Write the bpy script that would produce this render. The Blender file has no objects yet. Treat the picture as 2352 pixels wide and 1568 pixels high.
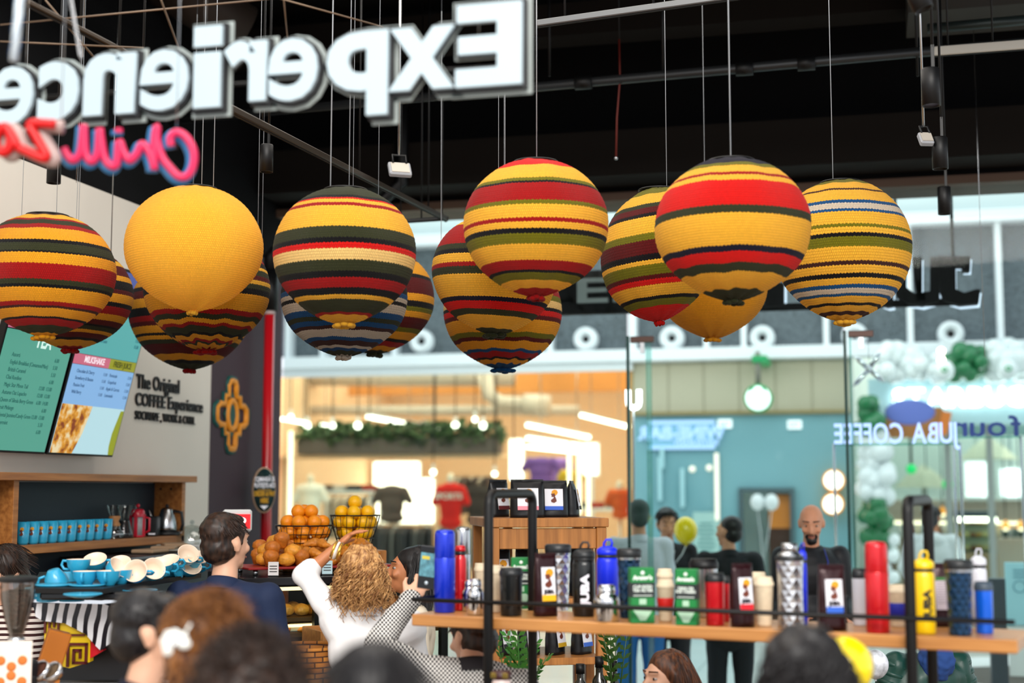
import bpy, math, random
from mathutils import Vector, Matrix, noise
from math import sin, cos, pi, radians as R
SC = bpy.context.scene
COL = SC.collection
random.seed(7)
# ------------------------------------------------------------ camera
FPX = 3267.0
YAW, PITCH = R(14), math.atan(341/FPX)
CAMP = Vector((0, 0, 1.9))
cd = bpy.data.cameras.new('camera'); cam = bpy.data.objects.new('camera', cd); COL.objects.link(cam)
cd.sensor_width = 36; cd.lens = FPX/2352*36; cd.clip_end = 200; cd.clip_start = .05
cam.location = CAMP; cam.rotation_euler = (pi/2+PITCH, 0, YAW)
cd.dof.use_dof = True; cd.dof.focus_distance = 6.5; cd.dof.aperture_fstop = 1.25
SC.camera = cam
CM = cam.rotation_euler.to_matrix()
# ------------------------------------------------------------ world, light, exposure
SC.view_settings.view_transform = 'Standard'; SC.view_settings.look = 'None'
SC.view_settings.exposure = 0.35; SC.view_settings.gamma = 1
SC.view_settings.use_curve_mapping = False
w = bpy.data.worlds.new('world'); SC.world = w; w.use_nodes = True
w.node_tree.nodes['Background'].inputs[0].default_value = (.93, .96, 1, 1)
w.node_tree.nodes['Background'].inputs[1].default_value = 1.0
def area(name, loc, rot, sx, sy, power, col=(1, 1, 1), spread=180):
    l = bpy.data.lights.new(name, 'AREA'); l.shape = 'RECTANGLE'; l.size = sx; l.size_y = sy
    l.energy = power; l.color = col; l.spread = R(spread)
    o = bpy.data.objects.new(name, l); COL.objects.link(o); o.location = loc; o.rotation_euler = rot
    return o
area('mall_skylight', (1, 15.2, 8.3), (0, 0, 0), 22, 7, 480, (.9, .97, 1))  # area lamp added above the mall to brighten it
area('shop_window_daylight', (1.6, -4.4, 6.9), (R(71), 0, R(14)), 7, 2.5, 1000, (1, .95, .88))  # added fill lamp behind the camera; brightens lanterns and left wall
area('cafe_ceiling_light', (-1.8, 5.2, 4.5), (0, 0, 0), 3.5, 5, 110, (1, .93, .84))
# ------------------------------------------------------------ projection helpers (pixels of the 2352x1568 frame)
def ray(px, py):
    return CM @ Vector(((px-1176)/FPX, (784-py)/FPX, -1))
def W(px, py, d): return CAMP + ray(px, py)*d
def OX(px, py, x):
    r = ray(px, py); return CAMP + r*((x-CAMP.x)/r.x)
def OY(px, py, y):
    r = ray(px, py); return CAMP + r*((y-CAMP.y)/r.y)
def OZ(px, py, z):
    r = ray(px, py); return CAMP + r*((z-CAMP.z)/r.z)
# ------------------------------------------------------------ materials
def lin(h):
    if isinstance(h, str):
        h = h.lstrip('#'); c = [int(h[i:i+2], 16)/255 for i in (0, 2, 4)]
    else: c = h
    return tuple(((v/12.92) if v <= .04045 else ((v+.055)/1.055)**2.4) for v in c)+(1,)
MATS = {}
def mat(name, col='#888888', rough=.6, metal=0, emit=0, ecol=None, alpha=1, trans=0, noise_amt=0, nscale=20, bump=0, bscale=60, coat=0, ior=1.45, spec=.5):
    if name in MATS: return MATS[name]
    m = bpy.data.materials.new(name); MATS[name] = m; m.use_nodes = True
    nt = m.node_tree; b = nt.nodes['Principled BSDF']; I = b.inputs
    c = lin(col); I['Base Color'].default_value = c; I['Roughness'].default_value = rough
    I['Metallic'].default_value = metal; I['Transmission Weight'].default_value = trans
    I['Alpha'].default_value = alpha; I['Coat Weight'].default_value = coat; I['IOR'].default_value = ior
    I['Specular IOR Level'].default_value = spec
    if emit:
        I['Emission Color'].default_value = lin(ecol or col); I['Emission Strength'].default_value = emit
    if noise_amt or bump:
        tc = nt.nodes.new('ShaderNodeTexCoord'); n = nt.nodes.new('ShaderNodeTexNoise')
        nt.links.new(tc.outputs['Object'], n.inputs['Vector']); n.inputs['Scale'].default_value = nscale
        n.inputs['Detail'].default_value = 4
        if noise_amt:
            r = nt.nodes.new('ShaderNodeValToRGB')
            r.color_ramp.elements[0].position = .3; r.color_ramp.elements[1].position = .7
            r.color_ramp.elements[0].color = tuple(v*(1-noise_amt) for v in c[:3])+(1,)
            r.color_ramp.elements[1].color = tuple(min(1, v*(1+noise_amt)) for v in c[:3])+(1,)
            nt.links.new(n.outputs[0], r.inputs[0]); nt.links.new(r.outputs[0], I['Base Color'])
        if bump:
            n2 = nt.nodes.new('ShaderNodeTexNoise'); n2.inputs['Scale'].default_value = bscale
            nt.links.new(tc.outputs['Object'], n2.inputs['Vector'])
            bp = nt.nodes.new('ShaderNodeBump'); bp.inputs['Strength'].default_value = bump; bp.inputs['Distance'].default_value = .01
            nt.links.new(n2.outputs[0], bp.inputs['Height']); nt.links.new(bp.outputs[0], I['Normal'])
    return m
def glass(name, col='#ffffff', alpha=.12, rough=.02):
    if name in MATS: return MATS[name]
    m = bpy.data.materials.new(name); MATS[name] = m; m.use_nodes = True; nt = m.node_tree; nt.nodes.clear()
    o = nt.nodes.new('ShaderNodeOutputMaterial'); t = nt.nodes.new('ShaderNodeBsdfTransparent')
    g = nt.nodes.new('ShaderNodeBsdfGlossy'); g.inputs[1].default_value = rough
    mx = nt.nodes.new('ShaderNodeMixShader'); fr = nt.nodes.new('ShaderNodeFresnel'); fr.inputs[0].default_value = 1.45
    ad = nt.nodes.new('ShaderNodeMath'); ad.operation = 'MULTIPLY_ADD'; ad.inputs[1].default_value = .12; ad.inputs[2].default_value = (alpha-.1)*.12 if alpha > .1 else 0; ad.use_clamp = True
    t.inputs[0].default_value = lin(col)
    nt.links.new(fr.outputs[0], ad.inputs[0]); nt.links.new(ad.outputs[0], mx.inputs[0])
    nt.links.new(t.outputs[0], mx.inputs[1]); nt.links.new(g.outputs[0], mx.inputs[2]); nt.links.new(mx.outputs[0], o.inputs[0])
    return m
def texmat(name, build, rough=.6, **k):
    """principled material whose base colour comes from build(nodes helper)"""
    if name in MATS: return MATS[name]
    m = mat(name, '#888888', rough, **k); nt = m.node_tree
    out = build(nt, nt.nodes['Principled BSDF'])
    if out: nt.links.new(out, nt.nodes['Principled BSDF'].inputs['Base Color'])
    return m
def wood(name, c1, c2, rough=.45, axis=0, scale=14):
    def b(nt, p):
        tc = nt.nodes.new('ShaderNodeTexCoord'); mp = nt.nodes.new('ShaderNodeMapping')
        s = [scale]*3; s[axis] = scale*.06; mp.inputs['Scale'].default_value = s
        n = nt.nodes.new('ShaderNodeTexNoise'); n.inputs['Scale'].default_value = 3; n.inputs['Detail'].default_value = 6
        r = nt.nodes.new('ShaderNodeValToRGB'); r.color_ramp.elements[0].color = lin(c1); r.color_ramp.elements[1].color = lin(c2)
        r.color_ramp.elements[0].position = .35; r.color_ramp.elements[1].position = .68
        nt.links.new(tc.outputs['Object'], mp.inputs[0]); nt.links.new(mp.outputs[0], n.inputs['Vector']); nt.links.new(n.outputs[0], r.inputs[0])
        return r.outputs[0]
    return texmat(name, b, rough)
# ------------------------------------------------------------ mesh builder
class MB:
    def __init__(s): s.v = []; s.f = []; s.m = []; s.sm = []; s.uv = None
    def add(s, vs, fs, mi=0, smooth=True, M=None):
        o = len(s.v)
        if M is not None: vs = [M @ Vector(v) for v in vs]
        s.v += [tuple(v) for v in vs]
        for f in fs: s.f.append(tuple(i+o for i in f)); s.m.append(mi); s.sm.append(smooth)
        return s
    def box(s, c, d, mi=0, M=None, bev=0):
        x, y, z = c; a, b, e = d[0]/2, d[1]/2, d[2]/2
        if bev and bev < min(a, b, e):
            k = bev; vs = []; 
            for sx in (-1, 1):
                for sy in (-1, 1):
                    for sz in (-1, 1):
                        vs += [(x+sx*a, y+sy*(b-k), z+sz*(e-k)), (x+sx*(a-k), y+sy*b, z+sz*(e-k)), (x+sx*(a-k), y+sy*(b-k), z+sz*e)]
            import itertools
            ix = lambda sx, sy, sz, t: ((sx > 0)*4+(sy > 0)*2+(sz > 0))*3+t
            fs = []
            for S in (-1, 1):
                fs.append([ix(S, -1, -1, 0), ix(S, 1, -1, 0), ix(S, 1, 1, 0), ix(S, -1, 1, 0)][::S])
                fs.append([ix(-1, S, -1, 1), ix(1, S, -1, 1), ix(1, S, 1, 1), ix(-1, S, 1, 1)][::-S])
                fs.append([ix(-1, -1, S, 2), ix(1, -1, S, 2), ix(1, 1, S, 2), ix(-1, 1, S, 2)][::S])
                for T in (-1, 1):
                    fs.append([ix(S, T, -1, 0), ix(S, T, -1, 1), ix(S, T, 1, 1), ix(S, T, 1, 0)][::-S*T])
                    fs.append([ix(S, -1, T, 0), ix(S, 1, T, 0), ix(S, 1, T, 2), ix(S, -1, T, 2)][::S*T])
                    fs.append([ix(-1, S, T, 1), ix(1, S, T, 1), ix(1, S, T, 2), ix(-1, S, T, 2)][::-S*T])
                    for U in (-1, 1):
                        fs.append([ix(S, T, U, 0), ix(S, T, U, 1), ix(S, T, U, 2)][::S*T*U])
            return s.add(vs, fs, mi, False, M)
        vs = [(x+i*a, y+j*b, z+k*e) for i in (-1, 1) for j in (-1, 1) for k in (-1, 1)]
        return s.add(vs, [(0, 1, 3, 2), (4, 6, 7, 5), (0, 4, 5, 1), (2, 3, 7, 6), (0, 2, 6, 4), (1, 5, 7, 3)], mi, False, M)
    def lathe(s, prof, n=24, mi=0, c=(0, 0, 0), M=None, smooth=True, cap=True, fn=None):
        """prof: (r, z[, material])"""
        vs = []; fs = []; L = len(prof)
        for p in prof:
            for j in range(n):
                a = 2*pi*j/n; r, z = p[0], p[1]
                if fn: r, z = fn(r, z, a)
                vs.append((c[0]+r*cos(a), c[1]+r*sin(a), c[2]+z))
        base = len(s.v); 
        groups = {}
        for i in range(L-1):
            m2 = prof[i][2] if len(prof[i]) > 2 else mi
            for j in range(n):
                k = (j+1) % n
                groups.setdefault(m2, []).append((i*n+j, i*n+k, (i+1)*n+k, (i+1)*n+j))
        first = True
        if M is not None: vs = [M @ Vector(v) for v in vs]
        s.v += [tuple(v) for v in vs]
        for m2, ff in groups.items():
            for f in ff: s.f.append(tuple(i+base for i in f)); s.m.append(m2); s.sm.append(smooth)
        if cap:
            for i, rev in ((0, True), (L-1, False)):
                if prof[i][0] > 1e-5:
                    f = [base+i*n+j for j in range(n)]
                    s.f.append(tuple(f[::-1] if rev else f)); s.m.append(prof[i][2] if len(prof[i]) > 2 else mi); s.sm.append(False)
        return s
    def cyl(s, c, r, h, n=20, mi=0, M=None, r2=None):
        r2 = r if r2 is None else r2
        return s.lathe([(r, 0), (r2, h)], n, mi, c, M, True)
    def ball(s, c, r, n=16, mi=0, M=None):
        if not hasattr(r, '__len__'): r = (r, r, r)
        vs = [(c[0], c[1], c[2]-r[2])]; m = n//2
        for i in range(1, m):
            p = -pi/2+pi*i/m
            for j in range(n):
                a = 2*pi*j/n; vs.append((c[0]+r[0]*cos(p)*cos(a), c[1]+r[1]*cos(p)*sin(a), c[2]+r[2]*sin(p)))
        vs.append((c[0], c[1], c[2]+r[2])); t = len(vs)-1; fs = []
        for j in range(n):
            k = (j+1) % n; fs.append((0, 1+k, 1+j)); fs.append((t, 1+(m-2)*n+j, 1+(m-2)*n+k))
            for i in range(m-2): fs.append((1+i*n+j, 1+i*n+k, 1+(i+1)*n+k, 1+(i+1)*n+j))
        return s.add(vs, fs, mi, True, M)
    def tube(s, pts, r, n=8, mi=0, M=None, close=False, cap=True, flat=1):
        pts = [Vector(p) for p in pts]; L = len(pts); vs = []; fs = []
        prev = None
        for i, p in enumerate(pts):
            a = pts[(i-1) % L] if (i or close) else p; b = pts[(i+1) % L] if (i < L-1 or close) else p
            t = (b-a).normalized() if (b-a).length > 1e-9 else Vector((0, 0, 1))
            if prev is None: prev = t.orthogonal().normalized()
            prev = (prev-t*prev.dot(t)); prev = prev.normalized() if prev.length > 1e-6 else t.orthogonal().normalized()
            q = t.cross(prev); rr = r[i] if hasattr(r, '__len__') else r
            for j in range(n):
                g = 2*pi*j/n; vs.append(p+prev*cos(g)*rr+q*sin(g)*rr*flat)
        for i in range(L if close else L-1):
            i2 = (i+1) % L
            for j in range(n):
                k = (j+1) % n; fs.append((i*n+j, i*n+k, i2*n+k, i2*n+j))
        if cap and not close:
            fs.append(tuple(range(n))[::-1]); fs.append(tuple((L-1)*n+j for j in range(n)))
        return s.add(vs, fs, mi, True, M)
    def prism(s, poly, y0, y1, mi=0, M=None, mi_side=None):
        """polygon in xz extruded along y"""
        n = len(poly); vs = [(x, y0, z) for x, z in poly]+[(x, y1, z) for x, z in poly]
        s.add(vs, [tuple(range(n)), tuple(range(n, 2*n))[::-1]], mi, False, M)
        return s.add(vs, [(i, i+n, (i+1) % n+n, (i+1) % n) for i in range(n)], mi if mi_side is None else mi_side, False, M)
    def quad(s, a, b, c, d, mi=0): return s.add([a, b, c, d], [(0, 1, 2, 3)], mi, False)
    def build(s, name, mats, parent=None, loc=None, rz=0, rot=None):
        me = bpy.data.meshes.new(name); me.from_pydata(s.v, [], s.f)
        if not isinstance(mats, (list, tuple)): mats = [mats]
        for m in mats: me.materials.append(m)
        me.polygons.foreach_set('material_index', s.m); me.polygons.foreach_set('use_smooth', s.sm)
        if s.uv:
            l = me.uv_layers.new(name='uv'); l.data.foreach_set('uv', s.uv)
        me.update()
        return link(name, me, parent, loc, rz, rot)
def link(name, data, parent=None, loc=None, rz=0, rot=None):
    o = bpy.data.objects.new(name, data); COL.objects.link(o)
    if loc is not None: o.location = loc
    o.rotation_euler = rot if rot is not None else (0, 0, rz)
    if parent is not None: o.parent = parent
    return o
def tag(o, label, cat, group=None):
    o['label'] = label; o['category'] = cat
    if group: o['group'] = group
    return o
def thing(name, label, cat, loc=(0, 0, 0), rz=0, group=None, rot=None):
    return tag(link(name, None, None, loc, rz, rot), label, cat, group)
def struct(o): o['kind'] = 'structure'; return o
def stuff(o): o['kind'] = 'stuff'; return o
KIDS = {}
def dup(root, loc=None, rz=None, label=None, parent=None, rot=None, scale=None):
    c = root.copy(); COL.objects.link(c)
    if parent is not None: c.parent = parent
    if loc is not None: c.location = loc
    if rz is not None: c.rotation_euler = (0, 0, rz)
    if rot is not None: c.rotation_euler = rot
    if scale is not None: c.scale = (scale,)*3 if not hasattr(scale, '__len__') else scale
    if label: c['label'] = label
    for k in root.children:
        dup(k, parent=c)
    return c
TMP = bpy.data.scenes.new('tmp'); TVL = TMP.view_layers[0]
def evalmesh(o):
    linked = o.name in TMP.collection.objects
    if not linked: TMP.collection.objects.link(o)
    par = o.parent
    TVL.update(); dg = TVL.depsgraph; dg.update()
    me = bpy.data.meshes.new_from_object(o.evaluated_get(dg))
    TMP.collection.objects.unlink(o)
    return me
def textmesh(txt, size, depth=0, offset=0, align='CENTER', shear=0, space=1, sx=1, sy=1, res=3, line=1):
    cu = bpy.data.curves.new('t', 'FONT'); cu.body = txt; cu.size = size; cu.extrude = depth/2; cu.offset = offset
    cu.align_x = align; cu.shear = shear; cu.space_character = space; cu.resolution_u = res; cu.space_line = line
    o = bpy.data.objects.new('t', cu)
    me = evalmesh(o)
    bpy.data.objects.remove(o); bpy.data.curves.remove(cu)
    # text lies in xy -> stand it up in xz, readable from -y
    for v in me.vertices:
        x, y, z = v.co; v.co = (x*sx, -z, y*sy)
    return me
def text(name, txt, size, m, parent=None, loc=(0, 0, 0), rz=0, rot=None, mirror=False, **k):
    me = textmesh(txt, size, **k); me.name = name
    if mirror:
        for v in me.vertices: v.co.x = -v.co.x
        me.flip_normals()
    me.materials.clear(); me.materials.append(m)
    return link(name, me, parent, loc, rz, rot)
def mod_mesh(o, mods, name=None):
    """apply modifiers through the depsgraph, no bpy.ops"""
    tmp = bpy.data.objects.new('tm', o.data)
    for typ, kw in mods:
        md = tmp.modifiers.new('m', typ)
        for a, b in kw.items(): setattr(md, a, b)
    me = evalmesh(tmp); bpy.data.objects.remove(tmp)
    old = o.data; o.data = me
    bpy.data.meshes.remove(old)
    return o
def remesh(o, vox, smooth=4, m=None, disp=0, dscale=8, dz=1):
    mats = [x for x in o.data.materials]
    mod_mesh(o, [('REMESH', dict(mode='VOXEL', voxel_size=vox, use_smooth_shade=True)), ('SMOOTH', dict(factor=.5, iterations=smooth))])
    o.data.materials.clear()
    for x in mats[:1]: o.data.materials.append(x)
    if disp:
        n = len(o.data.vertices); co = [0.0]*(n*3); no = [0.0]*(n*3)
        o.data.vertices.foreach_get('co', co); o.data.vertices.foreach_get('normal', no)
        for i in range(0, n*3, 3):
            k = disp*noise.noise(Vector((co[i]*dscale, co[i+1]*dscale, co[i+2]*dscale*dz)))
            co[i] += no[i]*k; co[i+1] += no[i+1]*k; co[i+2] += no[i+2]*k
        o.data.vertices.foreach_set('co', co); o.data.update()
    return o
def capsule(mb, a, b, ra, rb, n=14, mi=0):
    """closed tapered capsule"""
    a, b = Vector(a), Vector(b); t = (b-a); L = t.length
    if L < 1e-6: return mb.ball(a, ra, n)
    q = t.to_track_quat('Z', 'Y').to_matrix().to_4x4(); q.translation = a
    prof = [(1e-6, -ra)]+[(ra*cos(-pi/2+pi/2*i/4), ra*sin(-pi/2+pi/2*i/4)) for i in range(1, 5)]
    prof += [(rb*cos(pi/2*i/4), L+rb*sin(pi/2*i/4)) for i in range(0, 4)]+[(1e-6, L+rb)]
    return mb.lathe(prof, n, mi, (0, 0, 0), q, True, cap=True)
def rotz(v, a): return Vector((v[0]*cos(a)-v[1]*sin(a), v[0]*sin(a)+v[1]*cos(a), v[2] if len(v) > 2 else 0))
black = mat('black_metal', '#0c0d0f', .45, .3)
matte = mat('matte_black', '#050506', .8)
steel = mat('steel', '#b9bcc0', .25, 1)
wire = mat('wire_grey', '#8f949a', .5)
chrome = mat('chrome', '#d8dade', .1, 1)
white = mat('white_paint', '#e4e6e6', .55)
lampglow = mat('lamp_glow', '#fff0dc', .5, emit=14)
# ------------------------------------------------------------ the room: x to the right, y into the shop front
XW, YG, ZC = -4.33, 10.1, 5.2      # left wall, glass front, ceiling
YS = 19.6                          # shop fronts across the mall
def sbox(name, x0, x1, y0, y1, z0, z1, m, bev=0):
    return struct(MB().box(((x0+x1)/2, (y0+y1)/2, (z0+z1)/2), (x1-x0, y1-y0, z1-z0), bev=bev).build(name, m))
plaster = mat('plaster', '#d9d2c8', .8, noise_amt=.05, nscale=1.3, bump=.15, bscale=6)
blackpaint = mat('black_ceiling_paint', '#08080a', .9, noise_amt=.3, nscale=2, spec=.2)
beamp = mat('dark_beam', '#16120f', .85, spec=.2)
purple = mat('aubergine_paint', '#38252f', .7)
def tiles(nt, p):
    tc = nt.nodes.new('ShaderNodeTexCoord'); br = nt.nodes.new('ShaderNodeTexBrick'); br.offset = 0
    br.inputs['Scale'].default_value = 1; br.inputs['Brick Width'].default_value = .9; br.inputs['Row Height'].default_value = .9
    br.inputs['Mortar Size'].default_value = .006
    br.inputs['Color1'].default_value = lin('#c9cdcb'); br.inputs['Color2'].default_value = lin('#d3d5d2'); br.inputs['Mortar'].default_value = lin('#8d9090')
    nt.links.new(tc.outputs['Object'], br.inputs['Vector']); return br.outputs[0]
floor_m = texmat('mall_tiles', tiles, .18)
sbox('floor', -12, 9, -4, YG, -.1, 0, mat('cafe_floor', '#a08c78', .5, noise_amt=.1, nscale=3))
sbox('floor_mall', -14, 12, YG, 40, -.1, 0, floor_m)
yp = OX(482, 1000, XW).y
sbox('wall_left', XW-.2, XW, 1.5, yp, 0, OX(165, 411, XW).z, plaster)
sbox('wall_left_upper', XW-.25, XW-.02, 1.5, YG, OX(165, 411, XW).z, ZC, blackpaint)
sbox('wall_left_accent', XW-.2, XW+.004, yp, YG-.03, 0, 3.62, purple)
sbox('ceiling', -8, 6, 3.6, YG+.2, ZC, ZC+.1, blackpaint)
zb = OY(1640, 457, YG).z
sbox('wall_front', -8, 6, YG-.05, YG+.3, zb+.06, ZC, blackpaint)
sbox('beam_front_lower', XW, 5, YG-.5, YG-.1, zb+.1, zb+.42, beamp)
sbox('trim_1', XW-.2, 5, YG-.12, YG+.32, zb, zb+.06, mat('brown_header', '#4c3626', .6))
# ceiling beams, pipes, duct
for i, (y, z, h) in enumerate([(8.9, 4.62, .22), (7.0, 4.55, .22), (5.0, 4.45, .2)]):
    sbox('beam_%d' % (i+1), XW, 5, y, y+.25, z+.25, z+.25+h, beamp)
def long_thing(name, label, cat, pts, r, m, n=10, extra=None, group=None):
    o = MB().tube(pts, r, n).build(name, m); tag(o, label, cat, group); return o
pz = OY(1300, 195, 8.2)
p2 = OY(2100, 127, 8.2)
root = thing('sprinkler_pipe', 'dark horizontal pipe with couplings running under the black ceiling', 'pipe', (0, 0, 0))
zz = (pz.z+p2.z)/2
MB().tube([(XW, 8.2, pz.z-.05), (4.5, 8.2, p2.z+.1)], .028, 12).build('pipe_run', mat('pipe_dark', '#3a3d40', .4, .6), root)
for px, py in ((1340, 190), (1710, 158), (1852, 146)):
    c = OY(px, py, 8.2); q = MB().cyl((0, 0, -.05), .042, .1, 14, M=Matrix.Translation((c.x, 8.2, c.z)) @ Matrix.Rotation(pi/2, 4, 'Y')); q.build('coupling', black, root)
for px in (1262, 1523, 2108):
    c = OY(px, 175, 8.2); MB().tube([(c.x, 8.2, c.z), (c.x, 8.2, ZC+.01)], .008, 6).build('pipe_hanger', black, root)
# cable tray / light strips high up
def bar(name, label, cat, a, b, w, h, m, extra=None):
    a, b = Vector(a), Vector(b); d = b-a; L = d.length
    root = thing(name, label, cat, a)
    q = d.to_track_quat('X', 'Z').to_matrix().to_4x4()
    MB().box((L/2, 0, 0), (L, w, h), M=q, bev=.004).build('track_rail', m, root)
    MB().box((L/2, 0, -h/2-.002), (L, w*.35, .004), M=q).build('track_slot', matte, root)
    for k in (.12, .5, .88):
        p = d*k; MB().tube([p, (p.x, p.y, ZC-a.z+.01)], .005, 6).build('track_suspension', black, root)
    return root
greym = mat('grey_track', '#8c8a86', .4, .4); whitem = mat('white_track', '#b9b7b0', .5)
brown_m = mat('bronze_track', '#33291f', .4, .5)
bar('ceiling_track', 'long pale grey track high above the lanterns with a small hook', 'track', W(1235, 55, 6.5), W(1780, -22, 6.2), .035, .03, mat('dim_grey', '#5a5c5e', .4, .4))
bar('ceiling_track', 'short white slotted track at the upper right beside the spotlights', 'track', W(2146, 119, 7.8), W(2420, 98, 7.5), .04, .05, whitem)
bar('ceiling_track', 'bronze lighting track running diagonally to above the shop front', 'track', W(515, 243, 5.6), W(1025, 503, 8.7), .028, .03, brown_m)
bar('ceiling_track', 'thin bronze track crossing the upper left corner of the ceiling', 'track', W(60, 5, 5.2), W(300, 128, 5.7), .03, .02, brown_m)
k = bar('ceiling_track', 'thin black track that meets the diagonal one over the window', 'track', W(905, 509, 8.6), W(1030, 501, 8.7), .03, .02, black)
# braces criss-crossing
bm = mat('brace_rod', '#6a5848', .4, .5)
for i, (a, b, c, d, lab) in enumerate([(104, 0, 240, 160, 'short brace rod slanting down in the top left corner'), (370, 0, 410, 110, 'short brace rod behind the letter i of the hanging sign'), (652, 0, 660, 85, 'near-vertical brace rod above the letter e of the hanging sign'),
        (0, 57, 700, -10, 'long thin brace rod rising to the right across the top left'), (640, -4, 880, 62, 'thin brace rod descending right above the letter p'), (0, 95, 330, 110, 'thin low brace rod at the far top left')]):
    tag(MB().tube([W(a, b, 5.3), W(c, d, 5.6)], .0035, 6).build('brace_rod', bm), lab, 'rod', 'ceiling brace rods')
# duct at top
o = thing('air_duct', 'grey-brown round air duct in the dark at the top left', 'duct', (0, 0, 0))
MB().tube([W(350, -60, 9), W(560, 70, 9.3)], .17, 18).build('duct_tube', mat('duct_brown', '#3a2f28', .6, .2), o)
MB().tube([W(452, 3, 9.15), W(462, 10, 9.16)], .185, 18).build('duct_collar', mat('duct_brown'), o) if False else None
MB().box((0, 0, 0), (.9, .5, .22), M=Matrix.Translation(W(2260, 5, 8.6)) @ Matrix.Rotation(0, 4, 'Z')).build('x', mat('duct_grey', '#37342f', .7))
ob = bpy.data.objects['x']; ob.name = 'ventilation_box'; tag(ob, 'dull grey ventilation box at the top right corner of the ceiling', 'duct')
tag(MB().tube([W(2130, 66, 8.3), W(2400, 42, 8.1)], .03, 10).build('ceiling_pipe', mat('pipe_green', '#26302f', .4, .3)), 'short greenish dark pipe under the ventilation box', 'pipe')
# orange cable and small hooks
o = thing('hanging_cable', 'thin red cable dangling from the black ceiling with a loose end', 'cable', W(1422, 90, 8.5))
MB().tube([Vector((0, 0, 0)), W(1424, 180, 8.5)-W(1422, 90, 8.5), W(1417, 270, 8.5)-W(1422, 90, 8.5), W(1415, 360, 8.5)-W(1422, 90, 8.5)], .006, 6).build('red_cord', mat('red_cable', '#5a1408', .6), o)
MB().ball(W(1415, 363, 8.5)-W(1422, 90, 8.5), .012, 8).build('cable_end', steel, o)
MB().tube([Vector((0, 0, 0)), Vector((0, 0, ZC-W(1422, 90, 8.5).z))], .004, 6).build('cord_top', black, o)
# loose hanging wires
for i, (px, d, y2, r, lab) in enumerate([(918, 7.4, 375, .004, 'wire'), (175, 6.6, 420, .001, 'wire'), (253, 7.6, 640, .003, ''), (190, 5.8, 130, .0015, ''), (1013, 8.6, 480, .004, ''), (2262, 8.5, 820, .002, ''), (1233, 7.5, 300, .0015, '')]):
    if i in (0, 4): continue
    t = W(px, y2, d); p = OZ(px, -60, ZC+.02)
    tag(MB().tube([t, (t.x, t.y, ZC+.01)], r, 5).build('hanging_wire', steel), ['', 'hair-thin wire hanging behind the far left lantern', 'grey rod hanging in front of the white wall between the left lanterns', 'short wire with a hook left of the hanging sign letters', '', 'thin wire hanging in front of the grey mesh at the far right', 'fine wire hanging beside the letter E of the sign'][i], 'wire', 'wires hanging from the ceiling')
# cylindrical spotlights
def spot(lab, px, pyb, d, wpx, hpx, on=0, top=None, tilt=0):
    r = wpx/2/FPX*d; h = hpx/FPX*d; c = W(px, pyb, d)
    root = thing('cylinder_spotlight', lab, 'spotlight', c, 0, 'black cylinder spotlights', rot=(0, tilt, 0))
    MB().lathe([(r*.86, .02), (r*.92, 0), (r, 0), (r, h), (r*.9, h+.004), (1e-4, h+.004)], 24, cap=False).build('spot_housing', black, root)
    MB().lathe([(1e-4, .03), (r*.84, .018)], 20, cap=False).build('spot_lens', mat('spot_lens_%d' % on, '#e8b98a' if not on else '#fff0ff', .4, emit=.7 if not on else 9), root)
    MB().box((r*.3, 0, h+.05), (r*.35, r*.3, .1)).build('spot_bracket', black, root)
    MB().tube([(r*.3, 0, h+.09), (r*.3, 0, max(.2, ZC-c.z))], .006, 6).build('spot_stem', black, root)
    return root
spot('black cylinder spotlight hanging in front of the white wall top', 123, 421, 7.0, 32, 75)
spot('black cylinder spotlight on the diagonal track left of the pillar', 612, 395, 6.4, 30, 62)
spot('lit cylinder spotlight, the highest of the three above one another at the right', 2139, 243, 5.6, 42, 85, 1)
spot('middle cylinder spotlight of the three above one another at the right', 2160, 388, 6.6, 36, 72, 0)
spot('lowest cylinder spotlight of the three, in front of the bright window', 2170, 492, 8.0, 30, 62, 0)
spot('dark spotlight behind the hanging sign letters with a warm lens', 322, 256, 6.2, 26, 50)
o = spot('large grey tilted spotlight cut by the top edge of the picture', 2122, 22, 4.9, 46, 70, 0, tilt=-.4)
# flood lights
def flood(lab, px, py, d, wp, hp, rz):
    c = W(px, py, d); wd, hd = wp/FPX*d, hp/FPX*d
    root = thing('floodlight', lab, 'floodlight', c, YAW+rz, 'small white floodlights')
    Mx = Matrix.Rotation(R(-35), 4, 'X')
    MB().box((0, 0, 0), (wd, .03, hd), M=Mx, bev=.006).build('floodlight_body', mat('flood_grey', '#8d9096', .5), root)
    MB().box((0, -.017, 0), (wd*.8, .004, hd*.75), M=Mx).build('floodlight_glass', mat('flood_glass', '#a8a298', .4), root)
    MB().tube([(-wd*.3, 0, hd*.4), (-wd*.3, .02, hd*.9), (wd*.3, .02, hd*.9), (wd*.3, 0, hd*.4)], .006, 6).build('floodlight_bracket', black, root)
    MB().tube([(0, .02, hd*.9), (0, .02, ZC-c.z)], .006, 6).build('floodlight_stem', steel, root)
flood('small white floodlight hanging between striped lanterns near the middle', 918, 390, 7.4, 52, 40, .3)
flood('small white floodlight under the lit spotlight at the upper right', 2126, 320, 6.6, 32, 36, .1)
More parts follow.
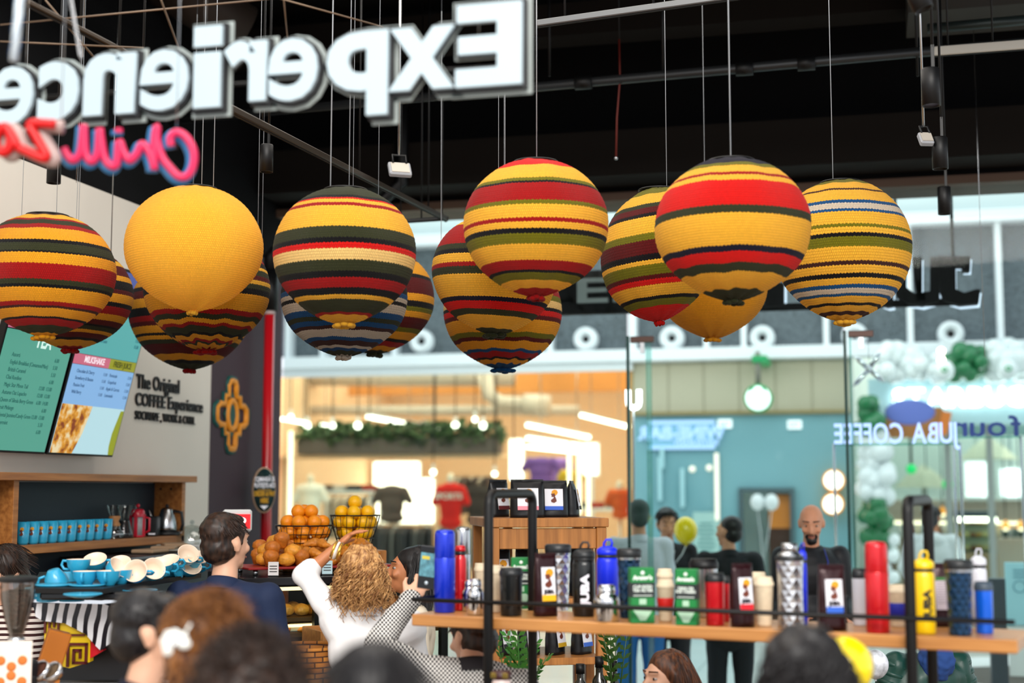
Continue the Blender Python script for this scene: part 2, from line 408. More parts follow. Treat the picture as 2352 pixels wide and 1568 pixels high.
# chain
o = thing('hanging_chain', 'steel link chain hanging beside the hanging sign, top left', 'chain', W(185, 130, 4.0))
a = W(163, 0, 4.0)-W(185, 130, 4.0); a = a*1.3
mb = MB()
for i in range(30):
    p = a*(i/30); q = (Matrix.Translation(p) @ a.to_track_quat('Z', 'Y').to_matrix().to_4x4() @ Matrix.Rotation((i % 2)*pi/2, 4, 'Z'))
    mb.tube([(.004*cos(t), 0, .0075*sin(t)) for t in [2*pi*j/10 for j in range(10)]], .0013, 5, close=True, M=q)
mb.build('chain_links', steel, o); MB().tube([a, (a.x, a.y, ZC-W(185, 130, 4.0).z)], .004, 6).build('chain_rod', black, o)
# blue-white cable bundle at top left
o = thing('cable_bundle', 'blue and white wrapped cable bundle carrying the sign, top left', 'cable', W(32, 140, 3.4))
a = Vector((0, 0, 0)); b = W(48, -30, 3.4)-W(32, 140, 3.4)
MB().tube([a, b*.5, b], .010, 10).build('wrapped_cable', mat('cable_white', '#c8d4dc', .4), o)
mb = MB(); Q = b.to_track_quat('Z', 'Y').to_matrix().to_4x4()
mb.tube([(.0115*cos(t*2.2), .0115*sin(t*2.2), b.length*t/60) for t in range(61)], .0022, 5, M=Q); mb.build('blue_spiral_wrap', mat('cable_blue', '#2c5f9a', .4), o)
MB().tube([b, (b.x, b.y, ZC-W(32, 140, 3.4).z)], .006, 6).build('cable_top', black, o)
# ------------------------------------------------------------ glass front with doors
gm = glass('shop_glass', '#eef6f4', .06)
gx0, gx1 = XW, 4.2
xj = [OY(p, 900, YG).x for p in (1443, 1943)]
zt = zb
edge = mat('glass_edge', '#0d3a34', .2)
for i, (a, b) in enumerate([(gx0+.02, xj[0]-.01), (xj[0]+.01, xj[1]-.01), (xj[1]+.01, gx1)]):
    o = struct(MB().box(((a+b)/2, YG, (zt+.02)/2), (b-a, .012, zt-.02)).build('window_%d' % (i+1), gm))
ztop = OY(1443, 772, YG).z
for i, x in enumerate(xj):
    tag(MB().box((x, YG, ztop/2), (.02, .04, ztop), bev=.003).build('glass_door_edge', edge), ['dark green edge of the glass door left of the round pendant sign', 'dark green edge of the glass door right of the two glowing lamps'][i], 'door edge')
    root = thing('door_patch_fitting', ['brown metal patch fitting at the top of the left glass door edge', 'brown metal patch fitting beside the white nozzle at the right door edge'][i], 'fitting', (x+.11, YG-.03, ztop-.03))
    MB().box((0, 0, 0), (.17, .05, .045), bev=.004).build('fitting_plate', mat('fitting_brown', '#4a332c', .4, .4), root)
    MB().box((0, 0, -.06), (.03, .03, .08)).build('fitting_pin', steel, root)
for i, px in enumerate((1485, 1955)):
    q = OY(px, 900, YG); 
    tag(MB().box((q.x, YG+.12, ztop/2), (.012, .22, ztop), bev=.002).build('glass_fin', glass('fin_glass', '#d4ece8', .5)), ['clear glass fin standing behind the left door edge', 'clear glass fin standing behind the right door edge'][i], 'glass fin')
# red pipe, round order sign, terminal on pillar
x, y = OX(618, 800, XW+.12).x, OX(618, 800, XW+.12).y
o = thing('fire_pipe', 'bright red vertical pipe in front of the aubergine wall', 'pipe', (XW+.12, y, 0))
redp = mat('red_pipe', '#b8101c', .3, coat=.5)
MB().cyl((0, 0, 0), .038, 3.45, 20).build('pipe_run', redp, o)
MB().cyl((0, 0, OX(618, 722, XW+.12).z), .041, .035, 20).build('pipe_collar', mat('collar_grey', '#b9a7a5', .4), o)
MB().tube([(0, 0, 3.43), (0, 0, 3.6), (.1, 0, 3.7), (.6, 0, 3.75), (1.0, 0, 4.1), (1.0, 0, ZC)], .05, 14).build('pipe_bend', black, o)
MB().cyl((-.0, 0, 3.2), .06, .3, 14).build('pipe_sleeve', black, o)
# ------------------------------------------------------------ mesh fascia across the mall
def Y(px, py, y=YS): return OY(px, py, y)
z0 = Y(1480, 820).z; z1 = Y(1480, 535).z; XL, XR = Y(560, 900).x-.8, Y(2352, 900).x+1.5
def meshb(nt, p):
    tc = nt.nodes.new('ShaderNodeTexCoord'); 
    n = nt.nodes.new('ShaderNodeTexVoronoi'); n.inputs['Scale'].default_value = 26
    mp = nt.nodes.new('ShaderNodeMapping'); mp.inputs['Scale'].default_value = (1, 1, 1.8)
    r = nt.nodes.new('ShaderNodeValToRGB'); r.color_ramp.elements[0].color = lin('#2c3236'); r.color_ramp.elements[1].color = lin('#5e676e')
    r.color_ramp.elements[0].position = .25; r.color_ramp.elements[1].position = .5
    nt.links.new(tc.outputs['Object'], mp.inputs[0]); nt.links.new(mp.outputs[0], n.inputs['Vector']); nt.links.new(n.outputs[0], r.inputs[0]); return r.outputs[0]
struct(MB().box(((XL+XR)/2, YS+.25, (z0+z1)/2), (XR-XL, .1, z1-z0)).build('wall_back_mesh', texmat('mesh_grey', meshb, .7)))
wf = mat('fascia_white', '#dfe3e8', .5)
struct(MB().box(((XL+XR)/2, YS+.05, z0+.02), (XR-XL, .34, .17), bev=.01).build('beam_fascia_bottom', wf))
struct(MB().box(((XL+XR)/2, YS+.05, z1+.02), (XR-XL, .34, .16), bev=.01).build('beam_fascia_top', wf))
for i, px in enumerate((660, 905, 1262, 1452, 1622, 1708, 1898, 2092, 2300, 740, 1080)):
    x = Y(px, 780).x
    struct(MB().box((x, YS+.1, (z0+z1)/2), (.075 if px != 1452 else .11, .2, z1-z0)).build('trim_%d' % (i+2), wf))
# clerestory above: bright windows
zt2 = Y(1480, 300).z
sky = mat('daylight_glass', '#dff3fb', .3, emit=1.15, ecol='#d4f1fb')
struct(MB().box(((XL+XR)/2, YS+.6, (z1+zt2)/2+.1), (XR-XL, .05, zt2-z1)).build('window_4', sky))
struct(MB().box(((XL+XR)/2, YS+.3, z1+.33), (XR-XL, .3, .45)).build('wall_back_band', mat('band_grey', '#c5d0d2', .6)))
for i, px in enumerate((1000, 1110, 1400, 1700, 2085, 2190, 2310)):
    struct(MB().box((Y(px, 470).x, YS+.5, (z1+zt2)/2+.1), (.07, .1, zt2-z1)).build('trim_%d' % (i+20), wf))
# jet nozzles
def nozzle(px, py, lab, cut=0):
    c = Y(px, py, YS+.05); root = thing('air_nozzle', lab, 'air nozzle', c, 0, 'round white air nozzles on the mesh fascia')
    Mx = Matrix.Rotation(pi/2, 4, 'X')
    MB().lathe([(.17, 0), (.17, .1), (.15, .16), (.11, .18), (.075, .13), (.05, .08)], 32, cap=False, M=Mx).build('nozzle_ring', wf, root)
    MB().lathe([(.05, .085), (1e-4, .08)], 20, cap=False, M=Mx).build('nozzle_throat', matte, root)
nozzle(972, 785, 'round white air nozzle left of the lowest lantern cluster')
nozzle(1348, 780, 'round white air nozzle right of the blue-tipped lantern')
nozzle(1545, 778, 'round white air nozzle beside the left patch fitting, below the hidden ochre lantern')
nozzle(1752, 777, 'round white air nozzle straight above the round green pendant sign')
nozzle(1963, 772, 'round white air nozzle half covered by the right patch fitting')
nozzle(2183, 768, 'round white air nozzle above the green balloons')
# ------------------------------------------------------------ black shop lettering seen from behind (own shop sign outside the glass)
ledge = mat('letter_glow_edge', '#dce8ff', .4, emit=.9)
sign = thing('shop_sign', 'black shop lettering hung outside the glass, read from behind', 'sign', (0, 0, 0))
def letters(parent, s, pxl, pyt, pxr, pyb, y, m, mirror=True, depth=.06, back=None, off=0, name='sign_letter', offb=.012, **k):
    """each letter its own part, filling pixel rect (px left/right edges after mirroring)"""
    a = OY(pxl, pyt, y); b = OY(pxr, pyb, y); Wd = b.x-a.x; Hh = a.z-b.z
    out = []; widths = []
    ms = []
    for ch in s:
        if ch == ' ': ms.append(None); widths.append(.28); continue
        me = textmesh(ch, 1, depth=depth, offset=off, align='LEFT', **k)
        xs = [v.co.x for v in me.vertices]; zs = [v.co.z for v in me.vertices]
        ms.append((me, min(xs), max(xs), min(zs), max(zs), ch)); widths.append(max(xs)-min(xs))
    gap = .07; tot = sum(widths)+gap*(len(s)-1)
    caph = max(m_[4] for m_ in ms if m_); low = min(0, 0)
    sx = Wd/tot; sz = Hh/caph; x = 0
    for mm, wd in zip(ms, widths):
        if mm:
            me, x0, x1, z0_, z1_, ch = mm
            for v in me.vertices:
                xx = (v.co.x-x0+x)*sx; xx = (Wd-xx) if mirror else xx
                v.co = (xx-(Wd-(x+wd/2)*sx if mirror else (x+wd/2)*sx), v.co.y, v.co.z*sz)
            if mirror: me.flip_normals()
            me.materials.clear(); me.materials.append(m); me.name = name
            cx = (Wd-(x+wd/2)*sx) if mirror else (x+wd/2)*sx
            o = link(name, me, parent, (a.x+cx, y, b.z)); out.append(o)
            if back:
                m2 = me.copy(); 
                for v in m2.vertices: v.co = (v.co.x*1.04, v.co.y*.35+depth*.75, v.co.z*1.02-.004)
                m2.materials.clear(); m2.materials.append(back); link('letter_rim', m2, o, (0, 0, 0))
        x += wd+gap
    return out
ys_ = YG+.55
lk = mat('letter_black', '#020203', .7, spec=.1)
# slab-serif JU... on the right, sans ...E.. in the middle
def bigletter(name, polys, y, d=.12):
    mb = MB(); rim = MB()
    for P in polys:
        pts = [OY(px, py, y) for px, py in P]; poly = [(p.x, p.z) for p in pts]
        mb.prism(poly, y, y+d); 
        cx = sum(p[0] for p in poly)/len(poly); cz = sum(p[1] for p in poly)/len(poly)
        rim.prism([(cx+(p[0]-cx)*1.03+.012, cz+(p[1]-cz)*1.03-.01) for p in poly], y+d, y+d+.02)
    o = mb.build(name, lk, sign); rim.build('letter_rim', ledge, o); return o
bigletter('sign_letter', [[(2155, 588), (2230, 588), (2228, 622), (2212, 622), (2210, 612), (2195, 612), (2196, 664), (2215, 672), (2240, 664), (2252, 664), (2248, 696), (2205, 700), (2170, 690), (2160, 668)]], ys_)
bigletter('sign_letter', [[(2095, 590), (2118, 590), (2118, 668), (2106, 672), (2102, 655)], [(2137, 590), (2170, 590), (2170, 612), (2158, 612), (2158, 690), (2120, 701), (2085, 696), (2060, 680), (2050, 640), (2050, 590), (2090, 590), (2090, 612), (2082, 612), (2082, 660), (2100, 674), (2137, 668)], ], ys_)
bigletter('sign_letter', [[(2010, 610), (2052, 600), (2052, 702), (2040, 704), (2005, 690)]], ys_)
bigletter('sign_letter', [[(1755, 640), (1800, 650), (1800, 700), (1755, 704)]], ys_)
for px in (2060, 2190):
    c = OY(px, 600, ys_); MB().tube([(c.x, ys_+.05, c.z-.05), (c.x, ys_+.05, zb+.5), (c.x, YG+.25, zb+.5)], .012, 6).build('sign_bracket', black, sign)
# boxed sign panel with grey-white COFFEE strokes
root = thing('sign_panel', 'black sign board behind the lanterns carrying pale raised block letters', 'sign', (0, 0, 0))
a = OY(1240, 625, ys_); b = OY(1480, 716, ys_)
MB().box(((a.x+b.x)/2+.25, ys_+.05, (a.z+b.z)/2), (b.x-a.x+.5, .1, a.z-b.z), bev=.005).build('sign_board', lk, root)
a2 = OY(1480, 698, ys_); b2 = OY(2230, 702, ys_)
MB().box(((a2.x+b2.x)/2, ys_+.1, (a2.z+b2.z)/2), (b2.x-a2.x, .05, .05)).build('sign_bar', lk, root)
gl = mat('letter_grey', '#8e9196', .4)
letters(root, 'EF', 1326, 640, 1475, 690, ys_-.03, gl, mirror=False, depth=.03, off=.02)
# ------------------------------------------------------------ own shop's name reflected low on the glass
# ------------------------------------------------------------ crochet lanterns
WC = {'Y': '#ffbe38', 'R': '#a80f10', 'F': '#e0140e', 'G': '#34381f', 'K': '#0d0a0e', 'O': '#75720c', 'B': '#0f5088', 'W': '#d9cbb8',
      'M': '#5e0b0d', 'C': '#fcd283', 'T': '#43201a', 'N': '#15122a', 'D': '#f8aa20'}
def wool(k):
    def b(nt, p):
        c = lin(WC[k]); p.inputs['Roughness'].default_value = .95; p.inputs['Specular IOR Level'].default_value = .15
        p.inputs['Sheen Weight'].default_value = .08
        uv = nt.nodes.new('ShaderNodeUVMap')
        br = nt.nodes.new('ShaderNodeTexBrick'); br.offset = .5
        br.inputs['Scale'].default_value = 1; br.inputs['Mortar Size'].default_value = .17; br.inputs['Mortar Smooth'].default_value = .9
        br.inputs['Brick Width'].default_value = .5; br.inputs['Row Height'].default_value = 1.0
        nt.links.new(uv.outputs[0], br.inputs['Vector'])
        d = tuple(v*.6 for v in c[:3])+(1,)
        br.inputs['Color1'].default_value = c; br.inputs['Color2'].default_value = tuple(v*.88 for v in c[:3])+(1,)
        br.inputs['Mortar'].default_value = d
        bp = nt.nodes.new('ShaderNodeBump'); bp.inputs['Strength'].default_value = .8; bp.inputs['Distance'].default_value = .004; bp.invert = True
        nt.links.new(br.outputs['Fac'], bp.inputs['Height']); nt.links.new(bp.outputs[0], p.inputs['Normal'])
        tr = nt.nodes.new('ShaderNodeBsdfTranslucent'); nt.links.new(br.outputs['Color'], tr.inputs[0])
        mx = nt.nodes.new('ShaderNodeMixShader'); mx.inputs[0].default_value = .22
        out = nt.nodes['Material Output']
        nt.links.new(p.outputs[0], mx.inputs[1]); nt.links.new(tr.outputs[0], mx.inputs[2]); nt.links.new(mx.outputs[0], out.inputs[0])
        return br.outputs['Color']
    return texmat('wool_'+k, b)
PAL = list(WC)
def lantern(label, cx, w, ytop, ybot, depth, bands, cords, wave=0, lamp=0, seed=0, tilt=(0, 0), tip='Y', tipw=.05, skew=0):
    """bands: [(colour, pixel y where it ends)] down the centre line"""
    rnd = random.Random(seed)
    a = w/2/FPX*depth
    tipl = .018
    H = (ybot-ytop)/FPX*depth
    cyp = (ytop+ybot)/2
    eps = math.atan((1125-cyp)/FPX)
    b = math.sqrt(max((H/2)**2-(a*sin(eps))**2, .01))/cos(eps)
    c = W(cx, cyp, depth)
    def z_up(phi): return b*sin(phi)*cos(eps)+a*cos(phi)*sin(eps)
    tab = [(z_up(-pi/2+pi*i/600), -pi/2+pi*i/600) for i in range(601)]
    imax = max(range(601), key=lambda i: tab[i][0]); imin = min(range(601), key=lambda i: tab[i][0])
    def phi_of(y):
        u = (cyp-y)/FPX*depth
        best = None
        for i in range(imin, imax+1):
            if tab[i][0] >= u: return tab[i][1]
        return tab[imax][1]
    ends = [max(min(phi_of(y), pi/2-.1), -pi/2+.03) for k, y in bands]
    ends[-1] = -pi/2+.10
    NS = 240; rings = []; rowmat = []
    hi = pi/2-.04
    for (k, _), e in zip(bands, ends):
        span = hi-e
        if span <= .004: hi = min(hi, e); continue
        n = max(1, round(span*a/.011))
        for i in range(n): rings.append((hi-span*i/n, i == 0, (hi-span*i/n, e))); rowmat.append(PAL.index(k))
        hi = e
    rings.append((hi, False, None))
    ph0 = rnd.random()*6
    vs = []; L = len(rings); row = 0; uvrow = []
    for ri, (phi, edge, _) in enumerate(rings):
        for j in range(NS):
            t = 2*pi*j/NS
            p = phi
            amp = wave*(max(0, abs(p)-.15))*1.0
            p += amp*.05*sin(9*t+ph0)+amp*.03*sin(17*t+1.3*ph0)+.006*sin(3*t+ph0+phi*2)+.004*noise.noise(Vector((cos(t)*3+seed, sin(t)*3, phi*3)))
            if edge and ri: p += (.011 if j % 2 else -.004)*(1 if j % 4 != 1 else .5)
            p = max(min(p, pi/2-.002), -pi/2+.06)
            rr = a*cos(p)
            bz = b*sin(p)
            if p < -.75: bz -= tipl*((-.75-p)/.82)**2*1.2
            f = 1+.012*noise.noise(Vector((cos(t)*2+seed*3, sin(t)*2, phi*2)))+.006*sin(10*t)*abs(sin(phi))+(.0025 if ri % 2 else -.0015)
            vs.append((rr*f*cos(t), rr*f*sin(t), bz*f+skew*cos(t-YAW)*rr))
    fs = []; mi = []; uv = []
    for i in range(L-1):
        for j in range(NS):
            k = (j+1) % NS
            fs.append((i*NS+j, (i+1)*NS+j, (i+1)*NS+k, i*NS+k)); mi.append(rowmat[i])
            u0, u1 = j*.5, j*.5+.5
            uv += [u0, -i, u0, -i-1, u1, -i-1, u1, -i]
    mb = MB(); mb.v = vs; mb.f = fs; mb.m = mi; mb.sm = [True]*len(fs); mb.uv = uv
    root = thing('crochet_lantern', label, 'lantern', c, 0, 'crochet globe lanterns', rot=(tilt[0], tilt[1], 0))
    o = mb.build('crochet_cover', [wool(k) for k in PAL], root)
    # gathered tip
    zb = min(v[2] for v in vs)
    t = MB()
    for j in range(9):
        g = 2*pi*j/9+rnd.random()*.3; rr = tipw*(.45+.2*rnd.random())
        t.ball((rr*cos(g), rr*sin(g), zb-.002-.008*rnd.random()), (tipw*.3, tipw*.3, .011), 8)
    t.ball((0, 0, zb+.002), (tipw*.6, tipw*.6, .014), 10)
    t.build('gathered_tip', wool(tip), root)
    for (px, r_) in cords:
        lp = (W(px, cyp, depth)-c); rr = min(math.hypot(lp.x, lp.y), a*.9)
        zt = b*math.sqrt(max(0, 1-(rr/a)**2))-.005
        x, y = (lp.x, lp.y)
        MB().tube([(x, y, zt), (x*.98, y*.98, 5.15-c.z)], r_, 6).build('hanging_wire', wire, root)
    rg = MB(); rg.tube([(.09*cos(2*pi*i/24), .09*sin(2*pi*i/24), b*.965) for i in range(24)], .004, 6, close=True)
    rg.build('top_ring', black, root)
    if lamp:
        bl = MB(); bl.ball((0, 0, 0), .03, 12); bl.cyl((0, 0, .02), .015, .04)
        bo = bl.build('bulb', mat('bulb_glow', '#ffe8c0', emit=3), root)
        l = bpy.data.lights.new('bulb_light', 'POINT'); l.energy = lamp*2.2; l.color = (1, .82, .55); l.shadow_soft_size = .04
        lo = link('bulb_light', l, root, (0, 0, 0))
    return root
def bd(s, off, seq):
    return [(k, off+v/s) for k, v in seq]
lantern('striped lantern at the far left edge with a wide dark red middle band', 105, 314, 489, 764, 6.2, bd(3.135, 400,
  [('T', 293), ('Y', 322), ('R', 333), ('G', 365), ('R', 395), ('D', 475), ('K', 497), ('G', 553), ('K', 566), ('D', 640), ('R', 750), ('G', 785), ('K', 808), ('D', 905), ('R', 935), ('T', 952), ('D', 1010), ('K', 1025), ('R', 1068), ('G', 1112), ('D', 1140)]),
  [(45, .0012), (125, .0012)], lamp=1.0, seed=1, tip='D', tipw=.06)
lantern('dark striped lantern half hidden behind the far left one, with a red tip', 165, 276, 560, 795, 7.05,
  [('M', 590), ('Y', 600), ('M', 622), ('D', 634), ('K', 654), ('M', 664), ('D', 684), ('K', 694), ('R', 712), ('D', 727), ('M', 739), ('K', 743), ('G', 752), ('D', 759), ('M', 770), ('K', 775), ('D', 787), ('R', 797)],
  [(170, .0012), (175, .0012)], seed=2, tip='R', tipw=.055)
lantern('plain yellow lantern without stripes, large, in front of two striped ones', 446, 313, 426, 707, 6.1,
  [('Y', 706)], [(460, .0018), (487, .0018)], lamp=1.4, seed=3, tip='Y', tipw=.03)
lantern('striped lantern with crumpled wavy lower bands directly behind the plain yellow one', 476, 285, 530, 797, 6.85, bd(3.135, 400,
  [('R', 470), ('K', 500), ('Y', 540), ('R', 600), ('K', 640), ('Y', 660), ('G', 700), ('M', 735), ('Y', 765), ('G', 800), ('K', 840), ('D', 960), ('R', 995), ('G', 1030), ('D', 1063), ('R', 1085), ('G', 1130), ('K', 1147), ('D', 1175), ('R', 1190), ('G', 1202), ('D', 1228), ('R', 1248)]),
  [(590, .0012), (600, .0012)], wave=.55, seed=4, tip='R', tipw=.07)
lantern('lowest dark striped lantern behind the plain yellow one with a small red tip', 437, 276, 590, 841, 7.65, bd(3.135, 400,
  [('R', 760), ('D', 800), ('K', 830), ('M', 885), ('D', 950), ('K', 1010), ('R', 1050), ('M', 1080), ('D', 1130), ('K', 1150), ('D', 1180), ('G', 1210), ('M', 1280), ('D', 1322), ('K', 1342), ('G', 1385), ('R', 1395)]),
  [(437, .0012)], seed=5, tip='R', tipw=.045)
lantern('striped lantern with dark green crown and cream middle band', 792, 326, 429, 735, 6.0, bd(3.0153, 340,
  [('G', 335), ('K', 352), ('F', 365), ('Y', 388), ('R', 410), ('Y', 550), ('G', 625), ('K', 658), ('F', 697), ('C', 770), ('G', 845), ('K', 885), ('R', 955), ('K', 1000), ('Y', 1032), ('G', 1115), ('R', 1130), ('Y', 1195)]),
  [(757, .003), (800, .0018), (868, .0012)], lamp=.8, seed=6, tip='Y', tipw=.06)
lantern('blue and grey-white striped lantern hanging low behind another', 791, 290, 555, 811, 6.75, bd(3.0153, 340,
  [('K', 800), ('T', 900), ('K', 970), ('B', 1005), ('W', 1035), ('K', 1060), ('W', 1120), ('B', 1160), ('G', 1190), ('B', 1222), ('T', 1245), ('W', 1297), ('B', 1320), ('T', 1350), ('W', 1366), ('B', 1383), ('G', 1405), ('W', 1430)]),
  [(808, .0012)], seed=7, tip='W', tipw=.045, wave=.15)
lantern('yellow and maroon striped lantern peeking out right of the blue-white one', 862, 270, 565, 806, 7.6, bd(3.0153, 340,
  [('M', 760), ('D', 860), ('K', 885), ('M', 990), ('D', 1040), ('K', 1080), ('O', 1110), ('D', 1150), ('M', 1225), ('O', 1255), ('D', 1305), ('K', 1325), ('R', 1355), ('D', 1380), ('G', 1410)]),
  [(1013, .002)], seed=8, tip='G', tipw=.06)
lantern('large lantern with bright red crown, wide red band and olive stripes', 1231, 333, 365, 673, 5.85, bd(3.0153, 340,
  [('F', 125), ('Y', 215), ('O', 235), ('K', 250), ('R', 365), ('O', 392), ('Y', 480), ('R', 507), ('Y', 550), ('K', 585), ('O', 655), ('Y', 765), ('R', 830), ('K', 848), ('O', 895), ('Y', 945), ('R', 1010)]),
  [(1233, .0018)], lamp=1.0, seed=9, tip='R', tipw=.05)
lantern('lantern with red top and broad yellow belly, half behind the red-crowned one', 1135, 286, 495, 760, 6.55, bd(3.0153, 340,
  [('Y', 500), ('R', 508), ('Y', 528), ('R', 665), ('G', 700), ('K', 730), ('Y', 790), ('R', 820), ('G', 870), ('Y', 1020), ('N', 1050), ('F', 1105), ('G', 1145), ('Y', 1225), ('G', 1275)]),
  [(1145, .0015), (1160, .0015)], seed=10, tip='G', tipw=.07, lamp=.5, skew=-.05)
lantern('multicoloured striped lantern with a blue ruffled tip, lowest of its cluster', 1155, 272, 590, 840, 7.3, bd(3.0153, 340,
  [('Y', 960), ('R', 1000), ('O', 1040), ('C', 1090), ('K', 1115), ('F', 1150), ('M', 1180), ('D', 1265), ('O', 1300), ('M', 1325), ('D', 1380), ('B', 1400), ('R', 1435), ('K', 1447), ('D', 1472), ('B', 1510)]),
  [(1158, .0012)], seed=11, tip='B', tipw=.075, wave=.35)
lantern('tilted striped lantern with a bright red cone at the bottom', 1513, 266, 430, 729, 6.6, bd(2.3473, 340,
  [('O', 245), ('Y', 295), ('G', 315), ('M', 345), ('K', 362), ('Y', 450), ('O', 485), ('M', 560), ('K', 590), ('Y', 615), ('O', 670), ('M', 692), ('F', 722), ('Y', 785), ('K', 803), ('O', 837), ('F', 915)]),
  [(1533, .0018)], seed=12, tip='F', tipw=.03, lamp=.5, skew=.12)
lantern('plain ochre lantern mostly hidden, low behind the red-banded pair', 1635, 252, 540, 770, 7.5,
  [('D', 770)], [(1622, .0015)], seed=13, tip='D', tipw=.055)
lantern('largest lantern, navy crown, crumpled top, broad bright red and yellow bands', 1682, 356, 362, 682, 5.5, bd(2.3473, 340,
  [('N', 85), ('O', 105), ('Y', 140), ('R', 155), ('Y', 180), ('F', 313), ('G', 352), ('Y', 520), ('N', 552), ('F', 610), ('G', 655), ('Y', 740), ('G', 805)]),
  [(1681, .003)], wave=.25, lamp=1.0, seed=14, tip='G', tipw=.05)
lantern('rightmost lantern, yellow with thin dark, blue and white stripes', 1935, 310, 412, 729, 6.3, bd(2.3473, 340,
  [('O', 190), ('Y', 225), ('T', 236), ('Y', 290), ('B', 305), ('W', 335), ('B', 350), ('Y', 415), ('O', 432), ('Y', 462), ('K', 482), ('O', 532), ('Y', 605), ('T', 627), ('Y', 670), ('K', 692), ('Y', 725), ('B', 745), ('W', 772), ('B', 787), ('Y', 820), ('K', 834), ('Y', 862), ('T', 880), ('Y', 915)]),
  [(1917, .002)], lamp=.8, seed=15, tip='Y', tipw=.06)
# ------------------------------------------------------------ shops across the mall
strip = mat('strip_glow', '#fff2dc', .5, emit=7)
warm = mat('warm_glow', '#ffe7c4', .5, emit=2.6)
zc = z0-.06
xa = Y(575, 900).x-1.0; xb = Y(1452, 900).x; xc = Y(1950, 900).x; xd = XR
# partitions, floors, rear walls
YB = 29.0
def slat(nt, p):
    tc = nt.nodes.new('ShaderNodeTexCoord'); wv = nt.nodes.new('ShaderNodeTexWave'); wv.inputs['Scale'].default_value = 5.5
    nt.links.new(tc.outputs['Object'], wv.inputs[0]); r = nt.nodes.new('ShaderNodeValToRGB')
    r.color_ramp.elements[0].color = lin('#a86a38'); r.color_ramp.elements[1].color = lin('#dd9a5e')
    nt.links.new(wv.outputs[0], r.inputs[0]); return r.outputs[0]
peach = mat('peach_wall', '#e9c6a4', .7)
sbox('ceiling_clothes_shop', xa, xb, YS+.3, YB, 4.65, 4.75, texmat('orange_slats', slat, .6))
sbox('wall_clothes_rear', xa, xb, YB, YB+.1, 0, 4.7, peach)
sbox('wall_clothes_upper', xa, xb, YB-2.6, YB-2.5, 3.75, 4.7, mat('orange_wall', '#c98748', .7, noise_amt=.12, nscale=1))
sbox('wall_clothes_right', xb-.05, xb+.05, YS+.15, YB, 0, 4.75, mat('peach_side', '#e6b07c', .7))
sbox('wall_clothes_left', xa-.1, xa, YS+.15, YB, 0, 4.75, peach)
sbox('wall_clothes_sill', xa, xb, YS-.02, YS+.1, zc-.12, zc, wf)
area('clothes_shop_light', ((xa+xb)/2, 24, 4.5), (0, 0, 0), 8, 8, 720, (1, .84, .66))
area('right_shop_light', ((xc+xd)/2, 23, 4.4), (0, 0, 0), 5, 6, 260, (1, .97, .93))
area('fascia_light', ((xb+xc)/2-1, YS-2.5, 4.2), (R(115), 0, 0), 7, .5, 60, (1, .97, .9))
# shop front glass
struct(MB().box(((xa+xb)/2, YS+.1, zc/2), (xb-xa, .02, zc)).build('window_5', gm))
# ducts under the orange ceiling
o = thing('ventilation_duct', 'pale grey elbow ventilation duct under the orange slatted ceiling', 'duct', (0, 0, 0))
y = 24
MB().tube([Y(1112, 855, y), Y(1122, 905, y), Y(1150, 925, y), Y(1230, 930, y)], .13, 16).build('duct_run', mat('duct_pale', '#c3b8ae', .5), o)
MB().tube([Y(1205, 929, y), Y(1262, 932, y)], .19, 16).build('duct_silencer', mat('duct_pale'), o)
for i, (px0, px1, py) in enumerate([(660, 1330, 942), (700, 1180, 862)]):
    a, b = Y(px0, py, 24.5), Y(px1, py, 24.5)
    tag(MB().tube([a, b], .09 if i == 0 else .2, 12).build('ventilation_duct', mat('duct_pale')), ['long thin pale duct running above the row of shop lights', 'wide pale duct high under the orange ceiling behind the lanterns'][i], 'duct')
# linear lights
def stripl(p0, p1, y0, y1, lab, r=.05, m=None):
    a, b = Y(*p0, y0), Y(*p1, y1); o = thing('linear_light', lab, 'light', a, 0, 'linear lights in the clothes shop'); d = b-a
    q = d.to_track_quat('X', 'Z').to_matrix().to_4x4()
    MB().box((d.length/2, 0, r*.9), (d.length, r*1.6, r*.8), M=q).build('light_housing', wf, o)
    MB().box((d.length/2, 0, 0), (d.length, r*1.4, r), M=q, bev=.004).build('light_diffuser', m or strip, o)
    for k in (.2, .8):
        p = d*k; MB().tube([p+Vector((0, 0, r)), (p.x, p.y, 4.65-a.z)], .008, 5).build('light_cable', steel, o)
stripl((845, 957), (962, 978), 23, 24.5, 'slanting white linear light left of centre above the planter')
stripl((972, 974), (1004, 984), 24.5, 25.5, 'short white linear light at the end of the slanting one')
stripl((648, 962), (705, 972), 22, 23, 'linear light at the far left of the clothes shop', .035)
stripl((740, 976), (775, 982), 23, 24, 'short linear light second from the left of the clothes shop', .04)
stripl((1212, 976), (1352, 1004), 22, 24.5, 'long bright linear light at the right of the clothes shop')
stripl((1212, 1006), (1352, 1026), 24, 26, 'lower linear light parallel to the long bright one')
stripl((1212, 1026), (1352, 1040), 24.6, 26.2, 'lowest and farthest linear light parallel to the long bright one')
stripl((1335, 953), (1443, 980), 21.5, 22.6, 'bright linear light meeting the left door edge', .045)
